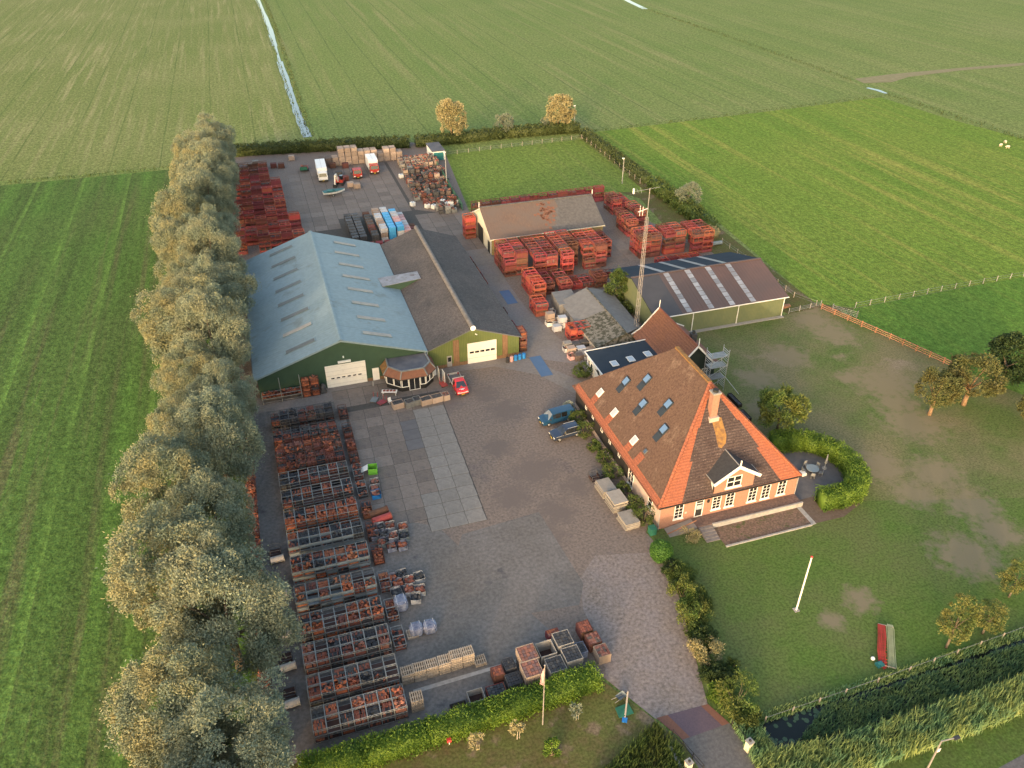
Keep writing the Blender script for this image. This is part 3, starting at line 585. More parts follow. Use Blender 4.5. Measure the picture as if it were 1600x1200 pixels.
b.build('ridge_tiles', 'galv', pv)

# ---------------------------------------------------------------- far shed with the white gable
fs = thing('shed', 'old shed with cream gable and patched tile roof among red crates', 'shed', (55.6, 155.3, 0))
b = MB(); b.add([(43, 147.6, 0), (43, 163, 0), (43, 163, 3.7), (43, 155.3, 7.5), (43, 147.6, 3.7), (68.2, 147.6, 0), (68.2, 163, 0), (68.2, 163, 3.7), (68.2, 155.3, 7.5), (68.2, 147.6, 3.7)], [(9, 8, 7, 6, 5), (1, 6, 7, 2), (0, 4, 9, 5)]); b.build('wall', 'buff_sheet', fs)
MB().sheet([(43, 147.6, 0), (43, 147.6, 3.7), (43, 155.3, 7.5), (43, 163, 3.7), (43, 163, 0)], .1).build('gable_wall', 'cream_wall', fs)
def fsr(u, t, l): return Vector((u, 147.2 + 8.1 * t, 3.7 + 4.0 * t + l))
MB().sheet([fsr(42.7, 0, 0), fsr(68.5, 0, 0), fsr(68.5, 1, 0), fsr(42.7, 1, 0)], .12).build('roof_slope', 'old_tile', fs)
edge = [(57.0, 0), (56.6, .16), (58.0, .22), (57.6, .4), (59.0, .46), (58.6, .66), (59.8, .74), (59.6, 1)]
MB().sheet([fsr(68.48, 1, .02), *[fsr(u, t, .02) for u, t in edge[::-1]], fsr(68.48, 0, .02)], .015).build('grey_tiles', 'old_tile_grey', fs)
b = MB()
for k in range(46):
    u, t = random.gauss(56.4, 1.1), min(.9, max(.12, random.gauss(.6, .2))); b.sheet([fsr(u - .3, t - .035, .03), fsr(u + .3, t - .035, .03), fsr(u + .3, t + .035, .03), fsr(u - .3, t + .035, .03)], .01)
tag(b.build('red_tiles', 'old_tile_red', fs), kind='stuff')
MB().sheet([(42.7, 155.3, 7.7), (68.5, 155.3, 7.7), (68.5, 163.4, 3.7), (42.7, 163.4, 3.7)], .12).build('roof_slope', 'old_tile', fs)
MB().box(42.6, 68.6, 155.1, 155.5, 7.68, 7.86).build('ridge_tiles', 'old_tile_grey', fs)
MB().bar((42.7, 147.15, 3.6), (68.5, 147.15, 3.6), .14).build('gutter', 'cream_wall', fs)
MB().bar((42.6, 155.3, 7.6), (42.6, 155.3, 8.9), .12).build('finial', 'white_paint', fs); MB().bar((68.6, 155.3, 7.6), (68.6, 155.3, 8.8), .12).build('finial', 'white_paint', fs)
MB().box(42.84, 42.895, 153.6, 157.4, .02, 3.6).build('doorway', 'chassis', fs); MB().box(42.86, 42.895, 148.6, 150.0, .02, 2.5).build('side_doorway', 'chassis', fs)
MB().sheet([(42.75, 147.1, 3.55), (42.75, 155.3, 7.62), (42.75, 155.3, 7.35), (42.75, 147.1, 3.28)], .06).sheet([(42.75, 155.3, 7.62), (42.75, 163.4, 3.6), (42.75, 163.4, 3.35), (42.75, 155.3, 7.35)], .06).build('bargeboard', 'white_paint', fs)

# ---------------------------------------------------------------- green barn with brown roof
gb = thing('barn', 'green sheet barn with dark brown roof and pale skylight strips', 'barn', (73, 116, 0))
b = MB(); b.add([(60.3, 106.1, 0), (86, 106.1, 0), (86, 106.1, 3.8), (60.3, 106.1, 3.8), (60.3, 125.6, 0), (86, 125.6, 0), (86, 125.6, 3.8), (60.3, 125.6, 3.8), (60.3, 116, 6.8), (86, 116, 6.8)],
                [(0, 1, 2, 3), (5, 4, 7, 6), (4, 0, 3, 8, 7), (1, 5, 6, 9, 2)]); b.build('wall', 'olive_sheet_side', gb)
for k, (a, c_) in enumerate(((59.9, 65.2), (65.2, 69.4), (69.4, 73.6), (73.6, 77.8), (77.8, 82.0), (82.0, 86.5))):
    MB().sheet([(a, 105.8, 4.0), (c_ - .015, 105.8, 4.0), (c_ - .015, 116, 7), (a, 116, 7)], .1).build('roof_sheet', 'grey_dark_sheet' if k == 0 else 'brown_sheet', gb)
    MB().sheet([(a, 116, 7), (c_ - .015, 116, 7), (c_ - .015, 126.1, 4.0), (a, 126.1, 4.0)], .1).build('roof_sheet', 'navy_roof', gb)
nf = Vector((0, -3.0, 10.2)).normalized(); nb = Vector((0, 3.0, 10.1)).normalized()
for k, u in enumerate((66.6, 70.9, 75.1, 79.3)):
    for j in range(9):
        t = (j + .5) / 9; skylight(gb, (u, 105.9 + 10.0 * t, 4.03 + 2.94 * t), (1, 0, 0), nf, 1.1, 1.12, 'roof_light', 'brown_sheet', .03, 'roof_light')
    MB().sheet([(u - .45, 116.2, 6.97), (u + .45, 116.2, 6.97), (u + .45, 126, 4.06), (u - .45, 126, 4.06)], .02).build('roof_light_strip', 'roof_light', gb)
MB().box(59.85, 86.55, 115.8, 116.2, 6.98, 7.1).build('ridge_cap', 'brown_sheet', gb)
MB().bar((59.9, 105.75, 3.9), (86.5, 105.75, 3.9), .14).build('gutter', 'white_paint', gb)
for u in (67.4, 76.4, 85.8): MB().tube((u, 105.95, 0), (u, 105.95, 3.85), .08).build('downpipe', 'white_paint', gb)
MB().box(60.3, 86, 105.3, 106.05, 0, .12).build('gravel_strip', 'concrete', gb)
MB().sheet([(59.95, 105.7, 3.85), (59.95, 116, 6.9), (59.95, 116, 6.65), (59.95, 105.7, 3.6)], .05).sheet([(59.95, 116, 6.9), (59.95, 126.1, 3.9), (59.95, 126.1, 3.65), (59.95, 116, 6.65)], .05).build('bargeboard', 'navy_roof', gb)

# ---------------------------------------------------------------- grey sheds
gs = thing('shed', 'low grey shed with mossy corrugated roof beside the lattice mast', 'shed', (52, 111, 0))
MB().box(48.2, 57, 103.8, 120.2, 0, 2.0).build('wall', 'concrete', gs)
MB().sheet([(47.8, 112, 2.0 + .02), (53.4, 112, 3.62), (53.4, 121, 3.62), (47.8, 120.2, 2.02)], .1).build('roof_slope', 'asbestos', gs)
MB().sheet([(47.8, 103, 2.0), (53.4, 103.3, 3.6), (53.4, 112.02, 3.6), (47.8, 112.02, 2.0)], .1).build('roof_slope', 'asbestos_moss', gs)
MB().sheet([(53.4, 103.3, 3.58), (57.6, 106.5, 2.4), (58.4, 121, 2.2), (53.4, 121, 3.58)], .1).build('roof_slope', 'asbestos', gs)
MB().add([(47.9, 103.2, 0), (57.5, 103.4, 0), (57.5, 103.4, 2.0), (53.4, 103.35, 3.5), (47.9, 103.2, 1.9)], [(0, 1, 2, 3, 4)]).build('gable_wall', 'asbestos_moss', gs)
MB().bar((53.4, 103.2, 3.66), (53.4, 121, 3.66), .24, .12).build('ridge_tiles', 'asbestos_moss', gs)
tk = tag(MB().prism([(47.2, 118.6), (51, 118.6), (51.6, 123.8), (47.6, 123.8)], 0, 2.2).build('concrete_tank', 'asbestos'), 'square grey concrete block between red crates and the mossy shed', 'concrete block')

# ---------------------------------------------------------------- annex with navy roof
ax = thing('annex', 'white annex with flat navy roof and three skylights behind the farmhouse', 'annex', (51, 97, 0))
MB().box(45.2, 57, 88, 100.4, 0, 2.9).build('wall', 'white_paint', ax)
MB().sheet([(44.9, 88, 3.05), (57.4, 88, 3.35), (57.4, 100.8, 3.35), (44.9, 100.8, 3.05)], .14).build('flat_roof', 'navy_roof', ax)
MB().bar((44.9, 100.85, 3.06), (57.4, 100.85, 3.36), .16).bar((44.85, 88, 3.05), (44.85, 100.85, 3.05), .16).build('fascia', 'white_paint', ax)
for (x, y) in ((1010, 938), (1172, 893), (1340, 843)):
    c_ = PL(800 + x / 6.317, 420 + y / 6.317, (45, 90, 3.1), Vector((-.024, 0, 1))); skylight(ax, c_, (0, 1, 0), Vector((-.024, 0, 1)).normalized(), 1.5, 1.1, 'pane_white', 'white_paint', .12)
# black painted figure on the annex wall: a leaping silhouette with a row of lettering-like strokes under the eaves
b = MB()
def wallblob(pts): b.add([(45.17, v, z) for v, z in pts], [tuple(range(len(pts)))])
wallblob([(96.4, 2.2), (96.1, 2.5), (95.6, 2.35), (95.2, 1.9), (95.6, 1.6), (96.1, 1.7)]); wallblob([(95.7, 1.75), (95.1, 1.95), (94.6, 1.3), (94.2, .9), (94.5, .8), (95.1, 1.2)])
wallblob([(96.2, 2.0), (96.9, 2.1), (97.0, 1.9), (96.2, 1.75)]); b.build('painted_figure', 'black_plastic', ax)
opening(ax, 'window', (45.2, 99.9, 1.0), (0, -1, 0), (-1, 0, 0), .8, 1.1, 1, 1, sill=False); opening(ax, 'window', (45.2, 98.9, 1.0), (0, -1, 0), (-1, 0, 0), .8, 1.1, 1, 1, sill=False)

# ---------------------------------------------------------------- red-tiled back house
h2 = thing('house', 'narrow red tiled house with white bargeboards behind the farmhouse', 'house', (59.4, 97, 0))
b = MB(); gable_walls(b, 55.6, 63.4, 91.4, 103.2, 2.9, 59.35, 6.9); b.build('wall', 'dark_green_board', h2)
MB().sheet([(54.6, 90.7, 2.75), (56.2, 90.7, 3.7), (56.2, 103.8, 3.7), (54.6, 103.8, 2.75)], .1).sheet([(56.2, 90.7, 3.7), (59.35, 90.7, 7.15), (59.35, 103.8, 7.15), (56.2, 103.8, 3.7)], .1).build('roof_slope', 'pantile_old', h2)
MB().sheet([(59.35, 90.7, 7.15), (62.5, 90.7, 3.7), (62.5, 103.8, 3.7), (59.35, 103.8, 7.15)], .1).sheet([(62.5, 90.7, 3.7), (64.4, 90.7, 2.75), (64.4, 103.8, 2.75), (62.5, 103.8, 3.7)], .1).build('roof_slope', 'old_tile_red', h2)
MB().bar((59.35, 90.6, 7.2), (59.35, 103.9, 7.2), .26, .14).build('ridge_tiles', 'pantile', h2)
for v in (90.6, 103.9):
    MB().bar((54.5, v, 2.72), (56.2, v, 3.72), .1, .26).bar((56.2, v, 3.72), (59.35, v, 7.18), .1, .26).bar((59.35, v, 7.18), (62.5, v, 3.72), .1, .26).bar((62.5, v, 3.72), (64.5, v, 2.72), .1, .26).build('bargeboard', 'white_paint', h2)
    MB().bar((59.35, v, 7.1), (59.35, v, 8.6), .1).build('finial', 'white_paint', h2)
MB().box(59.9, 60.8, 93.6, 94.5, 5.6, 7.5).build('chimney', 'black_plastic', h2); MB().tube((60.35, 94.05, 7.5), (60.35, 94.05, 7.9), .25).build('chimney_pot', 'chassis', h2)
opening(h2, 'window', (57.6, 91.4, 3.4), (1, 0, 0), (0, -1, 0), .9, 1.1, 2, 2); opening(h2, 'window', (61.1, 91.4, 1.0), (1, 0, 0), (0, -1, 0), 1.0, 1.3, 2, 2)

# ---------------------------------------------------------------- farmhouse
fh = thing('farmhouse', 'pyramid-roofed orange brick farmhouse with thatch and red tile corners', 'farmhouse', (49.2, 76, 0))
U0, U1, V0, V1, ZE, UR, VA, VB, ZR = 39.45, 59.0, 63.0, 91.0, 3.85, 49.2, 71.3, 80.3, 14.8
b = MB(); b.box(U0, U1, V0, V0 + .35, 0, ZE); b.box(U0, U0 + .34, V0 + .35, V0 + 7.2, .001, ZE - .002)
b.build('front_wall', ['orange_brick'], fh)
MB().box(U0 - .012, U0 - .002, V0 + .02, V0 + 9.2, .0, ZE - .02).build('side_wall', 'pink_render', fh)
MB().box(U0, U0 + .3, V0 + 9.2, V1, .02, ZE).build('boarded_wall', 'black_board', fh); MB().box(U1 - .3, U1, V0 + .35, V1, .02, ZE).box(U0 + .3, U1 - .3, V1 - .3, V1, .02, ZE).build('rear_wall', 'black_board', fh)
MB().box(U0 - .03, U0 - .002, V0 + 9.25, V1, 0, .7).build('plinth', 'pink_render', fh)
e = .35; E0, E1, W0, W1 = U0 - e, U1 + e, V0 - e * .4, V1 + e
A_, B_ = Vector((UR, VA, ZR)), Vector((UR, VB, ZR)); z_ = ZE - .12
MB().sheet([(E0, W1, z_), (E0, W0, z_), A_, B_], .25).build('thatch_slope', 'thatch', fh)
MB().sheet([(E1, W0, z_), (E1, W1, z_), B_, A_], .25).build('roof_slope', 'pantile_old', fh)
MB().sheet([(E1, W1, z_), (E0, W1, z_), B_], .25).build('roof_slope', 'pantile_old', fh)
MB().sheet([(E0, W0, z_), (E1, W0, z_), A_], .25).build('front_slope', 'pantile', fh)
def hip_pt(u, z, lift=0.0):                # a point on the front slope
    t = (z - z_) / (ZR - z_); n = Vector((0, -(ZR - z_), VA - W0)).normalized()
    return Vector((u, W0 + (VA - W0) * t, z)) + n * lift
def half(z): return (E1 - E0) / 2 * (1 - (z - z_) / (ZR - z_))
uc = (E0 + E1) / 2
lev = [z_, 7.6, 10.9, 13.4]; ins = [(2.9, 1.0), (2.0, .62), (1.5, .45)]
left, right = [], []
steps = [(z_ + .02, 3.1), (7.5, 3.1), (7.5, 1.75), (10.6, 1.75), (10.6, 1.2), (13.2, 1.2)]
ptsL, ptsR = [], []
for i in range(0, len(steps) - 1, 2):
    z0, w0 = steps[i]; z1 = steps[i + 1][0]
    uL = uc - half(z0) + w0; uL1 = uc - half(z1) + max(.62, w0 - (half(z0) - half(z1)) * .28)
    ptsL += [(uL, z0), (uL1, z1)]; ptsR += [(2 * uc - uL, z0), (2 * uc - uL1, z1)]
outl = ptsL + ptsR[::-1]
MB().sheet([hip_pt(u, z, .05) for u, z in outl][::-1], .048).build('tile_field', 'purple_tile', fh)
n_f = Vector((0, -(ZR - z_), VA - W0)).normalized()
def fpx(x, y, lift): return PL(980 + x / 5.714, 640 + y / 5.714, A_, n_f) + n_f * lift
# lichen below the chimney: irregular crust
b = MB(); prev = None
lp = [(745, 60), (765, 140), (785, 210), (800, 290), (812, 335), (840, 345), (878, 300), (884, 230), (862, 150), (838, 70)]
b.sheet([fpx(x, y, .062) for x, y in lp], .01); b.build('lichen_patch', 'lichen', fh)
ch = MB(); cb = fpx(785, 30, 0); ch.box(48.15, 49.1, cb.y - .4, cb.y + .5, cb.z - 1.2, ZR + .1); chim = ch.build('chimney', 'orange_brick', fh)
MB().box(48.05, 49.2, cb.y - .5, cb.y + .6, ZR + .1, ZR + .28).build('chimney_cap', 'concrete', chim); MB().tube((48.62, cb.y + .05, ZR + .28), (48.62, cb.y + .05, ZR + .6), .36, .36, 12).build('chimney_pot', 'chassis', chim)
MB().box(47.95, 49.3, cb.y - .7, cb.y + .2, cb.z - 1.0, cb.z - .2).build('chimney_flashing', 'pink_render', chim)
b = MB()
for p, q in ((Vector((E0, W0, z_)), A_), (Vector((E1, W0, z_)), A_)): b.bar(p + Vector((0, 0, .06)), q + Vector((0, 0, .08)), .34, .2)
b.build('hip_tiles', 'pantile', fh); MB().bar(A_ + Vector((0, 0, .05)), B_ + Vector((0, 0, .05)), .5, .26).build('ridge_tiles', 'lichen', fh)
n_l = Vector((-(ZR - z_), 0, UR - E0)).normalized()
def lpx(x, y, lift=0.0): return PL(800 + x / 3.636, 440 + y / 3.636, A_, n_l) + n_l * lift
# tile border along the eave of the thatch, with stepped blocks under the low roof windows
def lsl(v, s, lift): # s metres up the slope
    d = Vector((UR - E0, 0, ZR - z_)).normalized(); return Vector((E0, v, z_)) + d * s + n_l * lift
b = MB(); v = W0 + .35
segs = []
for (x, y, wv) in ((502, 632, 1.0), (583, 745, 1.0), (695, 903, 1.0), (760, 965, .8)):
    p = lpx(x, y); segs.append((p.y, (Vector((p.x, 0, p.z)) - Vector((E0, 0, z_))).length))
segs.sort(); cur = W0 + .6; outp = []
prof = []
for (vv, s) in segs: prof += [(cur, .85), (vv - .6, .85), (vv - .6, s - .55), (vv + .6, s - .55)]; cur = vv + .6; prof.append((cur, .85))
prof += [(W1 - .7, .85)]
seq = []
for q in prof:
    if not seq or (abs(q[0] - seq[-1][0]) > 1e-4 or abs(q[1] - seq[-1][1]) > 1e-4): seq.append(q)
for i in range(len(seq) - 1):
    (va, sa), (vb_, sb) = seq[i], seq[i + 1]
    if vb_ - va > .01: b.sheet([lsl(vb_, .0, .03), lsl(va, 0, .03), lsl(va, min(sa, sb) if sa != sb else sa, .03), lsl(vb_, sb, .03)], .028)
b.build('tile_border', 'pantile', fh)
b = MB(); b.bar((E0 - .08, W0, z_ - .05), (E0 - .08, W1, z_ - .05), .16); b.build('gutter', 'pantile_old', fh); MB().bar((E0, W0 - .08, z_ - .06), (E1, W0 - .08, z_ - .06), .14).build('front_gutter', 'chassis', fh)
for (x, y) in ((502, 632), (583, 745), (695, 903)): skylight(fh, lpx(x, y), (0, 1, 0), n_l, .95, 1.2, 'pane_white', 'white_paint', .16)
skylight(fh, lpx(760, 965), (0, 1, 0), n_l, .55, .6, 'pane_sky', 'gutter', .14)
for (x, y) in ((643, 576), (763, 562), (740, 703), (883, 705), (858, 848)):
    o = skylight(fh, lpx(x + 8, y - 8), (0, 1, 0), n_l, 1.15, 1.25, 'pane_sky_reflection', 'navy_roof', .2); dn = Vector((UR - E0, 0, ZR - z_)).normalized(); skylight(fh, lpx(x + 8, y - 8) - dn * 1.3, (0, 1, 0), n_l, 1.1, 1.2, 'navy_roof', 'navy_roof', .1, 'window_lower_panel')  # navy panel below each blue pane makes the window's dark lower half
# facade
k6 = lambda x, y: (980 + x / 5.714, 640 + y / 5.714)
NF = Vector((0, -1, 0)); UX = Vector((1, 0, 0))
for (x, yb, yt) in ((450, 970, 852), (785, 885, 778), (903, 860, 748), (1103, 815, 700), (1222, 790, 675), (1362, 755, 640)):
    p = Vp(*k6(x, yb), V0); q = Vp(*k6(x, yt), V0); zb = max(1.0, p.z); opening(fh, 'window', (p.x - .62, V0, zb), UX, NF, 1.24, min(3.45, q.z) - zb, 2, 4, fw=.1)
o = opening(fh, 'front_door', (44.3, V0, .68), UX, NF, 1.15, 2.75, 1, 1, glass='chassis', sill=False, fw=.12); MB().box(44.5, 45.25, V0 - .04, V0 - .013, 1.9, 2.6).build('door_light', 'pane_white', o); MB().box(44.42, 45.33, V0 - .045, V0 - .012, 2.85, 2.95).build('transom', 'white_paint', o)
opening(fh, 'window', (U0 - .014, V0 + 3.2, 1.3), (0, -1, 0), (-1, 0, 0), 1.1, 2.0, 1, 2); opening(fh, 'garden_door', (U0 - .014, V0 + 9.0, .5), (0, -1, 0), (-1, 0, 0), 1.5, 2.7, 2, 3)
for v in (75.5, 78.6, 81.4, 84.6, 87.2): opening(fh, 'window', (U0, v, 2.2), (0, -1, 0), (-1, 0, 0), .6, .8, 1, 1, sill=False)
MB().box(42.9, 43.2, V0 - .06, V0 - .002, 1.7, 2.0).build('wall_plaque', 'pink_render', fh); MB().box(45.9, 46.15, V0 - .2, V0 - .002, 2.8, 3.2).build('wall_lantern', 'chassis', fh)
MB().tube((U0 - .06, V0 - .05, 0), (U0 - .06, V0 - .05, 3.7), .06).tube((U1 + .05, V0 - .05, 0), (U1 + .05, V0 - .05, 3.7), .06).build('downpipe', 'concrete', fh)
# dormer
D0, D1, DZ, DP = 46.6, 52.2, 6.05, 8.0; um = (D0 + D1) / 2
b = MB(); b.sheet([(D0, V0 - .02, ZE - .1), (D1, V0 - .02, ZE - .1), (D1, V0 - .02, DZ), (um, V0 - .02, DP - .1), (D0, V0 - .02, DZ)], .3); dmo = b.build('dormer', 'orange_brick', fh)
def back_v(z): return W0 + (VA - W0) * (z - z_) / (ZR - z_)
for u in (D0, D1):
    sgn = -1 if u == D0 else 1
    P = [(u, V0 - .01, ZE), (u, back_v(ZE) + .1, ZE), (u, back_v(DZ) + .25, DZ), (u, V0 - .01, DZ)]
    MB().sheet(P if sgn > 0 else P[::-1], .06).build('cheek', 'white_paint', dmo)
pk = (um, V0 - .5, DP); vbk = back_v(DP) + .2
MB().sheet([(D0 - .45, V0 - .5, DZ - .15), pk, (um, vbk, DP), (D0 - .45, back_v(DZ - .15) + .1, DZ - .15)], .1).build('dormer_slope', 'black_tile', dmo)
MB().sheet([pk, (D1 + .45, V0 - .5, DZ - .15), (D1 + .45, back_v(DZ - .15) + .1, DZ - .15), (um, vbk, DP)], .1).build('dormer_slope', 'black_tile', dmo)
MB().bar((D0 - .5, V0 - .54, DZ - .25), (um, V0 - .54, DP - .06), .1, .42).bar((um, V0 - .54, DP - .06), (D1 + .5, V0 - .54, DZ - .25), .1, .42).build('bargeboard', 'white_paint', dmo)
MB().bar((um, V0 - .55, DP - .2), (um, V0 - .55, DP + 1.0), .12).build('finial', 'white_paint', dmo); MB().bar((um, V0 - .4, DP + .03), (um, vbk, DP + .03), .12, .06).build('dormer_ridge', 'concrete', dmo)
MB().bar((D0 - .42, V0 - .4, DZ - .08), (D0 - .42, back_v(DZ), DZ - .08), .08).bar((D1 + .42, V0 - .4, DZ - .08), (D1 + .42, back_v(DZ), DZ - .08), .08).build('dormer_gutter', 'concrete', dmo)
opening(dmo, 'window', (48.25, V0 - .02, 4.45), UX, NF, 2.1, 1.75, 2, 2, fw=.12, mw=.12)
# terrace and steps
te = thing('terrace', 'raised brown terrace with pale kerb along the farmhouse front', 'terrace', (52, 62, 0))
MB().box(43.9, 59.05, 61.3, 62.98, 0, .62).build('terrace_floor', 'terrace_brick', te); MB().box(46.0, 59.1, 61.08, 61.29, 0, .72).build('kerb', 'kerb_stone', te)
MB().add([(40.2, 62.9, .05), (43.9, 62.9, .62), (43.9, 61.3, .62), (40.2, 61.3, .05), (40.2, 62.9, 0), (43.9, 62.9, 0), (43.9, 61.3, 0), (40.2, 61.3, 0)], [(3, 2, 1, 0), (7, 6, 2, 3), (5, 4, 0, 1)]).build('ramp', 'stone_pile', te)
for k in range(5): MB().box(44.1, 45.95, 61.3 - .45 * (k + 1), 61.3 - .45 * k - .01, 0, .52 - .1 * k).build('step', 'lane_concrete', te)
MB().bar((40.0, 61.6, .35), (44.0, 61.8, 1.3), .1).build('handrail', 'plank_red', te)
MB().box(46.0, 58.2, 57.65, 57.88, 0, .16).build('bed_edging', 'kerb_stone', te); MB().box(58.3, 58.9, 57.8, 61.2, .0, .05).build('path_strip', 'kerb_stone', te)

# ---------------------------------------------------------------- vegetation
def leaves(name, C, D, l, w_, m, core=None):
    """diamond leaf sprays: C centres, D long axes, l / w_ arrays of length and width"""
    n = len(C); D = D / (np.linalg.norm(D, axis=1, keepdims=True) + 1e-9)
    r = rng.normal(size=(n, 3)); Sd = np.cross(D, r); Sd /= (np.linalg.norm(Sd, axis=1, keepdims=True) + 1e-9)
    l = np.asarray(l).reshape(-1, 1) * np.ones((n, 1)); w_ = np.asarray(w_).reshape(-1, 1) * np.ones((n, 1))
    P = np.stack([C - D * l * .5, C + Sd * w_ * .5 - D * l * .05, C + D * l * .5, C - Sd * w_ * .5 - D * l * .05], 1).reshape(-1, 3)
    F_ = np.arange(4 * n)
    if core is not None:
        cv, cf = core; P = np.concatenate([P, np.array(cv, float)])
    me = bpy.data.meshes.new(name); nq = n; loops = F_.tolist(); starts = list(range(0, 4 * n, 4)); tot = [4] * n
    if core is not None:
        o = 4 * n; k = 4 * n
        for f in cf: loops += [i + o for i in f]; starts.append(k); tot.append(len(f)); k += len(f)
    me.vertices.add(len(P)); me.vertices.foreach_set('co', P.astype(np.float32).ravel())
    me.loops.add(len(loops)); me.loops.foreach_set('vertex_index', loops)
    me.polygons.add(len(starts)); me.polygons.foreach_set('loop_start', starts); me.polygons.foreach_set('loop_total', tot)
    me.materials.append(MATS[m]); me.update(calc_edges=True); me.validate(); return me
def crown_pts(rx, ry, rz, zc, ncl, nlf, rc, shell=(.55, 1.0), low=-.45, flat=1.0, loose=.45, jit=.07):
    Cs, Ds, cl = [], [], []
    while len(cl) < ncl:
        d = rng.normal(size=3); d /= np.linalg.norm(d)
        if d[2] < low: continue
        t = rng.uniform(*shell) ** .6
        p = d * t * np.array([rx, ry, rz]) * (1 + max(-1.5, min(1.1, rng.normal())) * jit); p[2] += zc
        cl.append((p, d))
    for p, d in cl:
        r = rc * rng.uniform(.65, 1.3); k = int(nlf * rng.uniform(.7, 1.3) * (r / rc) ** 1.5)
        q = rng.normal(size=(k, 3)); q /= np.linalg.norm(q, axis=1, keepdims=True)
        q = q * .8 + d * .35 + np.array([0, 0, .25]); q /= np.linalg.norm(q, axis=1, keepdims=True)
        rad = r * rng.uniform(.3, 1.12, (k, 1)) ** .5; rad = rad * np.where(rng.uniform(size=(k, 1)) < .1, rng.uniform(1.1, 1.5, (k, 1)), 1); sq = rng.uniform(.75, 1.3, 3) * np.array([1, 1, .85 * flat])
        Cs.append(p + q * rad * sq); Ds.append(q + rng.normal(size=(k, 3)) * loose + np.array([0, 0, .1]))
    return np.concatenate(Cs), np.concatenate(Ds), cl
def trunk_mesh(name, h, r, cl, m, nlimb=7, lean=0.0):
    b = MB(); t = h * .42; b.chain([(0, 0, -.1), (lean * .4, 0, t * .5), (lean, .1, t)], [r * 1.25, r, r * .8], 9)
    for p, d in cl[:nlimb]:
        a = Vector((lean, .1, t * random.uniform(.75, 1))); e_ = Vector(p) * .96; mid = a.lerp(e_, .5) + Vector((0, 0, .35)); b.chain([a, mid, e_], [r * .5, r * .3, r * .08], 6)
    return b.mesh(name, m, True)
def tree_proto(kind, rx, ry, rz, zc, ncl, nlf, rc, ll, lw, leaf, bark='bark', r=.35, **kw):
    C, D, cl = crown_pts(rx, ry, rz, zc, ncl, nlf, rc, **kw)
    n = len(C); L_ = ll * rng.uniform(.6, 1.35, n); W_ = lw * rng.uniform(.7, 1.3, n)
    return leaves(kind + '_crown', C, D, L_, W_, leaf), trunk_mesh(kind + '_trunk', zc + rz, r, cl, bark)
def plant(name, proto, label, cat, loc, rz=0.0, sc=1.0, group=None):
    t = thing(name, label, cat, loc, rz, group, local=True); t.scale = sc if hasattr(sc, '__len__') else (sc,) * 3
    link('trunk', proto[1], t); link('crown', proto[0], t); return t
W = [tree_proto('willow', 5.2, 4.8, 5.6, 8.2, 100, 640, 1.15, .25, .11, 'leaf_willow' if q_ % 2 else 'leaf_willow_b', r=.4, low=-.8, loose=.9, flat=1.3, jit=.15, shell=(.62, 1.0)) for q_ in range(4)]
NW = 26
pos_w = []
for i in range(NW):
    v = 36.0 + i * 7.1 + random.uniform(-1.2, 1.2); u = -13.5 + (2.1 if i % 2 else -1.9) + random.uniform(-.8, .8)
    s = .97 + random.uniform(-.16, .13) + (.05 if i > 20 else 0); pos_w.append((u, v, s))
for i, (u, v, s) in enumerate(pos_w):
    plant('willow_tree', W[i % 4], 'silvery willow, %s tree from the near end of the long tree row' % ORD[i], 'tree', (u, v, 0), random.uniform(0, 6.28), (s * random.uniform(.92, 1.12), s * random.uniform(.92, 1.1), s * random.uniform(.88, 1.15)), 'willows in the tree row')
# near-end understorey willow
plant('willow_tree', W[1], 'low willow leaning over the rack lane at the near end of the row', 'tree', (-9.5, 43.6, 0), 1.2, .55, 'willows in the tree row')
GT = tree_proto('gold', 4.0, 3.6, 5.2, 7.0, 60, 150, 1.25, .55, .26, 'leaf_gold', 'bark_sunlit', .3, low=-.8)
p = G(706, 222); plant('poplar_tree', GT, 'golden lit tree rising from the far hedge beside the small garage', 'tree', p, .3, (.95, .95, 1.02))
p = G(872, 205); plant('poplar_tree', tree_proto('gold2', 4.6, 4.0, 4.0, 5.8, 60, 150, 1.2, .55, .26, 'leaf_gold', 'bark_sunlit', .3, low=-.7), 'broad golden tree at the far corner of the paddock', 'tree', p, 1.3, (1.0, 1, 1.05))
SV = tree_proto('sallow', 2.6, 2.6, 2.8, 3.2, 34, 110, .9, .45, .16, 'leaf_silver', r=.16, low=-.8)
p = G(789, 212); plant('sallow_bush', SV, 'small silvery bush in the far hedge between two golden trees', 'bush', p, 0, 1.0)
p = G(1074, 325); plant('sallow_bush', SV, 'silver grey bush in the hedge beside the bright field', 'bush', p, 1, .95)
p = G(858, 206); plant('sallow_bush', SV, 'low grey green bush at the foot of the broad golden tree', 'bush', p, 2, .8)
AP = [tree_proto('apple', 3.6, 3.4, 2.9, 5.2, 70, 130, .85, .32, .19, 'leaf_apple', 'bark_sunlit', .3, low=-.55) for _ in range(2)]
p = G(1452, 648); plant('apple_tree', AP[0], 'smaller fruit tree on the lawn beside the plank fence', 'tree', p, .2, (.82, .82, .9))
p = G(1500, 638); plant('apple_tree', AP[1], 'larger fruit tree with sunlit orange trunk near the right edge pond', 'tree', p + Vector((1.2, .6, 0)), 1.2, (1.1, 1.05, 1.02))
p = G(1590, 625); plant('alder_tree', tree_proto('alder', 3.2, 3.2, 4.2, 4.8, 60, 110, 1.1, .45, .28, 'leaf_dark', r=.25, low=-.8), 'dark green alder behind the fruit trees at the field edge', 'tree', (p.x + .5, p.y + 4, 0), 0, 1.0)
p = G(1612, 670); plant('apple_tree', AP[0], 'fruit tree cut by the right picture edge below the pond', 'tree', p, 3.0, .7)
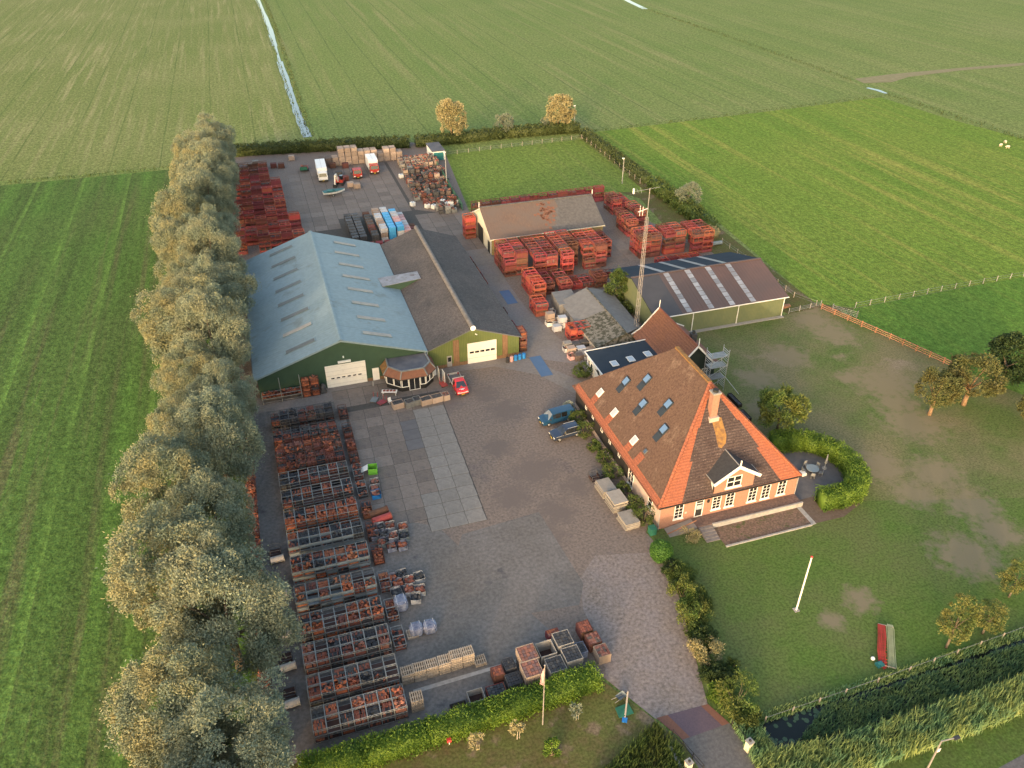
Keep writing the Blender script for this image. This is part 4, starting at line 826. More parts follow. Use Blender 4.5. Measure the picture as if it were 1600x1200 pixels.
ST = tree_proto('stag', 2.9, 2.9, 2.2, 2.4, 60, 90, .75, .5, .16, 'leaf_shrub', r=.14, low=-.3)
p = G(1214, 672); plant('shrub_tree', ST, 'spreading yellow green shrub behind the farmhouse patio', 'shrub', p, 0, (1.15, 1.15, 1.3))
BT = tree_proto('birch', 1.5, 1.5, 3.8, 4.3, 46, 75, .55, .27, .14, 'leaf_birch', r=.12, low=-.9)
p = G(1478, 1012); plant('slender_tree', BT, 'slender young tree on the front lawn beside the pond bank', 'tree', p, .5, (1.0, 1.0, 1.0))
p = G(1535, 990); plant('slender_tree', BT, 'young open tree right of the slender lawn tree', 'tree', p, .9, (.9, .9, .6))
p = G(1572, 945); plant('slender_tree', BT, 'yellow leaved young tree beside a white pole top', 'tree', p + Vector((1.2, .8, 0)), 2.2, (.85, .85, .7))
# hedges: leafy skin over a dense heart
def hedge(name, path, w_, h_, dens, ll, lw, leaf, label, cat='hedge', z0=0.0, bumpy=.2, core=.78):
    C, D = [], []; cv, cf = [], []
    P = [Vector((p[0], p[1], 0)) for p in path]
    for i in range(len(P) - 1):
        a, c_ = P[i], P[i + 1]; L_ = (c_ - a).length; d = (c_ - a) / L_; n = Vector((-d.y, d.x, 0)); k = int(dens * L_ * (w_ + 2 * h_))
        t = rng.uniform(-.02, 1.02, k); s = rng.uniform(0, w_ + 2 * h_, k)
        for tt, ss in zip(t, s):
            bz = bumpy * math.sin(tt * L_ * 1.7 + i) * .5 + rng.normal() * bumpy * .6
            if ss < h_: q = (-w_ / 2 - bz, ss, -1, .15)
            elif ss < h_ + w_: q = (ss - h_ - w_ / 2, h_ + bz, 0, 1)
            else: q = (w_ / 2 + bz, ss - h_ - w_, 1, .15)
            p = a + d * (tt * L_) + n * q[0]; C.append((p.x, p.y, z0 + max(.05, q[1]))); nn = n * q[2]; D.append((nn.x + rng.normal() * .6, nn.y + rng.normal() * .6, q[3] + rng.normal() * .6))
        o = len(cv); ww = w_ * core / 2; hh = h_ * (core + .08)
        for e_ in (a, c_):
            for sx, z in ((-ww, 0), (ww, 0), (ww, hh), (-ww, hh)): q = e_ + n * sx; cv.append((q.x, q.y, z0 + z))
        cf += [(o + j, o + (j + 1) % 4, o + 4 + (j + 1) % 4, o + 4 + j) for j in range(4)] + [(o + 3, o + 2, o + 1, o), (o + 4, o + 5, o + 6, o + 7)]
    C, D = np.array(C), np.array(D); k = len(C)
    me = leaves(name, C, D, ll * rng.uniform(.6, 1.4, k), lw * rng.uniform(.7, 1.3, k), leaf, (cv, cf))
    return tag(link(name, me), label, cat)
hedge('clipped_hedge', [(-6, 44.0), (0, 44.0), (6, 44.2), (12, 44.4), (18, 44.7), (23.6, 45.1)], 2.2, 1.8, 120, .2, .13, 'leaf_hedge', 'bright green clipped hedge along the front of the yard', bumpy=.28)
ring = [(62.0, 72.6)] + [(63.6 + 6.0 * math.cos(a), 66.2 + 6.4 * math.sin(a)) for a in [R(x) for x in (85, 62, 38, 14, -10, -34, -58)]] + [(64.2, 60.2), (61.2, 60.6)]
hedge('ring_hedge', ring, 2.4, 2.3, 105, .2, .13, 'leaf_hedge', 'thick horseshoe hedge curling round the patio table', bumpy=.25)
hedge('field_hedge', [G(355, 243), G(480, 236), G(560, 232), G(640, 229)], 3.2, 2.6, 13, .6, .34, 'leaf_farhedge', 'dark far hedge behind the wooden crate stacks', bumpy=.5)
hedge('field_hedge', [G(650, 228), G(720, 222), G(790, 214), G(880, 207), G(905, 206)], 3.2, 2.6, 13, .6, .34, 'leaf_farhedge', 'dark far hedge along the back of the paddock', bumpy=.5)
hedge('rough_hedge', [G(912, 212), G(960, 248), G(1010, 286)], 2.6, 2.0, 18, .5, .25, 'leaf_farhedge', 'thin rough hedge beside the paddock fence', bumpy=.5)
hedge('rough_hedge', [G(1018, 292), G(1050, 315), G(1085, 342), G(1108, 362)], 3.2, 2.4, 18, .55, .28, 'leaf_mid', 'leafy overgrown hedge beside the stacked red crates', bumpy=.7)
hedge('orange_bush', [G(1108, 364), G(1118, 372)], 1.6, 1.6, 20, .5, .2, 'leaf_gold', 'orange tinted bush at the end of the overgrown hedge', 'bush', bumpy=.5)
# ditch and bank growth along far field borders
def rough_strip(path, w_, h_, label, m='leaf_farhedge', dens=3.0):
    C, D = [], []
    for i in range(len(path) - 1):
        a, c_ = path[i], path[i + 1]; L_ = (c_ - a).length
        for _ in range(int(L_ * dens * w_)): 
            p = a.lerp(c_, random.random()); C.append((p.x + random.uniform(-w_, w_) / 2, p.y + random.uniform(-w_, w_) / 2, random.uniform(.05, h_))); D.append((random.gauss(0, .5), random.gauss(0, .5), 1))
    k = len(C); o = link('bank_growth', leaves('bank_growth', np.array(C), np.array(D), rng.uniform(.4, 1.0, k), rng.uniform(.12, .3, k), m)); return tag(o, label, 'bank growth', kind='stuff')
rough_strip(px((1000, 12), (1130, 55), (1330, 126)), 3.0, .7, 'rough growth along the far diagonal ditch', dens=1.4)
rough_strip(px((1385, 148), (1480, 180), (1650, 234)), 3.0, .9, 'rough growth along the ditch behind the bright field', dens=2)
rough_strip(px((0, 287), (140, 275), (278, 261)), 1.6, .6, 'grass bank along the ditch beside the near field', 'leaf_mid', 2.5)
rough_strip(px((922, 206), (1100, 186), (1376, 151)), 1.6, .6, 'low bank growth along the top of the bright field', 'leaf_mid', 2)
rough_strip(px((487, 214), (465, 150), (443, 80), (414, 0)), 2.0, .6, 'rushes along the right side of the far ditch', 'leaf_farhedge', 2.2)
rough_strip(px((476, 214), (453, 150), (430, 80), (401, 0)), 1.2, .4, 'rushes along the left side of the far ditch', 'leaf_mid', 1.6)
# shrubs
def shrub(name, label, loc, r, h_, leaf, n=700, ll=.3, lw=.16, upright=.4, rnd_=False):
    n = int(n * 2.2); ll *= .75; lw *= .8
    C, D, cl = crown_pts(r, r, h_ * .5, h_ * .5, 26 if not rnd_ else 90, max(10, n // (26 if not rnd_ else 90)), r * (.38 if not rnd_ else .22), low=-.95, loose=.8, shell=(.55, 1) if not rnd_ else (.8, .95))
    D = D + np.array([0, 0, upright]); C[:, 2] = np.maximum(C[:, 2], .05); k = len(C)
    t = thing(name, label, 'shrub', loc, 0, None, local=True)
    b = MB()
    for p, d in cl[:6]: b.tube((0, 0, -.05), (p[0] * .8, p[1] * .8, p[2]), .05, .02, 5)
    b.build('stem', 'bark', t); link('crown', leaves(name, C, D, ll * rng.uniform(.6, 1.4, k), lw * rng.uniform(.7, 1.3, k), leaf), t); return t
t = thing('round_bush', 'round clipped dark green bush at the farmhouse corner', 'bush', (37.4, 58.4, 0), 0, None, local=True)
cb_ = MB().ball((0, 0, 1.3), 1.22, 1.22, 1.22, 16, 10); q = rng.normal(size=(5200, 3)); q /= np.linalg.norm(q, axis=1, keepdims=True)
C = q * rng.uniform(1.15, 1.42, (5200, 1)) * (1 + .04 * np.sin(q[:, :1] * 9)) + np.array([0, 0, 1.32]); MB().tube((0, 0, -.05), (0, 0, .5), .14, .1, 8).build('trunk', 'bark', t)
link('crown', leaves('round_bush', C, q + rng.normal(size=(5200, 3)) * .8, .17 * rng.uniform(.6, 1.4, 5200), .12, 'leaf_laurel', (cb_.v, cb_.f)), t)
shrub('low_shrub', 'low yellow green shrub beside the terrace steps', (42.6, 60.4, 0), 1.1, 1.1, 'leaf_gold', 600, .25, .12)
for (q, y, r, h_, m, lb) in ((1062, 905, 1.4, 2.0, 'leaf_mid', 'dark leafy shrub nearest the round bush on the drive'), (1066, 935, 1.3, 2.6, 'leaf_shrub', 'tall yellow flecked shrub beside the drive'), (1080, 965, 1.5, 2.2, 'leaf_shrub', 'broad shrub midway down the drive border'), (1090, 990, 1.2, 1.4, 'leaf_mid', 'low dark shrub in the drive border'),
                            (1104, 1025, 1.4, 1.9, 'leaf_gold', 'sunlit golden shrub in the drive border'), (1112, 1055, 1.1, 1.2, 'leaf_dark', 'low dark shrub below the golden shrub'), (1122, 1090, .9, 1.3, 'leaf_hedge', 'small lime green shrub by the bridge brick band'), (1150, 1105, 1.8, 3.0, 'leaf_shrub', 'large upright shrub beside the bridge'), (1128, 1070, 1.1, 1.6, 'leaf_dark', 'dark shrub between golden shrub and bridge'),
                            (1050, 893, 1.0, 1.3, 'leaf_dark', 'small dark shrub just below the round bush'), (1092, 945, 1.2, 1.7, 'leaf_mid', 'green shrub on the lawn side of the drive border'), (1098, 1003, 1.1, 1.5, 'leaf_dark', 'dark shrub above the golden shrub'), (1138, 1052, 1.0, 1.4, 'leaf_mid', 'low green shrub on the lawn side near the bridge'), (1164, 1128, 1.1, 1.5, 'leaf_mid', 'small green shrub beside the right gate pillar')):
    shrub('border_shrub', lb, G(q, y), r * 1.08, h_, m, 1300, .3, .14, .6)
for k, (u, v) in enumerate(((38.0, 90), (38.1, 86.8), (38.1, 83.5), (38.0, 80.2), (38.1, 77), (38.0, 73.8), (38.1, 70.5), (38.1, 67.4), (38.2, 64.6))):
    shrub('wall_shrub', '%s shrub from the back along the farmhouse side wall' % ORD[k], (u, v, 0), .85 + .15 * (k % 3), 1.7 + .4 * ((k * 7) % 3), 'leaf_mid' if k else 'blossom', 600, .3, .14, .4)
shrub('wall_shrub', 'green shrub at the white annex corner by bulk bags', (43.8, 98.6, 0), 1.3, 2.2, 'leaf_mid', 900, .32, .16)
t_ = tree_proto('yew', 1.7, 1.7, 3.2, 3.5, 46, 90, .7, .36, .2, 'leaf_mid', r=.15, low=-.95)
plant('leafy_tree', t_, 'tall narrow leafy tree between mossy shed and brown-roofed barn', 'tree', (59.0, 119.4, 0), 0, 1.0)
shrub('wall_shrub', 'dense bush under the narrow tree by the brown-roofed barn', (58.8, 115.6, 0), 1.4, 2.2, 'leaf_mid', 900, .36, .2)
for (q, y, h_, lb) in ((745, 1172, 2.2, 'slim yellow sapling nearest the hedge end'), (808, 1155, 2.2, 'slim yellow sapling beside the flagpole'), (900, 1125, 2.4, 'pale bare sapling on the dry verge')):
    t = thing('sapling', lb + ' on the verge' if 'verge' not in lb else lb, 'sapling', G(q, y), 0, 'verge saplings', local=True)
    MB().tube((0, 0, -.05), (.05, 0, h_ * .6), .05, .03, 5).tube((.25, 0, -.05), (.25, 0, 1.0), .03, .03, 5).build('stem', 'post_wood', t)
    C, D, cl = crown_pts(.55, .55, .9, h_ * .75, 12, 22, .3, low=-.95); link('crown', leaves('sapling', C, D, .28, .13, 'leaf_gold' if 'pale' not in lb else 'leaf_silver'), t)
shrub('border_shrub', 'upright green bush on the verge below the flagpole', G(862, 1180), .7, 2.2, 'leaf_hedge', 700, .26, .13)
# reeds and water plants
def reeds(name, label, pts, n, h0, h1, leaf, sp=.3, w_=.06):
    P = [Vector((p[0], p[1])) for p in pts]
    bx = (min(p.x for p in P), max(p.x for p in P), min(p.y for p in P), max(p.y for p in P)); C = []
    def inside(x, y):
        c = False
        for i in range(len(P)):
            a, q = P[i], P[i - 1]
            if (a.y > y) != (q.y > y) and x < (q.x - a.x) * (y - a.y) / (q.y - a.y) + a.x: c = not c
        return c
    while len(C) < n:
        x, y = random.uniform(bx[0], bx[1]), random.uniform(bx[2], bx[3])
        if inside(x, y): C.append((x, y))
    C = np.array(C); h_ = rng.uniform(h0, h1, n); D = np.stack([rng.normal(0, sp, n) + .12, rng.normal(0, sp, n), np.ones(n)], 1)
    return tag(link(name, leaves(name, np.column_stack([C, h_ * .48]), D, h_, w_ * rng.uniform(.7, 1.5, n) * 1.6, leaf)), label, 'reeds', kind='stuff')
reeds('reeds', 'green reed bed filling the roadside pond edge', [(34.6, 33.2), (42, 32.2), (60, 32.0), (105, 32.2), (105, 28.6), (60, 28.6), (42, 28.4), (34.5, 27)], 15000, .9, 1.9, 'leaf_reed')
reeds('reeds', 'sparse blue green reeds standing in the pond water', [(44, 35.5), (60, 35.3), (100, 35.6), (100, 32), (60, 32), (38, 32.6)], 15000, .35, .9, 'leaf_water')
reeds('reeds', 'short reeds on the pond bank below the lawn', [(34.8, 36.9), (60, 36.9), (105, 37.3), (105, 36.2), (60, 35.7), (34.8, 35.7)], 4500, .25, .7, 'leaf_reed')
reeds('reeds', 'dark reeds left of the bridge', [(20, 36), (27, 39), (28.2, 36), (27, 30), (18, 30), (17, 33)], 5000, .5, 1.3, 'leaf_mid')
reeds('reeds', 'tall bank reeds right of the bridge', [(34.2, 37), (36.4, 36.4), (36.5, 30), (33.5, 27)], 3000, .7, 1.5, 'leaf_reed')
b = MB()
for k in range(1500):
    x = random.uniform(36, 94); y = random.uniform(32.2, 35.7)
    if random.random() < .55 + .35 * math.sin(x * .6) + .3 * math.sin(y * 2 + x * .3):
        r = random.uniform(.13, .3); a0 = random.random() * 6; b.poly([(x + r * math.cos(a0 + a * 1.05), y + r * math.sin(a0 + a * 1.05), 0.01 + .00002 * k) for a in range(6)])
tag(b.build('lily_pads', 'lilypad'), 'water lily pads floating on the dark pond', 'lily pads', kind='stuff')

# ---------------------------------------------------------------- tile crates in rows
CW, CDp, CHt = 1.27, 1.30, 1.0
def crate_frame(style):
    b = MB(); w_, d, h_, t = CW / 2 - .02, CDp / 2 - .02, CHt - .02, .048
    for x in (-w_, w_):
        for y in (-d, d): b.bar((x, y, 0), (x, y, h_), t)
    for z in (.06, h_ - .03):
        for y in (-d, d): b.bar((-w_, y, z), (w_, y, z), t)
        for x in (-w_, w_): b.bar((x, -d, z), (x, d, z), t)
    if style == 'truss':
        for y in (-d, d):
            b.bar((-w_, y, h_ - .26), (w_, y, h_ - .26), .04)
            for s in (-1, 1): b.bar((s * .08, y, h_ - .04), (s * .34, y, h_ - .26), .035)
    if style == 'plain':
        for y in (-d, d): b.bar((-w_, y, h_ * .5), (w_, y, h_ * .5), .04)
    return b
def crate_panel(style):
    b = MB(); w_, d = CW / 2 - .03, CDp / 2 - .03
    b.box(-w_, w_, -d, d, .03, .07)
    if style == 'panel':
        b.add([(-w_, -d, .45), (w_, -d, .45), (w_, -d - .04, .65), (-w_, -d - .04, .65), (w_, -d + .02, .93), (-w_, -d + .02, .93)], [(0, 1, 2, 3), (3, 2, 4, 5)])
        b.add([(-w_, d, .45), (w_, d, .45), (w_, d, .93), (-w_, d, .93)], [(3, 2, 1, 0)])
    elif style == 'plain':
        for x in (-w_, w_): b.box(x - .01, x + .01, -d, d, .1, .5)
    return b
CR = {}
for st in ('truss', 'panel', 'plain'):
    for fm, pm in (('galv', 'crate_inside'), ('galv_dark', 'crate_inside'), ('rust_steel', 'crate_inside')):
        CR[(st, fm)] = (crate_frame(st).mesh('tile_crate', fm), crate_panel(st).mesh('crate_panel', 'panel_blue' if st == 'panel' else pm))
def put_crate(name, key, u, v, z, label, group, rz=0.0):
    o = link(name, CR[key][0], None, (u, v, z), rz); tag(o, label, 'crate', group)
    c = bpy.data.objects.new('tray', CR[key][1]); COL.objects.link(c); c.parent = o; return o
def tile_load(b, u, v, z, pal, n, full, heap=False):
    """loose salvaged tiles lying or standing in a crate"""
    w_, d = CW - .22, CDp - .24
    if heap:
        for _ in range(n):
            M4 = Matrix.Translation((u + random.uniform(-w_, w_) / 2, v + random.uniform(-d, d) / 2, z + full * random.uniform(.5, 1.15))) @ Matrix.Rotation(random.uniform(0, 6.28), 4, 'Z') @ Matrix.Rotation(random.uniform(-1.2, 1.2), 4, 'X') @ Matrix.Rotation(random.uniform(-.5, .5), 4, 'Y')
            b.mbox(M4, .24, .38, .06, random.choice(pal))
        b.box(u - w_ / 2, u + w_ / 2, v - d / 2, v + d / 2, z + .08, z + full * .55, pal[0])
    else:
        rows = random.choice((2, 3)); rot = random.random() < .5
        for r_ in range(rows):
            k = max(4, n // rows); col = random.choice(pal)
            for i in range(k):
                if random.random() < .12: continue
                x = -w_ / 2 + (i + .5) * w_ / k; y = -d / 2 + (r_ + .5) * d / rows
                if rot: x, y = x * 1.0, y
                zz = z + full * random.uniform(.84, 1.03)
                b.box(u + x - w_ / k * .44, u + x + w_ / k * .44, v + y - d / rows * .44, v + y + d / rows * .44, z + .07, zz, random.choice((col, col, random.choice(pal))))
TM = ['tile%d' % i for i in range(9)]
ROWS = [  # front v, frame style, metal, palette, heaped share, empties
    (46.95, 'truss', 'galv', (0, 1, 3, 4, 5), .5, .2), (50.75, 'truss', 'galv', (0, 1, 4, 5), .5, .25), (54.75, 'truss', 'galv', (1, 2, 4, 4, 3), .35, .35), (58.75, 'truss', 'galv', (0, 0, 7, 2, 4), .4, .2),
    (63.1, 'panel', 'galv', (0, 0, 7, 2, 5), .45, .2), (67.65, 'panel', 'galv', (0, 7, 1, 4), .4, .15), (71.75, 'panel', 'galv', (0, 1, 4, 4, 5), .3, .2), (75.8, 'plain', 'galv', (0, 0, 7, 1, 4), .5, .2),
    (79.85, 'plain', 'galv', (1, 2, 4, 4, 0), .3, .3), (83.55, 'plain', 'galv', (1, 4, 4, 5, 2), .3, .25), (87.2, 'plain', 'rust_steel', (2, 2, 1, 5, 4), .5, .05), (90.2, 'plain', 'rust_steel', (2, 1, 3, 5, 0), .6, .02),
    (93.4, 'plain', 'galv_dark', (2, 4, 5, 5, 1), .3, .1), (98.2, 'plain', 'galv_dark', (4, 4, 5, 2, 6), .1, .05)]
rest = MB(); rest_n = 0
for ri, (v0, st, fm, pal, hp, em) in enumerate(ROWS):
    loads = MB(); rowname = '%s crate row from the front hedge' % ORD[ri]
    u0 = -4.43 - .045 * ri
    for dp in range(2):
        for tr in range(2):
            for ci in range(7):
                u = u0 + CW * (ci + .5) + .01 * ci; v = v0 + CDp * (dp + .5); z = .012 + tr * CHt
                s2 = st if not (st == 'panel' and (dp == 1 or random.random() < .15)) else 'plain'
                if st == 'truss' and ri == 3 and ci < 2 and dp: s2 = 'panel'
                fm2 = fm
                if dp == 1 and tr == 0:
                    w_, d = CW / 2 - .02, CDp / 2 - .02
                    for x in (-w_, w_):
                        for y in (-d, d): rest.bar((u + x, v + y, z), (u + x, v + y, z + .98), .055)
                    rest.box(u - w_, u + w_, v - d, v + d, z + .04, z + .09)
                else:
                    put_crate('tile_crate', (s2, fm2), u, v, z, 'steel tile crate, %s %s, %s from left, %s' % ('upper' if tr else 'lower', 'back' if dp else 'front', ORD[ci], rowname), 'tile crates in rows')
                if random.random() > em * .45 or tr == 0:
                    q = tuple(random.choice(pal) for _ in range(2)) + (random.choice(pal),)
                    big_ = random.random() < .2 and tr == 1
                    tile_load(loads, u, v, z, q, 26 if tr else 12, (.95 if big_ else random.uniform(.68, 1.0)) * (1 if tr else .8), random.random() < hp)
    tag(loads.build('roof_tiles', TM), 'salvaged red and grey roof tiles heaped in the %s' % rowname, 'roof tiles', kind='stuff')
tag(rest.build('tile_crates', 'galv_dark'), 'lower back steel crates hidden inside the tile crate rows', 'crates', kind='stuff')
# single crates standing at the lane end of each row
eb = MB()
for ri, (v0, st, fm, pal, hp, em) in enumerate(ROWS):
    if ri in (0, 1): continue
    for dp in range(2):
        key = ('plain', 'galv' if ri in (3, 4, 2, 8, 9) else 'rust_steel')
        put_crate('tile_crate', key, 5.35, v0 + .75 + dp * 1.34, .012, 'loose steel crate, %s, at lane end of %s crate row from hedge' % ('back' if dp else 'front', ORD[ri]), 'crates at the row ends')
        tile_load(eb, 5.35, v0 + .75 + dp * 1.34, .012, random.sample(pal, 3), 24, random.uniform(.5, .95), random.random() < .5)
tag(eb.build('roof_tiles', TM), 'salvaged roof tiles in the crates at the lane ends', 'roof tiles', kind='stuff')
# lone things on the strip between willows and rows
for k, v in enumerate((51.8, 56.2, 60.4, 66.2, 72.0)):
    t = thing('concrete_pipe', 'short pale concrete pipe, %s from the hedge behind the crate rows' % ORD[k], 'pipe', (-6.2, v, 0), R(4), 'pipes behind the rows', local=True)
    MB().tube((-.75, 0, .42), (.75, 0, .42), .42, .42, 14, 0, False).tube((.75, 0, .42), (-.75, 0, .42), .34, .34, 14, 0, False).build('shell', 'kerb_stone', t, True); MB().tube((.7, 0, .42), (.82, 0, .42), .48, .48, 14, 0).build('collar', 'kerb_stone', t)
    put_crate('tile_crate', ('plain', 'galv_dark'), -6.3, v + 1.5, .012, 'dark steel crate beside the %s concrete pipe from the hedge' % ORD[k], 'crates beside pipes')
lt = MB()
for k in range(13):
    v = 46.5 + k * 4.4; put_crate('tile_crate', ('plain', 'rust_steel'), -8.6, v, .012, 'rusty crate under the willows, %s from the hedge' % ORD[k], 'rusty crates under the willows'); tile_load(lt, -8.6, v, .012, (1, 2, 3), 24, .85, True)
    for q in range(2): tile_load(lt, -8.5, v + 1.4 + q * 1.2, -.05, (1, 2, 0), 22, .7, True)
tag(lt.build('roof_tiles', TM), 'red tiles stacked on the ground under the willow row', 'roof tiles', kind='stuff')
# pallet rack with poles by the barn
t = thing('cantilever_rack', 'steel rack of tiles under the green barn gable with two tall poles', 'rack', (-3, 106.2, 0))
for z in (.3, .9, 1.5): MB().bar((-6.0, 105.9, z), (.0, 106.0, z), .09).bar((-6.0, 107, z), (.0, 107, z), .09).build('shelf', 'galv', t)
for u in (-5.9, -3.05, -.05): MB().bar((u, 105.9, 0), (u, 105.9, 4.4 if u > -4 else 2), .1).build('post', 'galv', t)
lb_ = MB()
for k in range(9): tile_load(lb_, -5.4 + k * .62, 106.5, .95, (1, 2, 0), 8, .55, True)
tag(lb_.build('roof_tiles', TM), 'tiles lying on the steel rack under the barn gable', 'roof tiles', kind='stuff')
ch_ = MB()
for (u, lab) in ((.75, 'left'), (2.1, 'right')):
    for z in range(3):
        put_crate('tile_crate', ('plain', 'rust_steel'), u, 106.6, .012 + z, 'rusty orange tile crate, tier %s, %s stack beside cream roller door' % (('one', 'two', 'three')[z], lab), 'stacked crates by the roller door'); tile_load(ch_, u, 106.6, .012 + z, (0, 7, 3) if z != 1 or lab == 'left' else (4, 5, 1), 24, .95, True)
tag(ch_.build('roof_tiles', TM), 'orange tiles in the stacked crates by the roller door', 'roof tiles', kind='stuff')
tag(MB().ball((3.3, 106.7, .75), .5, .5, .8).box(2.85, 3.75, 106.2, 107.2, 0, .7).build('covered_bin', 'galv_dark'), 'dark rounded bin against the left edge of the cream door', 'bin')

# ---------------------------------------------------------------- red crates
RW, RD, RH = 2.36, 1.2, 1.25
def red_frame(windows=True):
    b = MB(); w_, d, h_, t = RW / 2 - .03, RD / 2 - .02, RH - .03, .1
    for x in (-w_, w_):
        for y in (-d, d): b.bar((x, y, 0), (x, y, h_), t)
    for z in (.08, h_ - .05):
        for y in (-d, d): b.bar((-w_, y, z), (w_, y, z), t, .12)
        for x in (-w_, w_): b.bar((x, -d, z), (x, d, z), t, .12)
    for y in (-d, d): b.bar((0, y, .1), (0, y, h_), .08)
    b.bar((0, -d, h_ - .06), (0, d, h_ - .06), .07)
    return b
def red_panel(k):
    b = MB(); w_, d = RW / 2 - .05, RD / 2 - .05
    b.box(-w_, w_, -d, d, .04, .09)
    hi_ = (.62, .95, .35)[k]
    for y in (-d, d): b.box(-w_, w_, y - .015, y + .015, .1, hi_)
    for x in (-w_, w_): b.box(x - .015, x + .015, -d + .02, d - .02, .1, max(.7, hi_))
    return b
RC = {}
for fm in ('red_steel', 'red_steel_bright', 'rust_steel'):
    for k in range(3): RC[(fm, k)] = (red_frame().mesh('steel_crate', fm), red_panel(k).mesh('crate_panel', fm if k == 1 else ('red_steel' if fm != 'rust_steel' else 'rust_steel')))
rl = MB(); N_RED = [0]
def red_crate(u, v, z, label, rz=0.0, kind=None, load=.6, group='red crates', name='steel_crate', pal=(2, 6, 5, 2, 8), open_=False):
    fm = kind or random.choices(('red_steel', 'red_steel_bright', 'rust_steel'), (.55, .22, .23))[0]; k = random.choices((0, 1, 2), (.5, .2, .3))[0]
    o = link(name, RC[(fm, k)][0], None, (u, v, z), rz + random.gauss(0, .008)); tag(o, label, 'crate', group)
    c = bpy.data.objects.new('panel', RC[(fm, k)][1]); COL.objects.link(c); c.parent = o; N_RED[0] += 1
    if load and random.random() < load:
        q = random.sample(pal, 3) if len(pal) > 3 else pal
        hh = z + random.choice((random.uniform(.3, .7), random.uniform(.6, 1.12))); cs, sn = math.cos(rz), math.sin(rz)
        for i in range(7):
            for j in range(3):
                x = -RW / 2 + .12 + (i + .5) * (RW - .24) / 7; y = -RD / 2 + .12 + (j + .5) * (RD - .24) / 3
                M4 = Matrix.Translation((u + x * cs - y * sn, v + x * sn + y * cs, (z + .1 + hh) / 2)) @ Matrix.Rotation(rz, 4, 'Z'); h1 = hh - z - .1 + random.uniform(-.06, .04)
                rl.mbox(M4, (RW - .24) / 7 * .9, (RD - .24) / 3 * .9, h1, random.choice(q))
    return o
def stack(u0, v0, nc, nd, nt_, place, tops=None, sides=(), rz=0.0, **kw):
    """visible crates of a stack: its whole top tier, its front, and any open side"""
    for c in range(nc):
        for d in range(nd):
            top = (tops or {}).get((c, d), nt_)
            for t in range(top):
                if t < top - 1 and d > 0 and not ((c == 0 and 'L' in sides) or (c == nc - 1 and 'R' in sides)) and not ((tops or {}).get((c, d - 1), nt_) <= t): continue
                u, v = u0 + (c + .5) * (RW + .03), v0 + (d + .5) * (RD + .03)
                red_crate(u, v, .012 + t * RH, 'red steel crate, tier %s, column %s, %s back, %s' % (('one', 'two', 'three', 'four', 'five')[t], ('one', 'two', 'three', 'four', 'five', 'six')[c], ORD[d], place), rz, **kw)
stack(42.55, 136.7, 2, 6, 4, 'first stack by cream gable', {(0, 0): 3}, 'L')
stack(48.0, 134.3, 2, 8, 4, 'second stack by cream gable')
stack(53.55, 133.6, 1, 9, 4, 'third stack by cream gable'); stack(56.0, 137.5, 1, 6, 4, 'infill behind the third stack')
stack(59.0, 135.2, 2, 7, 4, 'fourth stack by cream gable', {(0, 0): 2}, 'R')
stack(64.2, 139.2, 1, 5, 3, 'fifth stack by cream gable', None, 'R')
stack(44.5, 124.8, 1, 6, 3, 'lane stack above bulk bags', {(0, 0): 3}, 'L', kind='red_steel_bright')
stack(47.1, 127.0, 1, 5, 2, 'pink tile stack above the mossy shed', pal=(3, 3, 1, 6)); stack(50.4, 126.2, 1, 5, 2, 'flat stack behind the mossy shed', pal=(3, 3, 2, 6))
stack(43.0, 119.4, 1, 3, 2, 'low stack beside the lane corner', None, 'L', kind='red_steel_bright')
stack(48.0, 121.4, 2, 1, 1, 'pair beside the concrete block', kind='red_steel_bright', load=0)
stack(53.0, 127.4, 2, 3, 1, 'low spread behind the mossy shed'); stack(57.9, 126.8, 1, 3, 2, 'end stack beside the navy slope', kind='rust_steel'); stack(60.8, 130.4, 1, 1, 1, 'single by navy slope')
stack(71.8, 136.4, 2, 4, 4, 'first stack behind brown-roofed barn', None, 'L'); stack(77.6, 136.6, 2, 4, 4, 'second stack behind brown-roofed barn'); stack(83.3, 135.0, 2, 5, 4, 'third stack behind brown-roofed barn', None, 'R')
stack(74.0, 131.4, 4, 2, 1, 'low row against brown-roofed barn')
stack(74.3, 147.6, 1, 5, 3, 'first stack along the back lane', None, 'L'); stack(75.6, 155.0, 1, 3, 2, 'second stack along the back lane'); stack(78.6, 152.5, 1, 5, 3, 'tall stack before the dry grass'); stack(76.3, 160.6, 1, 4, 3, 'third stack along the back lane', None, 'L'); stack(78.9, 161.4, 1, 5, 2, 'last stack before the dry grass'); stack(75.6, 169.4, 1, 1, 3, 'lone tower at the paddock corner')
for k in range(13): red_crate(46.6 + k * 2.42, 172.2 + .06 * k, .012, 'dark red crate, %s from left in the row behind the shed' % ORD[k], kind='red_steel' if k > 2 else 'rust_steel', group='crates behind the shed')
for k in range(13): red_crate(46.6 + k * 2.42, 172.2 + .06 * k, .012 + RH, 'dark red crate, upper tier, %s from left, row behind the shed' % ORD[k], kind='red_steel' if k > 2 else 'rust_steel', group='crates behind the shed')
stack(40.0, 157.4, 1, 2, 4, 'orange tower at the cream gable', None, 'L', kind='red_steel_bright', load=1, pal=(0, 7, 0, 7))
for k, (v, kd) in enumerate(((144.6, 'red_steel'), (142, 'rust_steel'), (139.4, 'red_steel_bright'), (136.8, 'red_steel'), (134.2, 'red_steel'), (121.6, 'rust_steel'), (116.4, 'red_steel'), (113.9, 'rust_steel'))):
    red_crate(37.3, v, .012, 'narrow red crate, %s from the back along the dark barn side' % ORD[k], R(90), kd, group='crates along the dark barn', pal=(0, 7, 2, 4))
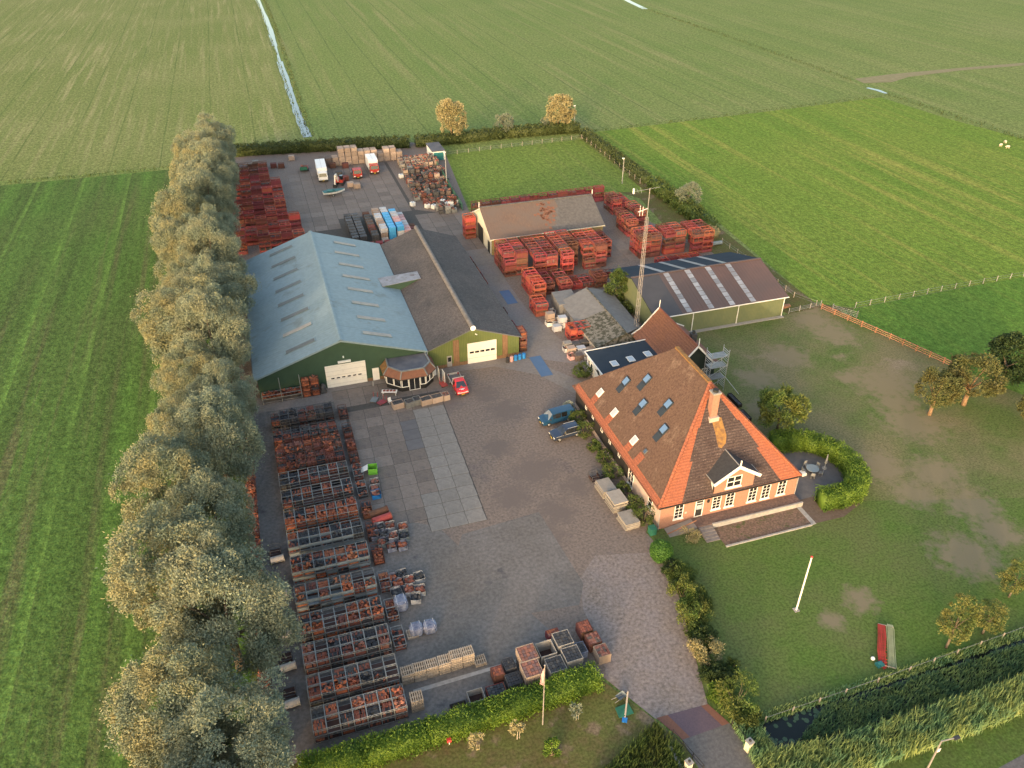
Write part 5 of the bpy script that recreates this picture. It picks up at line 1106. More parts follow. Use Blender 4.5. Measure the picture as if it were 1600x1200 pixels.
for k in range(3): red_crate(37.0, 109.8, .012 + k * RH, 'rusty orange crate, %s up, in the tower at the barn corner' % ORD[k], R(90), 'rust_steel', 1, pal=(0, 7, 3), group='crates along the dark barn')
for z in range(2):
    for k, (du, kd) in enumerate(((0, 'red_steel_bright'), (1.3, 'red_steel_bright'), (2.6, 'red_steel_bright'))):
        red_crate(46.3 + du, 110.4, .012 + z * RH, 'bright red crate, tier %s, number %s from lane, beside mossy shed' % (('one', 'two')[z], ('one', 'two', 'three')[k]), R(90), kd, .8, pal=(5, 6, 2), group='bright crates by the mossy shed')
# back-left corner of the yard
for j in range(12):
    v = 164.5 + j * 4.9 - (.6 if j % 2 else 0); nc = 6 if j < 4 else (5 if j < 9 else 4)
    for c in range(nc):
        if (j < 3 and c == 1 and j % 2 == 0) or random.random() < .05: continue
        top_ = random.choice((2, 3, 3)) if j < 10 else 2
        for z in range(top_):
            u = -8.2 + c * 2.42
            red_crate(u + 1.2, v, .012 + z * RH, 'weathered red crate, tier %s, %s from willows, corner row %s' % (('one', 'two', 'three')[z], ORD[c], ('one two three four five six seven eight nine ten eleven twelve thirteen').split()[j]), 0, 'rust_steel' if j > 9 else random.choice(('red_steel', 'red_steel_bright', 'red_steel')), .6, 'weathered crates in the back corner', 'weathered_crate', (2, 1, 3, 4, 6))
tag(rl.build('roof_tiles', TM), 'tiles packed in the red steel crates across the back yard', 'roof tiles', kind='stuff')
print('red crates', N_RED[0])

# ---------------------------------------------------------------- vehicles
def wheel(parent, x, y, r, w_):
    s = 1 if y > 0 else -1
    o = MB().tube((x, y - s * w_ / 2, r), (x, y + s * w_ / 2, r), r, r, 18).build('wheel', 'tyre', parent, False)
    MB().tube((x, y + s * w_ / 2, r), (x, y + s * (w_ / 2 + .02), r), r * .62, r * .55, 14).build('rim', 'rim', o); return o
def car(name, label, cat, loc, rz, L_, W_, st, paint, wheels, r=.34, glass='pane_dark', wind='pane_sky', side=None, ws=None, rear=None):
    """st: stations (x, z_low, z_belt, z_top, half width at belt, half width at top), front first"""
    t = thing(name, label, cat, loc, rz, None, local=True); b = MB(); ring_n = 0; vs_ = []
    for (x, zl, zb, zt, wb, wt) in st:
        half_ = [(0, zl), (wb * .9, zl), (wb, zl + .12), (wb * 1.01, (zl + zb) / 2), (wb * .985, zb), (wt, zt - (.04 if zt > zb + .1 else .01)), (wt * .86, zt), (0, zt + .015)]
        full = [(x, y, z) for y, z in half_] + [(x, -y, z) for y, z in half_[-2:0:-1]]; ring_n = len(full); vs_ += full
    fs_ = []
    for i in range(len(st) - 1):
        for j in range(ring_n): fs_.append((i * ring_n + j, i * ring_n + (j + 1) % ring_n, (i + 1) * ring_n + (j + 1) % ring_n, (i + 1) * ring_n + j))
    fs_ += [tuple(range(ring_n))[::-1], tuple(range((len(st) - 1) * ring_n, len(st) * ring_n))]
    b.add(vs_, fs_); b.build('body', paint, t, False)
    P = lambda i, j, s=1: Vector((st[i][0], s * [0, st[i][4] * .9, st[i][4], st[i][4] * 1.01, st[i][4] * .985, st[i][5], st[i][5] * .86, 0][j], [st[i][1], st[i][1], st[i][1] + .12, (st[i][1] + st[i][2]) / 2, st[i][2], st[i][3] - .04, st[i][3], st[i][3]][j]))
    def pane(nm, q, m, inset=.1):
        c = sum(q, Vector()) / 4; n = (q[1] - q[0]).cross(q[2] - q[0]).normalized()
        if n.dot(c - Vector((c.x * .4, 0, .7))) < 0: n = -n
        q = [p.lerp(c, inset) + n * .02 for p in q]; MB().add(q, [(0, 1, 2, 3), (3, 2, 1, 0)]).build(nm, m, t)
    a, c_ = ws; pane('windscreen', [P(a, 4), P(a, 4, -1), P(c_, 6, -1), P(c_, 6)], wind, .08)
    if rear: a, c_ = rear; pane('rear_window', [P(a, 6), P(a, 6, -1), P(c_, 4, -1), P(c_, 4)], glass, .1)
    for (a, c_) in side or []:
        for s in (1, -1): pane('side_window', [P(a, 4, s), P(c_, 4, s), P(c_, 5, s), P(a, 5, s)], glass, .1)
    for x in wheels:
        for s in (1, -1): wheel(t, x, s * (W_ / 2 - .1), r, .22)
    f0 = st[0]
    for s in (1, -1):
        MB().box(L_ / 2 - .14, L_ / 2 + .01, s * (W_ / 2 - .28) - .17, s * (W_ / 2 - .28) + .17, f0[2] - .14, f0[2] + .02).build('headlight', 'headlamp', t)
        MB().box(-L_ / 2 - .012, -L_ / 2 + .05, s * (W_ / 2 - .16) - .08, s * (W_ / 2 - .16) + .08, .75, 1.1).build('tail_light', 'tail_lamp', t)
        MB().box(st[ws[0]][0] - .35, st[ws[0]][0] - .2, s * (W_ / 2 + .1) - .09, s * (W_ / 2 + .1) + .09, st[ws[0]][2] + .02, st[ws[0]][2] + .2).build('mirror', 'black_plastic', t)
    MB().box(L_ / 2 - .1, L_ / 2 + .03, -W_ / 2 + .1, W_ / 2 - .1, .3, .5).build('bumper', 'black_plastic', t); MB().box(L_ / 2 + .03, L_ / 2 + .045, -.26, .26, .4, .52).build('number_plate', 'plate_yellow', t)
    return t
def heading(a, b_): d = b_ - a; return math.atan2(d.y, d.x)
# delivery van
f_, r_ = G(848, 669), G(893, 657); mid = (f_ + r_) / 2
va = heading(Vector((1, 0, 0)) * 0, f_ - r_)
vst = [(2.6, .35, .85, .86, .86, .82), (2.45, .28, .98, 1.0, .93, .84), (1.75, .25, 1.12, 1.15, .96, .86), (1.0, .25, 1.15, 1.9, .97, .80), (.75, .25, 1.15, 1.96, .97, .8), (-.3, .25, 1.15, 1.98, .97, .8), (-1.35, .25, 1.15, 1.98, .97, .8), (-2.5, .25, 1.15, 1.95, .96, .79), (-2.6, .35, 1.1, 1.9, .93, .77)]
car('van', 'teal blue panel van parked nearest the lane beside the farmhouse', 'van', (mid.x + .2, mid.y + .9, .0), va, 5.2, 1.95, vst, 'car_blue', (1.65, -1.55), .34, 'pane_dark', 'pane_white', [(3, 4), (4, 5), (5, 6)], (2, 3), None)
f_, r_ = G(864, 692), G(905, 680); mid = (f_ + r_) / 2
sst = [(2.3, .4, .8, .81, .8, .76), (2.15, .32, .95, .97, .9, .8), (1.1, .3, 1.06, 1.08, .94, .84), (.35, .3, 1.08, 1.62, .95, .70), (.0, .3, 1.08, 1.70, .95, .7), (-.9, .3, 1.08, 1.72, .95, .7), (-1.8, .3, 1.08, 1.68, .94, .68), (-2.2, .32, 1.05, 1.08, .92, .74), (-2.3, .42, .98, .99, .86, .72)]
car('estate_car', 'dark blue estate car with pale roof rails parked beside the van', 'car', (mid.x + .2, mid.y + .75, 0), heading(Vector(), f_ - r_), 4.6, 1.9, sst, 'car_navy', (1.45, -1.4), .36, 'pane_dark', 'pane_sky', [(2, 3), (3, 4), (4, 5), (5, 6)], (2, 3), (6, 7))
et = bpy.data.objects['estate_car']
for s in (1, -1): MB().bar((.1, s * .66, 1.76), (-1.75, s * .66, 1.74), .05).build('roof_rail', 'aluminium', et); MB().box(-1.9, 2.0, s * .955 - .01, s * .955 + .012, .95, 1.02).build('side_trim', 'aluminium', et)
# red pickup
f_, r_ = G(727, 625), G(707, 590); rzp = heading(Vector(), f_ - r_); mid = (f_ + r_) / 2
pst = [(2.65, .38, .85, .86, .82, .78), (2.5, .3, 1.0, 1.02, .92, .84), (1.85, .28, 1.15, 1.17, .95, .86), (1.1, .28, 1.18, 1.92, .96, .78), (.8, .28, 1.18, 2.0, .96, .78), (.25, .28, 1.18, 2.0, .96, .78), (.2, .3, 1.18, 1.97, .95, .77)]
pt = car('pickup_truck', 'bright red dropside pickup with grey bed beside the showroom pavilion', 'pickup', (mid.x, mid.y + .3, 0), rzp, 5.3, 1.95, pst, 'car_red', (1.75, -1.45), .35, 'pane_dark', 'pane_sky', [(3, 5)], (2, 3), None)
MB().box(-2.75, .12, -1.0, 1.0, .62, .78).build('bed', 'bed_floor', pt)
for y in (-1.0, .96): MB().box(-2.75, .12, y, y + .04, .78, 1.15).build('dropside', 'aluminium', pt)
MB().box(-2.79, -2.752, -1.0, 1.0, .7, 1.15).build('tailboard', 'aluminium', pt); MB().box(.13, .18, -.95, .95, .8, 2.1).build('headboard', 'aluminium', pt); MB().box(-2.6, .2, -.4, .4, .4, .61).build('chassis', 'chassis', pt)
MB().box(2.05, 2.4, -.2, .2, 1.115, 1.125).build('bonnet_emblem', 'white_paint', pt); MB().box(2.1, 2.2, -.45, .45, 1.13, 1.14).build('bonnet_lettering', 'white_paint', pt); MB().box(2.655, 2.68, -.6, .6, .68, .8).build('grille', 'white_paint', pt)
# lorries in the back yard
def truck(name, label, loc, rz, box_c, cab_c, L_, bh, flat=False, bonnet=False):
    t = thing(name, label, 'lorry', loc, rz, None, local=True)
    MB().box(-L_ / 2, L_ / 2, -.45, .45, .55, .8).build('chassis', 'chassis', t)
    cx = L_ / 2 - .95
    c = MB(); c.add([(cx + .95, -1.15, .5), (cx + .95, 1.15, .5), (cx + .98, -1.15, 1.45), (cx + .98, 1.15, 1.45), (cx + .75, -1.05, 2.5), (cx + .75, 1.05, 2.5), (cx - .8, -1.15, .5), (cx - .8, 1.15, .5), (cx - .8, -1.1, 2.6), (cx - .8, 1.1, 2.6)],
          [(0, 1, 3, 2), (2, 3, 5, 4), (4, 5, 9, 8), (6, 8, 9, 7), (0, 2, 4, 8, 6), (1, 7, 9, 5, 3), (0, 6, 7, 1)]); c.build('cab', cab_c, t)
    MB().add([(cx + .985, -1.0, 1.52), (cx + .985, 1.0, 1.52), (cx + .8, .92, 2.36), (cx + .8, -.92, 2.36)], [(0, 1, 2, 3)]).build('windscreen', 'pane_dark', t)
    for s in (1, -1):
        MB().add([(cx + .7, s * 1.165, 1.5), (cx - .3, s * 1.165, 1.5), (cx - .3, s * 1.12, 2.3), (cx + .55, s * 1.12, 2.3)], [(0, 1, 2, 3), (3, 2, 1, 0)]).build('side_window', 'pane_dark', t)
        MB().box(cx + .96, cx + 1.02, s * .85 - .2, s * .85 + .2, .75, 1.0).build('headlight', 'headlamp', t)
        for x in (cx, -L_ / 2 + 1.3): wheel(t, x, s * 1.0, .48, .3)
        MB().box(cx + .7, cx + .85, s * 1.3 - .1, s * 1.3 + .1, 1.6, 2.1).build('mirror', 'black_plastic', t)
    MB().box(cx + .95, cx + 1.05, -1.15, 1.15, .4, .7).build('bumper', 'chassis', t); MB().box(cx + 1.05, cx + 1.06, -.26, .26, .48, .6).build('number_plate', 'plate_yellow', t)
    x1 = cx - .9
    if flat:
        MB().box(-L_ / 2, x1, -1.2, 1.2, .85, 1.0).build('flatbed', 'bed_floor', t)
        for y in (-1.2, 1.16): MB().box(-L_ / 2, x1, y, y + .04, 1.0, 1.4).build('dropside', 'wrap_dark', t)
    else:
        o = MB().box(-L_ / 2, x1, -1.25, 1.25, .85, bh).build('box_body', box_c, t); MB().box(-L_ / 2 + .1, x1 - .1, -.02, .02, bh + .001, bh + .02).build('roof_seam', 'concrete', o)
    return t
f_, r_ = G(590, 283), G(574, 252); truck('box_lorry', 'white box lorry with red cab front in the back yard', ((f_ + r_) / 2) + Vector((.2, .2, 0)), heading(Vector(), f_ - r_), 'truck_white', 'truck_red', 7.2, 3.5)
f_, r_ = G(566, 288), G(552, 262); tr = truck('flatbed_lorry', 'red flatbed lorry standing between the two white lorries', ((f_ + r_) / 2) + Vector((-.3, .3, 0)), heading(Vector(), f_ - r_), 'truck_white', 'truck_red', 6.4, 3.0, True)
f_, r_ = G(509, 297), G(499, 257); truck('horse_lorry', 'long white lorry with white cab beside the boat', ((f_ + r_) / 2), heading(Vector(), f_ - r_), 'truck_white', 'truck_white', 9.4, 3.3)
# boat on trailer
p = G(522, 305); t = thing('boat', 'small teal and white motor boat on a trailer', 'boat', p, R(6), None, local=True)
b = MB(); S_ = [(-2.6, .95, .5), (-1.2, 1.05, .45), (.6, 1.0, .45), (1.9, .6, .6), (2.8, .05, .9)]; vs_ = []
for x, hw, zl in S_: vs_ += [(x, 0, zl), (x, hw * .75, zl + .18), (x, hw, 1.15 + max(0, x) * .06), (x, -hw, 1.15 + max(0, x) * .06), (x, -hw * .75, zl + .18)]
b.add(vs_, [(i * 5 + j, i * 5 + (j + 1) % 5, (i + 1) * 5 + (j + 1) % 5, (i + 1) * 5 + j) for i in range(4) for j in (0, 1, 3, 4)] + [(0, 1, 2, 3, 4)]); b.build('hull', 'boat_white', t)
MB().add([(x, s * hw * .96, 1.2 + max(0, x) * .06) for x, hw, zl in S_ for s in (1, -1)], [(0, 2, 3, 1), (2, 4, 5, 3), (4, 6, 7, 5), (6, 8, 9, 7)]).box(-1.6, .3, -.7, .7, 1.21, 1.45).build('cover', 'boat_teal', t)
MB().add([(.4, -.8, 1.22), (.4, .8, 1.22), (-.1, .7, 1.8), (-.1, -.7, 1.8)], [(0, 1, 2, 3), (3, 2, 1, 0)]).build('windscreen', 'pane_white', t); MB().bar((-2.2, 0, .38), (3.6, 0, .38), .1).bar((-.4, -1, .35), (-.4, 1, .35), .1).build('trailer_frame', 'galv', t)
for s in (1, -1): wheel(t, -.4, s * 1.05, .3, .18)
# excavator
p = G(532, 288); t = thing('excavator', 'pale excavator with folded arm behind the boat', 'excavator', p, R(250), None, local=True)
for s in (1, -1): MB().prism([(-1.3, s * .8 - .25), (1.3, s * .8 - .25), (1.3, s * .8 + .25), (-1.3, s * .8 + .25)], .05, .7).build('track', 'chassis', t)
MB().box(-1.2, .9, -.9, .9, .75, 1.5).build('housing', 'truck_red', t); MB().box(-.1, .9, .1, .9, 1.5, 2.5).build('cab', 'pane_dark', t)
MB().bar((.9, -.3, 1.2), (2.0, -.3, 3.3), .35).bar((2.0, -.3, 3.3), (3.4, -.3, 3.4), .33).build('boom', 'excavator', t); MB().bar((3.4, -.3, 3.4), (4.2, -.3, 1.4), .28).build('stick', 'excavator', t)
MB().prism([(3.9, -.8), (4.6, -.8), (4.6, .2), (3.9, .2)], .7, 1.4).build('bucket', 'chassis', t)
# green trailer by the back hedge
p = G(476, 266); t = thing('trailer', 'small red trailer with green tailboard near the far hedge', 'trailer', p, R(80), None, local=True)
MB().box(-1.6, 1.6, -.9, .9, .5, .6).build('floor', 'bed_floor', t); MB().box(-1.62, -1.56, -.95, .95, .5, 1.4).build('tailboard', 'tarp_green', t)
for y in (-.93, .89): MB().box(-1.55, 1.6, y, y + .04, .6, 1.2).build('side_board', 'truck_red', t)
for s in (1, -1): wheel(t, -.3, s * 1.05, .32, .2)
tl = MB(); [tl.mbox(Matrix.Translation(p + Vector((random.uniform(-.5, .5), random.uniform(-1.2, 1.2), .8 + random.uniform(0, .35)))) @ Matrix.Rotation(random.random() * 3, 4, 'Z'), .4, .3, .1, random.choice((0, 1, 6))) for _ in range(40)]
tag(tl.build('roof_tiles', TM), 'rubble load in the green-tailed trailer', 'roof tiles', kind='stuff')

# ---------------------------------------------------------------- pallets, bags, boxes
b = MB()
for y in (-.5, 0, .5): b.box(-.6, .6, y - .05, y + .05, 0, .1)
for i in range(6): b.box(-.6 + i * .22, -.6 + i * .22 + .11, -.6, .6, .105, .135)
PAL = b.mesh('wooden_pallet', 'pallet_wood')
def pallet_stack(q, n, place, rz=0.0):
    for k in range(n): tag(link('wooden_pallet', PAL, None, (q.x + random.gauss(0, .02), q.y + random.gauss(0, .02), .012 + k * .142), rz + random.gauss(0, .02)), 'weathered wooden pallet, %s up, in %s' % (ORD[k], place), 'pallet', 'stacked pallets')
for k in range(6): pallet_stack(Vector((5.3 + k * 1.28, 51.2 + .04 * k, 0)), 11 if k < 4 else 13, 'the %s pallet stack from the crate row' % ORD[k])
pallet_stack(Vector((12.9, 51.0, 0)), 3, 'the low pallet stack past the tall ones'); pallet_stack(Vector((5.6, 47.9, 0)), 12, 'the lone pallet stack nearest the hedge'); pallet_stack(Vector((6.9, 56.6, 0)), 2, 'the low pallet beside two wrapped bags')
def wrapped(name, label, q, m, s=(1.2, 1.1, .9), cat='bag', group=None, rz=0.0, straps=True, tm='tile4'):
    t = thing(name, label, cat, q, rz, group, local=True); b = MB(); n, k = 12, 4; vs_ = []
    for j, (z, sc) in enumerate(((0, .92), (.12, 1), (.7, 1.02), (.92, .9), (1.0, .55))):
        for i in range(n):
            a = 2 * math.pi * i / n; c, s_ = math.cos(a), math.sin(a); e_ = 1 / max(abs(c), abs(s_)) ** .75
            vs_.append((s[0] / 2 * c * e_ * sc * random.uniform(.95, 1.05), s[1] / 2 * s_ * e_ * sc * random.uniform(.95, 1.05), .012 + s[2] * z * random.uniform(.96, 1.04)))
    b.add(vs_, [(j * n + i, j * n + (i + 1) % n, (j + 1) * n + (i + 1) % n, (j + 1) * n + i) for j in range(k) for i in range(n)] + [tuple(range(k * n, (k + 1) * n))]); b.build('body', m, t)
    if straps:
        for sx in (-.3, .3): MB().bar((sx * s[0], -s[1] * .42, s[2] * .97), (sx * s[0], s[1] * .42, s[2] * 1.02), .06, .02).build('strap', 'wrap_white', t)
    return t
for (x, y, lb) in ((651, 988, 'first'), (672, 984, 'second')): wrapped('wrapped_pallet', '%s blue wrapped pallet from the rows in a pair on the tarmac' % lb, G(x, y), 'wrap_dark', (1.5, 1.4, 1.1), 'pallet load', 'wrapped pallet pair')
wrapped('wrapped_pallet', 'large dark wrapped pallet below the cluster of bags', G(627, 948), 'wrap_dark', (1.5, 1.7, 1.3), 'pallet load')
bl = MB()
def open_bag(q, m, label, group, pal, s=1.15):
    t = thing('bulk_bag', label, 'bulk bag', q, random.uniform(-.15, .15), group, local=True)
    for (a, c_) in (((-s / 2, -s / 2), (s / 2, -s / 2)), ((s / 2, -s / 2), (s / 2, s / 2)), ((s / 2, s / 2), (-s / 2, s / 2)), ((-s / 2, s / 2), (-s / 2, -s / 2))):
        m_ = ((a[0] + c_[0]) / 2 * 1.12, (a[1] + c_[1]) / 2 * 1.12)
        MB().add([(*a, .012), (*c_, .012), (c_[0] * 1.02, c_[1] * 1.02, .8 + random.uniform(-.1, .1)), (m_[0], m_[1], .74), (a[0] * 1.02, a[1] * 1.02, .8)], [(0, 1, 2, 3, 4), (4, 3, 2, 1, 0)]).build('side', m, t)
    for _ in range(16): bl.mbox(Matrix.Translation(q + Vector((random.uniform(-.42, .42), random.uniform(-.42, .42), .55 + random.uniform(-.1, .18)))) @ Matrix.Rotation(random.random() * 6, 4, 'Z') @ Matrix.Rotation(random.uniform(-.6, .6), 4, 'X'), .25, .36, .08, random.choice(pal))
    bl.box(q.x - .5, q.x + .5, q.y - .5, q.y + .5, .03, .45, pal[0])
for k, (x, y) in enumerate(((597, 852), (612, 858), (629, 856), (600, 840), (615, 842), (632, 842), (593, 828), (610, 826), (630, 828), (588, 840))):
    open_bag(G(x, y), random.choice(('wrap_white', 'wrap_white', 'wrap_dark', 'panel_blue')), 'open bulk bag of tiles, %s of the cluster by the orange pipe' % ORD[k], 'bags by the orange pipe', random.choice(((0, 1, 3), (4, 4, 5), (1, 3, 6))))
for k, (x, y) in enumerate(((622, 916), (640, 912), (655, 906), (620, 930), (640, 926), (657, 926), (628, 902), (612, 908), (650, 938))):
    open_bag(G(x, y), random.choice(('wrap_white', 'wrap_white', 'wrap_dark')), 'open bulk bag of tiles, %s of the cluster above the dark wrapped pallet' % ORD[k], 'bags above the dark pallet', random.choice(((0, 1, 3), (4, 4, 5), (1, 3, 6))))
for k, (x, y, m) in enumerate(((868, 505, 'wrap_white'), (862, 490, 'wrap_white'), (858, 508, 'white_tank'), (885, 548, 'wrap_white'), (893, 560, 'wrap_pink'), (905, 552, 'wrap_white'), (900, 540, 'wrap_pink'), (912, 560, 'wrap_white'))):
    open_bag(G(x, y), m, 'pale bulk bag, %s of those beside the mossy shed' % ORD[k], 'bags by the mossy shed', (6, 3, 5))
for k, (x, y) in enumerate(((586, 758), (586, 768), (588, 776))): open_bag(G(x, y), 'wrap_white' if k < 2 else 'plastic_blue', ('open bag of tiles below the lime green bin', 'second open bag of tiles under the lime bin', 'bright blue open box of tiles on the slabs')[k], None, (6, 3, 1))
tag(bl.build('roof_tiles', TM), 'loose tiles in the open bulk bags', 'roof tiles', kind='stuff')
# lime bin
p = G(583, 738); t = thing('lime_bin', 'lime green open waste container with white flap on the slabs', 'container', p, R(-8), None, local=True); t.scale = (.72, .72, .8)
MB().box(-.85, .85, -.85, -.8, .1, 1.3).build('front_side', 'plastic_lime', t); MB().box(-.85, .85, .8, .85, .1, 1.3).build('back_side', 'plastic_lime', t)
for x in (-.85, .8): MB().box(x, x + .05, -.8, .8, .1, 1.3).build('end_side', 'plastic_lime', t)
MB().box(-.8, .8, -.8, .8, .1, .2).build('floor', 'black_plastic', t); MB().sheet([(-.9, -.8, 1.32), (-.9, .8, 1.32), (-2.2, .7, .75), (-2.2, -.7, .75)], .04).build('lid_flap', 'white_paint', t)
# orange pipes
p = G(597, 815)
for k, (dy, m, lb) in enumerate(((0, 'red_steel_bright', 'bright orange red pipe lying beside the crate rows'), (1.3, 'rust_steel', 'rusty brown pipe lying behind the orange one'))):
    t = thing('steel_pipe', lb, 'pipe', p + Vector((-.2 * k, dy, 0)), R(10), None, local=True); MB().tube((-1.2, 0, .5), (1.2, 0, .5), .48, .48, 16, 0, False).tube((1.2, 0, .5), (-1.2, 0, .5), .42, .42, 16, 0, False).build('shell', m, t, True); MB().tube((1.1, 0, .5), (1.25, 0, .5), .54, .54, 16, 0, False).build('rim_collar', m, t)
# stone slab stacks beside the farmhouse
for k, (u, v, n, lb) in enumerate(((36.0, 71.6, 9, 'tall pale stone slab stack nearest the estate car'), (36.2, 68.6, 12, 'middle pale stone slab stack beside the farmhouse'), (36.4, 65.2, 8, 'pale slab stack with brick base nearest the round bush'))):
    t = thing('slab_stack', lb, 'slab stack', (u, v, 0), R(3), None, local=True)
    for i in range(n * 2 // 3): MB().box(-.95 + random.uniform(-.1, .06), .95 + random.uniform(-.06, .1), -1.25 + random.uniform(-.1, .05), 1.25 + random.uniform(-.1, .05), .02 + i * .21, .195 + i * .21).build('stone_slab', 'stone_pile', t)
for i in range(2): put_crate('tile_crate', ('plain', 'galv_dark'), 35.6 + i * 1.3, 74.3, .012, 'dark empty crate, %s from the yard, above the slab stacks' % ORD[i], 'crates above slab stacks')
t = thing('wheelie_bin', 'dark green bin at the farmhouse front corner', 'bin', (38.4, 62.6, 0)); MB().box(38.0, 38.8, 62.2, 63.0, .02, .95).build('body', 'tarp_green', t); MB().box(37.95, 38.85, 62.15, 63.05, .96, 1.05).build('lid', 'tarp_green', t)
# boxes at the hedge end
hb = MB()
def open_box(q, w_, d, h_, m, label, pal=None, rz=0.0, fill=.85, group='boxes at the hedge end', name='open_box', cat='box'):
    t = thing(name, label, cat, q, rz, group, local=True)
    for y in (-d / 2, d / 2 - .05): MB().box(-w_ / 2, w_ / 2, y, y + .05, .02, h_).build('side', m, t)
    for x in (-w_ / 2, w_ / 2 - .05): MB().box(x, x + .05, -d / 2 + .05, d / 2 - .05, .02, h_).build('end', m, t)
    MB().box(-w_ / 2 + .05, w_ / 2 - .05, -d / 2 + .05, d / 2 - .05, .02, .1).build('floor', 'crate_inside', t)
    if pal:
        for i in range(5):
            for j in range(4):
                M4 = Matrix.Translation(q) @ Matrix.Rotation(rz, 4, 'Z') @ Matrix.Translation(((i - 2) * (w_ - .16) / 5, (j - 1.5) * (d - .16) / 4, h_ * fill / 2 + .05)); hb.mbox(M4, (w_ - .16) / 5 * .9, (d - .16) / 4 * .88, h_ * fill + random.uniform(-.06, .06), random.choice(pal))
for (u, v, w_, d, h_, m, pal, lb) in ((17.5, 49.2, 1.9, 1.9, 2.0, 'crate_wood', (3, 3, 8), 'tall pink tile box, front of pair by flagpole'), (17.3, 47.3, 1.9, 1.9, 2.0, 'crate_wood', (3, 3, 8), 'tall pink tile box, nearest the hedge by flagpole'), (19.6, 49.4, 1.8, 1.8, 1.6, 'concrete', None, 'empty concrete box beside the pink tile boxes'), (19.9, 47.3, 1.8, 1.8, 1.6, 'concrete', (4, 4, 5), 'concrete box of black tiles beside the pink boxes'),
    (21.7, 50.0, 1.8, 1.8, 1.7, 'concrete', (4, 5, 4), 'concrete box of grey blue tiles farthest from hedge'), (21.9, 47.9, 1.8, 1.8, 1.7, 'concrete', (4, 5, 4), 'concrete box of slate tiles at hedge edge'), (24.6, 51.0, 1.4, 1.5, 1.3, 'rust_steel', (1, 2, 1), 'rusty box of bricks farthest up the driveway edge'), (24.9, 49.3, 1.4, 1.5, 1.3, 'rust_steel', (3, 2, 6), 'rusty box second up the driveway edge'), (25.2, 47.6, 1.4, 1.5, 1.3, 'crate_wood', (2, 6, 3), 'wooden box nearest the hedge on the driveway edge'),
    (21.2, 51.6, 1.4, .9, .9, 'red_steel', (1, 0, 3), 'small red box behind the concrete boxes'), (14.1, 48.6, 1.2, 1.2, 1.2, 'rust_steel', (1, 0, 2), 'rusty crate of red tiles beside the white strip'), (15.5, 49.2, 1.2, 1.4, 1.1, 'galv_dark', (4, 4, 5), 'dark crate beside the tall pink boxes'), (15.4, 47.3, 1.5, 1.4, 1.1, 'galv_dark', (4, 4, 4), 'dark crate behind the hedge near pink boxes'), (13.4, 46.8, 1.9, 1.3, .8, 'red_steel', (4, 5, 4), 'red framed box of dark tiles behind the hedge'), (11.3, 46.7, 1.6, 1.4, 1.0, 'concrete', None, 'empty pale concrete trough behind the hedge'), (9.4, 46.4, 1.7, 1.0, .5, 'galv_dark', None, 'low dark tray behind the hedge'), (23.3, 48.8, 1.0, 1.4, 1.0, 'wrap_dark', (4, 5, 4), 'wrapped dark bundle between concrete and rusty boxes')):
    open_box(Vector((u, v, 0)), w_, d, h_, m, lb, pal, R(2), .96)
# boxes in front of the showroom
for k, (x, y, w_, m, pal, lb) in enumerate(((623, 639, 1.7, 'crate_wood', (4, 5, 4), 'pale planter box nearest the white chair'), (641, 637, 1.3, 'galv', (4, 6, 5), 'metal framed box of tiles before the showroom'), (653, 633, 1.1, 'galv', (4, 4, 5), 'small metal framed box before the showroom'), (667, 633, 1.7, 'crate_wood', (5, 4, 5), 'pale planter box before the showroom door'), (684, 629, 1.7, 'crate_wood', (5, 5, 6), 'pale planter box before the showroom steps'), (698, 626, 1.0, 'crate_wood', (3, 1, 6), 'small orange planter nearest the red pickup'))):
    open_box(G(x, y) + Vector((0, .5, 0)), w_, 1.2, 1.0, m, lb, pal, R(8), .9, 'boxes before the showroom')
p = G(609, 617); t = thing('garden_table', 'white plastic table with tile samples before the showroom', 'table', p, R(-18), None, local=True); MB().box(-1.2, 1.2, -.4, .4, .68, .74).build('top', 'white_paint', t)
for x in (-1.0, 1.0):
    for y in (-.3, .3): MB().bar((x, y, 0), (x, y, .68), .07).build('leg', 'white_paint', t)
for k in range(4): tag(MB().box(-.2, .2, -.15, .15, 0, .12).build('tile_sample', 'tile1'), 'red sample tile, %s from left on the white table' % ORD[k], 'tile', 'sample tiles').location = p + Vector((-.75 + k * .5, .24 - .16 * k, .75))
def chair(q, rz, lb, m):
    t = thing('chair', lb, 'chair', q, rz, None, local=True); MB().box(-.25, .25, -.25, .25, .42, .47).build('seat', m, t); MB().box(-.25, .25, .2, .25, .47, .95).build('backrest', m, t)
    for x in (-.21, .21):
        for y in (-.21, .21): MB().bar((x, y, 0), (x, y, .42), .05).build('leg', m, t)
chair(G(610, 630), R(20), 'white plastic chair beside the planter boxes', 'white_paint')
def trolley(q, rz, m, lb):
    t = thing('hand_truck', lb, 'trolley', q, rz, None, local=True); MB().box(-.5, .5, -.7, .7, .2, .27).build('platform', m, t)
    for x in (-.35, .35): MB().bar((x, .65, .27), (x, .65, 1.2), .06).build('handle_post', 'red_steel_bright', t)
    for x in (-.4, .4):
        for y in (-.5, .5): MB().tube((x - .04, y, .1), (x + .04, y, .1), .1, .1, 10).build('castor', 'tyre', t)
trolley(G(585, 626), R(-30), 'panel_blue', 'platform trolley with red handle, blue-grey deck'); trolley(G(597, 630), R(-60), 'red_steel', 'platform trolley with red handle, red deck')
trolley(G(693, 602), R(10), 'red_steel_bright', 'red trolley standing beside the glass panels')
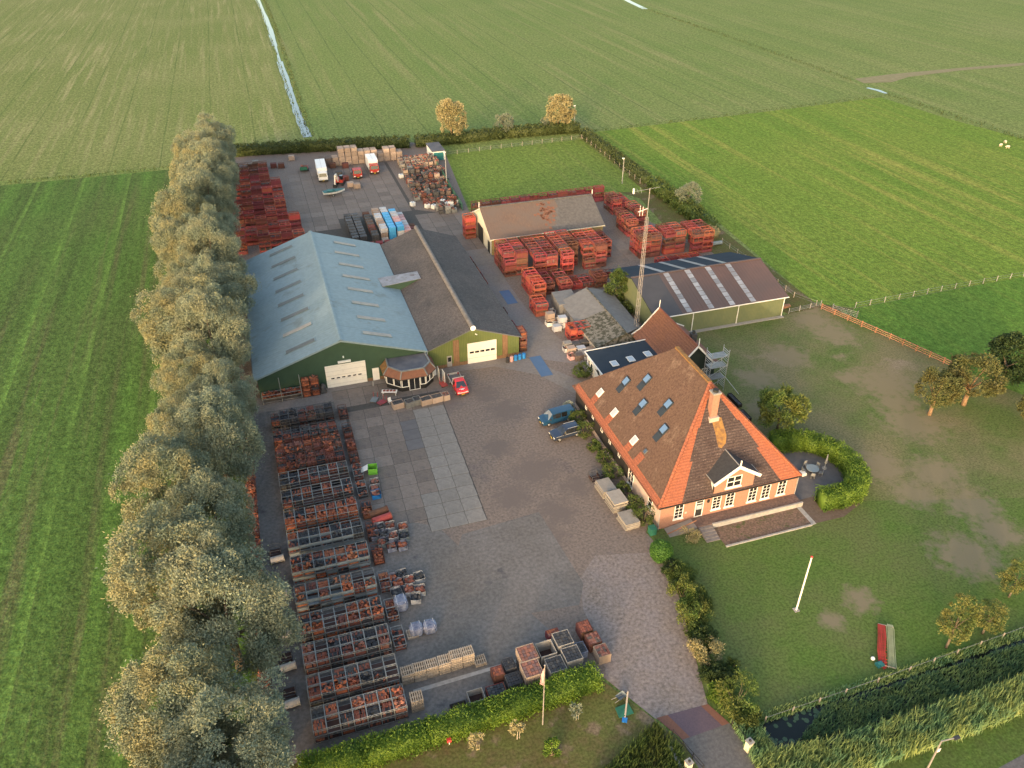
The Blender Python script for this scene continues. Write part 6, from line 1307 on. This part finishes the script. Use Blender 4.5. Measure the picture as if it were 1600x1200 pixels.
t = thing('glazed_frames', 'white glazed door frames leaning beside the showroom', 'door frame', (21.6, 104.3, 0)); opening(t, 'door_leaf', (21.3, 105.4, .05), (0, -1, 0), (1, 0, .0), 1.2, 2.1, 1, 2, sill=False, glass='pane_white'); opening(t, 'door_leaf', (21.8, 104.2, .05), (.1, -1, 0), (1, .1, 0), 1.2, 2.1, 1, 2, sill=False, glass='pane_white')
t = thing('gas_tank', 'white upright tank between showroom and olive barn', 'tank', (20.9, 106.3, 0)); MB().tube((20.9, 106.3, 0), (20.9, 106.3, 1.1), .4, .4, 14).ball((20.9, 106.3, 1.1), .4, .4, .2).build('shell', 'white_tank', t)
tag(MB().tube((11.0, 106.0, 0), (11.0, 106.0, .75), .14, .12, 10).ball((11, 106, .75), .12, .12, .1, 8, 4).build('bollard', 'concrete'), 'short pale bollard before the small white door', 'bollard')
for k in range(5):
    p = Vector((33.4 + k * .75, 106.2 + .1 * k, 0)); t = thing('barrel', ('pink' if k == 1 else 'blue' if k > 1 else 'black') + ' barrel, %s of five along the olive barn corner' % ORD[k], 'barrel', p, 0, 'barrels at the barn corner', local=True); m = ('black_plastic', 'wrap_pink', 'plastic_blue', 'plastic_blue', 'plastic_blue')[k]
    MB().tube((0, 0, .01), (0, 0, .85), .3, .3, 14).build('body', m, t, False); MB().tube((0, 0, .86), (0, 0, .9), .31, .29, 14).build('lid', m, t)
for (q, w_, d, lb) in ((G(845, 572), 2.0, 6.2, 'long blue steel road plate in the lane by the barn corner'), (Vector((40.6, 128.4, 0)), 2.0, 5.6, 'dark blue road plate in the lane beside red crates')):
    tag(MB().box(-w_ / 2, w_ / 2, -d / 2, d / 2, .012, .04).build('road_plate', 'steel_plate_blue'), lb, 'road plate').location = q
bpy.data.objects['road_plate'].location.z = .0

# ---------------------------------------------------------------- back yard stacks
WCm = {}
def wc_mesh(m):
    b = MB(); b.box(-.72, .72, -.6, .6, .1, 1.12)
    for x in (-.7, 0, .7): b.box(x - .06, x + .06, -.63, .63, 0, .1)
    for z in (.3, .65, 1.0): b.box(-.745, .745, -.625, .625, z - .1, z + .1)
    return b.mesh('wooden_crate', m)
for m in ('crate_wood', 'stone_pile', 'wrap_white', 'wrap_blue', 'wrap_pink', 'tile5', 'tile6', 'tile3', 'tile4', 'galv_dark', 'rust_steel', 'red_steel', 'white_tank', 'galv'): WCm[m] = wc_mesh(m)
def wcrate(u, v, z, m, label, group, name='wooden_crate', cat='crate', sc=1.0): o = link(name, WCm[m], None, (u, v, z), random.gauss(0, .03)); o.scale = (sc, sc, sc); return tag(o, label, cat, group)
for c in range(13):
    u = 15.8 + c * 1.75; n = (2, 2, 2, 4, 4, 4, 3, 3, 3, 2, 3, 3, 2)[c]
    for d in range(2):
        for z in range(n):
            if d == 1 and z < n - 1: continue
            wcrate(u, 216.2 + d * 1.4, .012 + z * 1.14, 'crate_wood' if c not in (0, 1) else 'tile6', 'pale wooden crate, tier %s, %s from left, %s back wall of crates' % (('one', 'two', 'three', 'four')[z], ORD[c], ('front of', 'behind the')[d]), 'wooden crates along the far hedge', sc=1.05)
for k, (x, y, m) in enumerate(((520, 262, 'rust_steel'), (540, 262, 'rust_steel'), (545, 270, 'tarp_green'), (530, 275, 'tile5'), (548, 292, 'crate_wood'), (558, 294, 'crate_wood'), (540, 282, 'red_steel'), (456, 250, 'crate_wood'), (428, 262, 'rust_steel'), (440, 262, 'rust_steel'), (390, 262, 'stone_pile'), (400, 258, 'stone_pile'), (412, 262, 'stone_pile'))):
    if m == 'tarp_green': continue
    wcrate(*G(x, y).xy, .012, m, 'odd crate, %s of those scattered before the far hedge' % ORD[k], 'scattered crates in the back yard', 'salvage_crate', sc=1.1)
tp = tag(MB().add([(-1.2, -.8, .02), (1.2, -.8, .02), (.9, .8, .02), (-.9, .8, .02), (-.2, 0, 1.7), (.5, .1, 1.5)], [(0, 1, 5, 4), (1, 2, 5), (2, 3, 4, 5), (3, 0, 4)]).build('tarpaulin', 'panel_blue'), 'crumpled pale blue tarpaulin at the back yard corner by willows', 'tarpaulin'); tp.location = G(366, 262)
cols = [(16.6, ['tile5', 'galv_dark', 'tile5'], 9, 2), (18.3, ['galv_dark', 'galv_dark'], 9, 2), (20.9, ['tile6', 'tile5', 'rust_steel'], 9, 2), (22.9, ['wrap_white', 'crate_wood'], 8, 3), (24.7, ['wrap_blue', 'wrap_blue', 'wrap_white'], 8, 3), (26.5, ['wrap_pink', 'wrap_white', 'wrap_blue'], 7, 3), (28.1, ['wrap_white', 'wrap_pink'], 7, 2), (29.8, ['tile6', 'rust_steel', 'crate_wood'], 4, 1)]
for ci, (u, ms, n, t_) in enumerate(cols):
    for d in range(n):
        for z in range(t_):
            if z < t_ - 1 and d > 0: continue
            wcrate(u, 161.2 + d * 1.62 + (.6 if ci > 2 else 0), .012 + z * 1.05, ms[(d // 2 + z) % len(ms)] if ci != 4 or d > 1 else 'wrap_blue', 'tile pallet, tier %s, %s back, %s column of coloured stack behind barns' % (('one', 'two', 'three')[z], ORD[d], ORD[ci]), 'coloured pallets behind the barns', 'tile_pallet', 'pallet load', .98)
for k in range(5): red_o = wcrate(17.5 + k * 1.9, 159.2, .012, 'red_steel', 'low red frame, %s of five against the blue roof edge' % ORD[k], 'red frames behind the blue roof', 'flat_crate', sc=1.0)
# salvage corner beside the paddock fence
k = 0; sm = MB()
for j in range(16):
    v = 173.5 + j * 2.55; uL = 34.2 + max(0, (j - 4) * .12) + (3.6 if j < 2 else 1.6 if j < 4 else 0); uR = 42.9 + (v - 172) * .085
    u = uL
    while u < uR - .7:
        m = random.choice(('tile5', 'rust_steel', 'tile6', 'galv_dark', 'tile6', 'galv', 'rust_steel', 'crate_wood')) if 1 < j < 13 else (random.choice(('white_tank', 'galv', 'galv_dark', 'tile5', 'white_tank')) if j <= 1 else random.choice(('crate_wood', 'stone_pile', 'crate_wood')))
        n = random.choice((1, 1, 2)) if j < 13 else 2
        for z in range(n): wcrate(u + .6, v + random.uniform(-.3, .3), .012 + z * .95, m, 'salvage crate, tier %s, %s from left, %s row of the paddock fence heap' % (('one', 'two')[z], ORD[min(8, int((u - uL) / 1.35))], ORD[j]), 'salvage crates by the paddock fence', 'salvage_crate', sc=random.uniform(.7, .95))
        for _ in range(5): sm.mbox(Matrix.Translation((u + .6 + random.uniform(-.5, .5), v + random.uniform(-.5, .5), .012 + n * .95 + random.uniform(0, .25))) @ Matrix.Rotation(random.random() * 6, 4, 'Z') @ Matrix.Rotation(random.uniform(-.7, .7), 4, 'X'), .5, .3, .22, random.choice((1, 2, 4, 5, 6, 3)))
        u += 1.38 + random.uniform(0, .3)
tag(sm.build('salvage_heap', TM), 'jumbled salvage lying on the crates beside the paddock fence', 'salvage', kind='stuff')
for k, (x, y) in enumerate(((627, 278), (645, 322), (668, 325), (678, 326), (692, 318), (715, 318), (700, 322))):
    t = thing('water_tank', 'white plastic tank, %s along the front of the salvage heap' % ORD[k], 'tank', G(x, y), random.random(), 'white tanks at the salvage heap', local=True); MB().box(-.5, .5, -.5, .5, .15, 1.0).build('tank_body', 'white_tank', t); MB().tube((0, 0, 1.0), (0, 0, 1.1), .15, .15, 10).build('cap', 'black_plastic', t); MB().box(-.55, .55, -.55, .55, 0, .14).build('base', 'pallet_wood', t)
# small garage
ga = thing('garage', 'small white garage with flat roof at the paddock corner', 'garage', (48, 216, 0)); q = G(690, 249)
MB().box(45.3, 48.7, 212, 219.5, 0, 2.5).build('wall', 'white_paint', ga); MB().box(45.15, 48.85, 211.8, 219.7, 2.52, 2.75).build('roof', 'felt', ga); MB().box(45.6, 48.4, 211.9, 211.97, .05, 2.2).build('door', 'boat_teal', ga)

# ---------------------------------------------------------------- mast, poles, lamps, scaffold, fences
mt = thing('lattice_mast', 'tall triangular lattice radio mast behind the mossy shed', 'mast', (56.75, 106.5, 0)); hm = 22.4
legs = [(.42, 0), (-.21, .36), (-.21, -.36)]; tap = lambda z: 1 - .35 * z / hm
P3 = lambda k, z: Vector((56.75 + legs[k][0] * tap(z), 106.5 + legs[k][1] * tap(z), z))
for k in range(3): MB().bar(P3(k, 0), P3(k, hm), .055).build('leg', 'mast_steel', mt)
for k in range(3):
    b = MB(); n = 17
    for i in range(n): b.bar(P3(k, i * hm / n), P3((k + 1) % 3, (i + 1) * hm / n), .028); b.bar(P3(k, (i + 1) * hm / n), P3((k + 1) % 3, (i + 1) * hm / n), .028)
    b.build('bracing', 'mast_steel', mt)
MB().tube((56.75, 106.5, hm - .5), (56.75, 106.5, 27.2), .06).build('top_pole', 'mast_steel', mt)
MB().bar((54.0, 106.3, 27.0), (58.6, 106.7, 27.1), .05).bar((55.2, 106.1, 26.7), (55.2, 106.7, 27.4), .04).bar((54.6, 106.1, 26.8), (54.6, 106.7, 27.3), .04).build('yagi_antenna', 'galv', mt); MB().tube((53.9, 106.3, 26.7), (53.9, 106.3, 27.5), .16).build('antenna_drum', 'white_paint', mt)
MB().bar((55.0, 106.3, 23.6), (56.7, 106.5, 23.9), .08).bar((55.3, 106.3, 22.9), (55.3, 106.3, 24.6), .06).bar((55.8, 106.3, 22.9), (55.8, 106.3, 24.4), .06).build('dipole_arm', 'white_paint', mt)
p = G(1244, 953); t = thing('white_pole', 'thick white painted pole standing on the front lawn', 'pole', p, 0, None, local=True); MB().tube((0, 0, 0), (0, 0, 8.3), .1, .08, 12).build('shaft', 'white_paint', t); MB().ball((0, 0, 8.35), .14, .14, .12, 8, 5).build('cap', 'flag_red', t); MB().box(-.3, .3, -.3, .3, -.02, .06).build('foot', 'concrete', t)
p = G(848, 1132); t = thing('flagpole', 'grey flagpole with hanging red pennant before the hedge', 'flagpole', p, 0, None, local=True); MB().tube((0, 0, 0), (0, 0, 9.0), .07, .04, 8).build('shaft', 'mast_steel', t); MB().add([(-.05, 0, 8.7), (-.3, .1, 7.6), (-.42, .05, 6.4), (-.1, -.05, 6.2), (-.04, .0, 7.4)], [(0, 1, 2, 3, 4), (4, 3, 2, 1, 0)]).build('pennant', 'wrap_pink', t); MB().ball((0, 0, 9.05), .1, .1, .1, 8, 5).build('finial', 'mast_steel', t)
for (x, y, h_, lb) in ((897, 205, 7.5, 'tall lamp post at the far paddock corner'), (972, 287, 6.5, 'lamp post beside the back lane crates'), (698, 290, 8.5, 'lamp post by the paddock fence near the garage')):
    t = thing('lamp_post', lb, 'lamp post', G(x, y), 0, None, local=True); MB().tube((0, 0, 0), (0, 0, h_), .12, .08, 8).build('post', 'kerb_stone', t); MB().box(-.5, .1, -.15, .15, h_, h_ + .2).build('lamp_head', 'white_paint', t)
p = G(1448, 1203); t = thing('street_lamp', 'grey street lamp with bent arm beside the road', 'street lamp', p, 0, None, local=True); MB().tube((0, 0, 0), (0, 0, 4.6), .09, .07, 8).build('post', 'mast_steel', t); MB().bar((0, 0, 4.55), (1.2, -.2, 4.75), .08).build('arm', 'mast_steel', t); MB().box(1.1, 1.7, -.35, -.05, 4.62, 4.8).build('lamp_head', 'black_plastic', t); MB().box(-.05, .25, -.12, -.08, 3.0, 3.5).build('sign_plate', 'white_paint', t)
# scaffold tower against the red house
sc_ = thing('scaffold_tower', 'aluminium scaffold tower at the gable of the red house', 'scaffold', (61.6, 88.6, 0))
for u in (60.3, 63.2):
    for v in (87.9, 89.6): MB().tube((u, v, 0), (u, v, 7.4), .05, .05, 6).build('standard', 'aluminium', sc_)
    for lv in range(3):
        b = MB()
        for i in range(6): b.tube((u, 87.9, .6 + lv * 2.3 + i * .35), (u, 89.6, .6 + lv * 2.3 + i * .35), .035, .035, 5)
        b.build('ladder_frame', 'aluminium', sc_)
for z in (2.3, 4.4, 6.2): MB().box(60.3, 63.2, 88.0, 89.5, z, z + .08).build('platform', 'galv', sc_)
for z in (1.0, 3.1, 5.2): MB().tube((60.3, 87.9, z), (63.2, 87.9, z + 1.6), .035, .035, 5).build('brace', 'aluminium', sc_)
for k, (a, c_) in enumerate((((63.2, 87.9, 2.5), (65.0, 86.2, 0)), ((60.3, 87.9, 2.5), (59.9, 85.0, 0)), ((63.2, 89.6, 2.5), (65.4, 91.0, 0)))): MB().tube(a, c_, .04, .04, 5).build('outrigger', 'aluminium', sc_)
# fences
def wire_fence(name, label, path, step, h_=1.2, post='post_wood', rails=(.5, 1.0), rt=.03, pt_=.1, railm='galv'):
    t = thing(name, label, 'fence', path[0])
    for i in range(len(path) - 1):
        a, c_ = Vector((*path[i][:2], 0)), Vector((*path[i + 1][:2], 0)); L_ = (c_ - a).length; n = max(1, round(L_ / step))
        for k in range(n + (1 if i == len(path) - 2 else 0)):
            p = a.lerp(c_, k / n); MB().bar(p, p + Vector((random.gauss(0, .03), 0, h_)), pt_).build('post', post, t)
        for z in rails: MB().bar(a + Vector((0, 0, z)), c_ + Vector((0, 0, z)), rt, rt if rt < .06 else .1).build('rail', railm, t)
wire_fence('wire_fence', 'wire fence with white posts between the bright field and near pasture', [G(1336, 481), G(1470, 455), G(1660, 421)], 3.6, 1.2, 'kerb_stone')
wire_fence('plank_fence', 'orange wooden rail fence along the lawn edge', [G(1283, 483), G(1390, 530), G(1496, 578)], 2.6, 1.2, 'plank_red', (.3, .65, 1.0), .16, .14, 'plank_red')
wire_fence('wire_fence', 'grey post fence along the back of the paddock', [G(697, 243), G(800, 230), G(908, 217)], 3.4, 1.3, 'post_wood')
wire_fence('wire_fence', 'post fence beside the rough hedge and paddock', [G(910, 217), G(960, 256), G(1000, 287)], 3.4, 1.4, 'post_wood')
wire_fence('wire_fence', 'sagging fence along the dry verge behind the brown barn', [G(1128, 380), G(1190, 425), G(1240, 465), G(1275, 478)], 3.2, 1.2, 'post_wood')
wire_fence('wire_fence', 'thin post fence along the pond bank', [G(1195, 1128), G(1320, 1085), G(1420, 1050), G(1600, 985)], 3.4, .9, 'post_wood', (.7,))
t = thing('field_gate', 'grey tubular field gate at the corner of the lawn', 'gate', G(1302, 487)); a, c_ = G(1300, 486), G(1338, 497)
for z in (.3, .6, .9, 1.2): MB().bar(a + Vector((0, 0, z)), c_ + Vector((0, 0, z)), .06).build('bar', 'galv', t)
for q in (a, c_): MB().bar(q, q + Vector((0, 0, 1.5)), .14).build('gate_post', 'galv', t)
t = thing('farm_gate', 'white gate and fence panel beside the brown-roofed barn', 'gate', G(1240, 490)); a, c_ = G(1232, 490), G(1282, 478)
for z in (.3, .6, .9): MB().bar(a + Vector((0, 0, z)), c_ + Vector((0, 0, z)), .05).build('bar', 'galv', t)
for k in range(4): q = a.lerp(c_, k / 3); MB().bar(q, q + Vector((0, 0, 1.2)), .1).build('gate_post', 'kerb_stone', t)
t = thing('mesh_fence', 'green mesh fence between salvage heap and paddock', 'fence', G(697, 246)); pth = [Vector((45.2, 211.5, 0)), Vector((44.6, 196, 0)), Vector((43.9, 184, 0)), Vector((43.6, 173.6, 0))]
for i in range(3):
    a, c_ = pth[i], pth[i + 1]; MB().sheet([a, c_, c_ + Vector((0, 0, 1.9)), a + Vector((0, 0, 1.9))], .03).build('mesh_panel', 'mesh_green', t)
    for k in range(4): q = a.lerp(c_, k / 4); MB().bar(q, q + Vector((0, 0, 2.1)), .08).build('post', 'mesh_green', t)
# bridge rails and gate pillars
for (x, y, lb) in ((1168, 1172, 'pale brick gate pillar right of the asphalt drive'), (1074, 1204, 'pale brick gate pillar left of the asphalt drive')):
    t = thing('gate_pillar', lb, 'pillar', G(x, y), R(12), None, local=True); MB().box(-.26, .26, -.26, .26, 0, 1.35).build('shaft', 'cream_wall', t); MB().box(-.32, .32, -.32, .32, 1.36, 1.46).build('cap', 'concrete', t); MB().ball((0, 0, 1.55), .14, .14, .14, 8, 5).build('lantern', 'chassis', t)
wire_fence('bridge_railing', 'dark railing along the left of the bridge', [G(1050, 1150), G(1098, 1205)], 1.6, 1.0, 'chassis', (.5, 1.0), .05, .07, 'chassis'); wire_fence('bridge_railing', 'dark railing along the right of the bridge', [G(1143, 1133), G(1162, 1160)], 1.4, 1.0, 'chassis', (.5, 1.0), .05, .07, 'chassis')
tag(MB().box(27.2, 27.5, 30, 36.6, 0, .25).build('bridge_kerb', 'kerb_stone'), 'pale concrete edge left of the bridge', 'kerb')
# things on the verge
t = thing('wheelbarrow', 'grey wheelbarrow tray lying at the end of the hedge', 'wheelbarrow', G(970, 1092), R(20), None, local=True); MB().add([(-.5, -.35, .55), (.5, -.35, .55), (.5, .35, .55), (-.5, .35, .55), (-.3, -.2, .2), (.35, -.2, .2), (.35, .2, .2), (-.3, .2, .2)], [(0, 1, 5, 4), (1, 2, 6, 5), (2, 3, 7, 6), (3, 0, 4, 7), (4, 5, 6, 7)]).build('tray', 'panel_blue', t); MB().tube((.6, -.06, .2), (.6, .06, .2), .2, .2, 12).build('wheel', 'tyre', t)
for y in (-.25, .25): MB().bar((.55, y * .4, .2), (-1.1, y, .6), .05).build('handle', 'post_wood', t)
t = thing('road_sign_post', 'leaning wooden plank with blue base beside the drive', 'plank', G(976, 1125), R(60), None, local=True); MB().bar((0, 0, .05), (2.6, 0, .9), .16, .06).build('plank', 'post_wood', t); MB().box(-.3, .2, -.25, .25, .02, .14).build('base', 'plastic_blue', t)
tag(MB().sheet([(-.8, -.6, .25), (.8, -.5, .12), (.7, .6, .3), (-.7, .6, .1)], .1).build('tarpaulin', 'tarp_green'), 'dark green tarpaulin heap on the verge by the drive', 'tarpaulin').location = G(975, 1112)
t = thing('mailbox', 'tiny red box on a white post on the dry verge', 'mailbox', G(702, 1163), 0, None, local=True); MB().bar((0, 0, 0), (0, 0, .5), .08).build('post', 'white_paint', t); MB().box(-.2, .2, -.15, .15, .5, .85).build('box', 'flag_red', t)
# fishing nets and hose on the lawn
p = G(1384, 1012); t = thing('net_frame', 'red netting and pale hose loops laid out along the lawn', 'net', p, R(-37), None, local=True)
MB().bar((-.75, 2.9, .25), (.85, 2.9, .25), .07).build('end_bar', 'post_wood', t); MB().bar((-.75, -2.6, .2), (.85, -2.6, .2), .07).build('end_bar', 'post_wood', t); b = MB()
for k in range(11):
    x = -.75 + k * .07; b.chain([(x, -2.8 + random.uniform(-.3, .3), .1), (x - .1 + random.uniform(-.08, .08), -.8, .3), (x + random.uniform(-.06, .06), 1.2, .32), (x, 2.8, .28)], [.04] * 4, 5)
for k in range(14): y = -2.6 + k * .4; b.bar((-.78, y, .22 + .06 * math.sin(k)), (.02, y + random.uniform(-.1, .1), .25), .04)
b.build('netting', 'net_red', t); b = MB()
for k in range(5):
    x = .12 + k * .13; b.chain([(x, -2.7 + .2 * k, .1), (x + .02, -.5, .22), (x, 2.6, .3), (x + .12, 3.2, .25), (x + .24, 2.6, .22), (x + .22, 0, .16), (x + .26, -2.4, .08)], [.035] * 7, 6)
b.build('hose', 'hose', t)
tag(MB().ball((0, 0, .22), .22, .22, .22, 12, 8).build('buoy', 'white_paint'), 'small white buoy ball beside the red netting', 'buoy').location = G(1363, 1031)
tag(MB().box(-.4, .4, -.3, .3, .02, .3).box(-.2, .2, -.2, .2, .3, .42).build('tool_case', 'boat_teal'), 'small teal case beside the red netting', 'case').location = G(1374, 1040)
# patio furniture
p = G(1268, 738); t = thing('patio_table', 'round grey patio table inside the horseshoe hedge', 'table', p, 0, None, local=True); MB().tube((0, 0, .7), (0, 0, .75), .85, .85, 24).build('top', 'panel_blue', t); MB().tube((0, 0, 0), (0, 0, .7), .12, .1, 8).build('pedestal', 'galv_dark', t); MB().tube((0, 0, .03), (0, 0, .07), .4, .35, 12).build('foot', 'galv_dark', t)
for k in range(5): a = k * 1.256 + .4; chair(p + Vector((1.2 * math.cos(a), 1.2 * math.sin(a), .03)), a - math.pi / 2, 'grey garden chair, %s round the patio table' % ORD[k], 'galv')
t = thing('parasol', 'folded grey parasol beside the patio table', 'parasol', p + Vector((2.2, .2, .03)), 0, None, local=True); MB().tube((0, 0, 0), (0, 0, 2.4), .03, .03, 6).build('pole', 'aluminium', t); MB().tube((0, 0, .9), (0, 0, 2.35), .2, .05, 8).build('folded_canopy', 'galv', t); MB().tube((0, 0, 0), (0, 0, .1), .35, .3, 12).build('foot', 'concrete', t)
tag(MB().box(-.5, .5, -.4, .4, .03, .45).build('white_bench', 'white_paint'), 'white bench at the farmhouse right corner', 'bench').location = G(1252, 742)
for (u, v, l, m, lb) in ((63.2, 84.5, 3.2, 'black_board', 'long dark planter along the patio edge'), (62.6, 80.5, 2.4, 'black_board', 'dark planter nearer the patio edge')):
    open_box(Vector((u, v, .03)), .7, l, .6, m, lb, (4, 5), 0, .8, 'patio planters', 'planter', 'planter')
tag(MB().box(-.25, .25, -.6, .6, .05, .35).build('lime_cushion', 'plastic_lime'), 'lime green cushion on the dark patio behind farmhouse', 'cushion').location = (61.6, 83.6, 0)
tag(hb.build('roof_tiles', TM), 'tiles stacked in the boxes by the hedge and showroom', 'roof tiles', kind='stuff')
# sheep
for k, (x, y) in enumerate(((1563, 229), (1570, 224), (1574, 232))):
    t = thing('sheep', 'pale sheep, %s from left grazing the bright field' % ORD[k], 'sheep', G(x, y), k * 1.3, 'sheep', local=True)
    b = MB(); b.ball((0, 0, .62), .55, .3, .32, 12, 8); b.ball((.55, 0, .55), .22, .13, .14, 8, 6); b.tube((.35, 0, .65), (.55, 0, .58), .16, .12, 8)
    for sx in (-.33, .33):
        for sy in (-.15, .15): b.tube((sx, sy, 0), (sx, sy, .5), .045, .07, 6)
    b.build('body', 'sheep', t, True)
# long white trough and posts behind the brown barn
tag(MB().tube((-1.4, 0, .45), (1.4, 0, .45), .42, .42, 14).build('gas_cylinder', 'panel_blue'), 'pale blue cylinder lying behind the brown-roofed barn corner', 'cylinder').location = G(1118, 383)
for k in range(6): tag(MB().box(-1.5, 1.5, -.12, .12, .02, .2).build('timber_beam', 'plank_red'), 'timber beam, %s in the pile beside the white gate' % ORD[k], 'beam', 'timber pile').location = (87.6 + .1 * k, 108.4 + (k % 3) * .3, .2 * (k // 3))


# stock along the lane beside the mossy shed
for k, (u, v, z, m) in enumerate(((44.6, 116.4, 0, 'crate_wood'), (44.6, 116.4, 1.14, 'crate_wood'), (44.9, 113.6, 0, 'wrap_white'), (46.2, 114.4, 0, 'wrap_white'), (46.2, 114.4, 1.14, 'wrap_white'), (47.0, 115.8, 0, 'crate_wood'), (44.6, 107.6, 0, 'stone_pile'), (45.9, 107.0, 0, 'tile5'), (47.4, 107.2, 0, 'tile5'), (44.6, 105.9, 0, 'crate_wood'), (46.2, 105.4, 0, 'wrap_white'), (47.6, 104.6, 0, 'crate_wood'), (46.4, 103.6, 0, 'stone_pile'), (45.0, 103.4, 0, 'tile6'))):
    wcrate(u, v, .012 + z, m, 'pale stock crate, %s along the lane beside the mossy shed' % ORD[k], 'stock along the mossy shed lane', 'stock_crate', sc=.95)
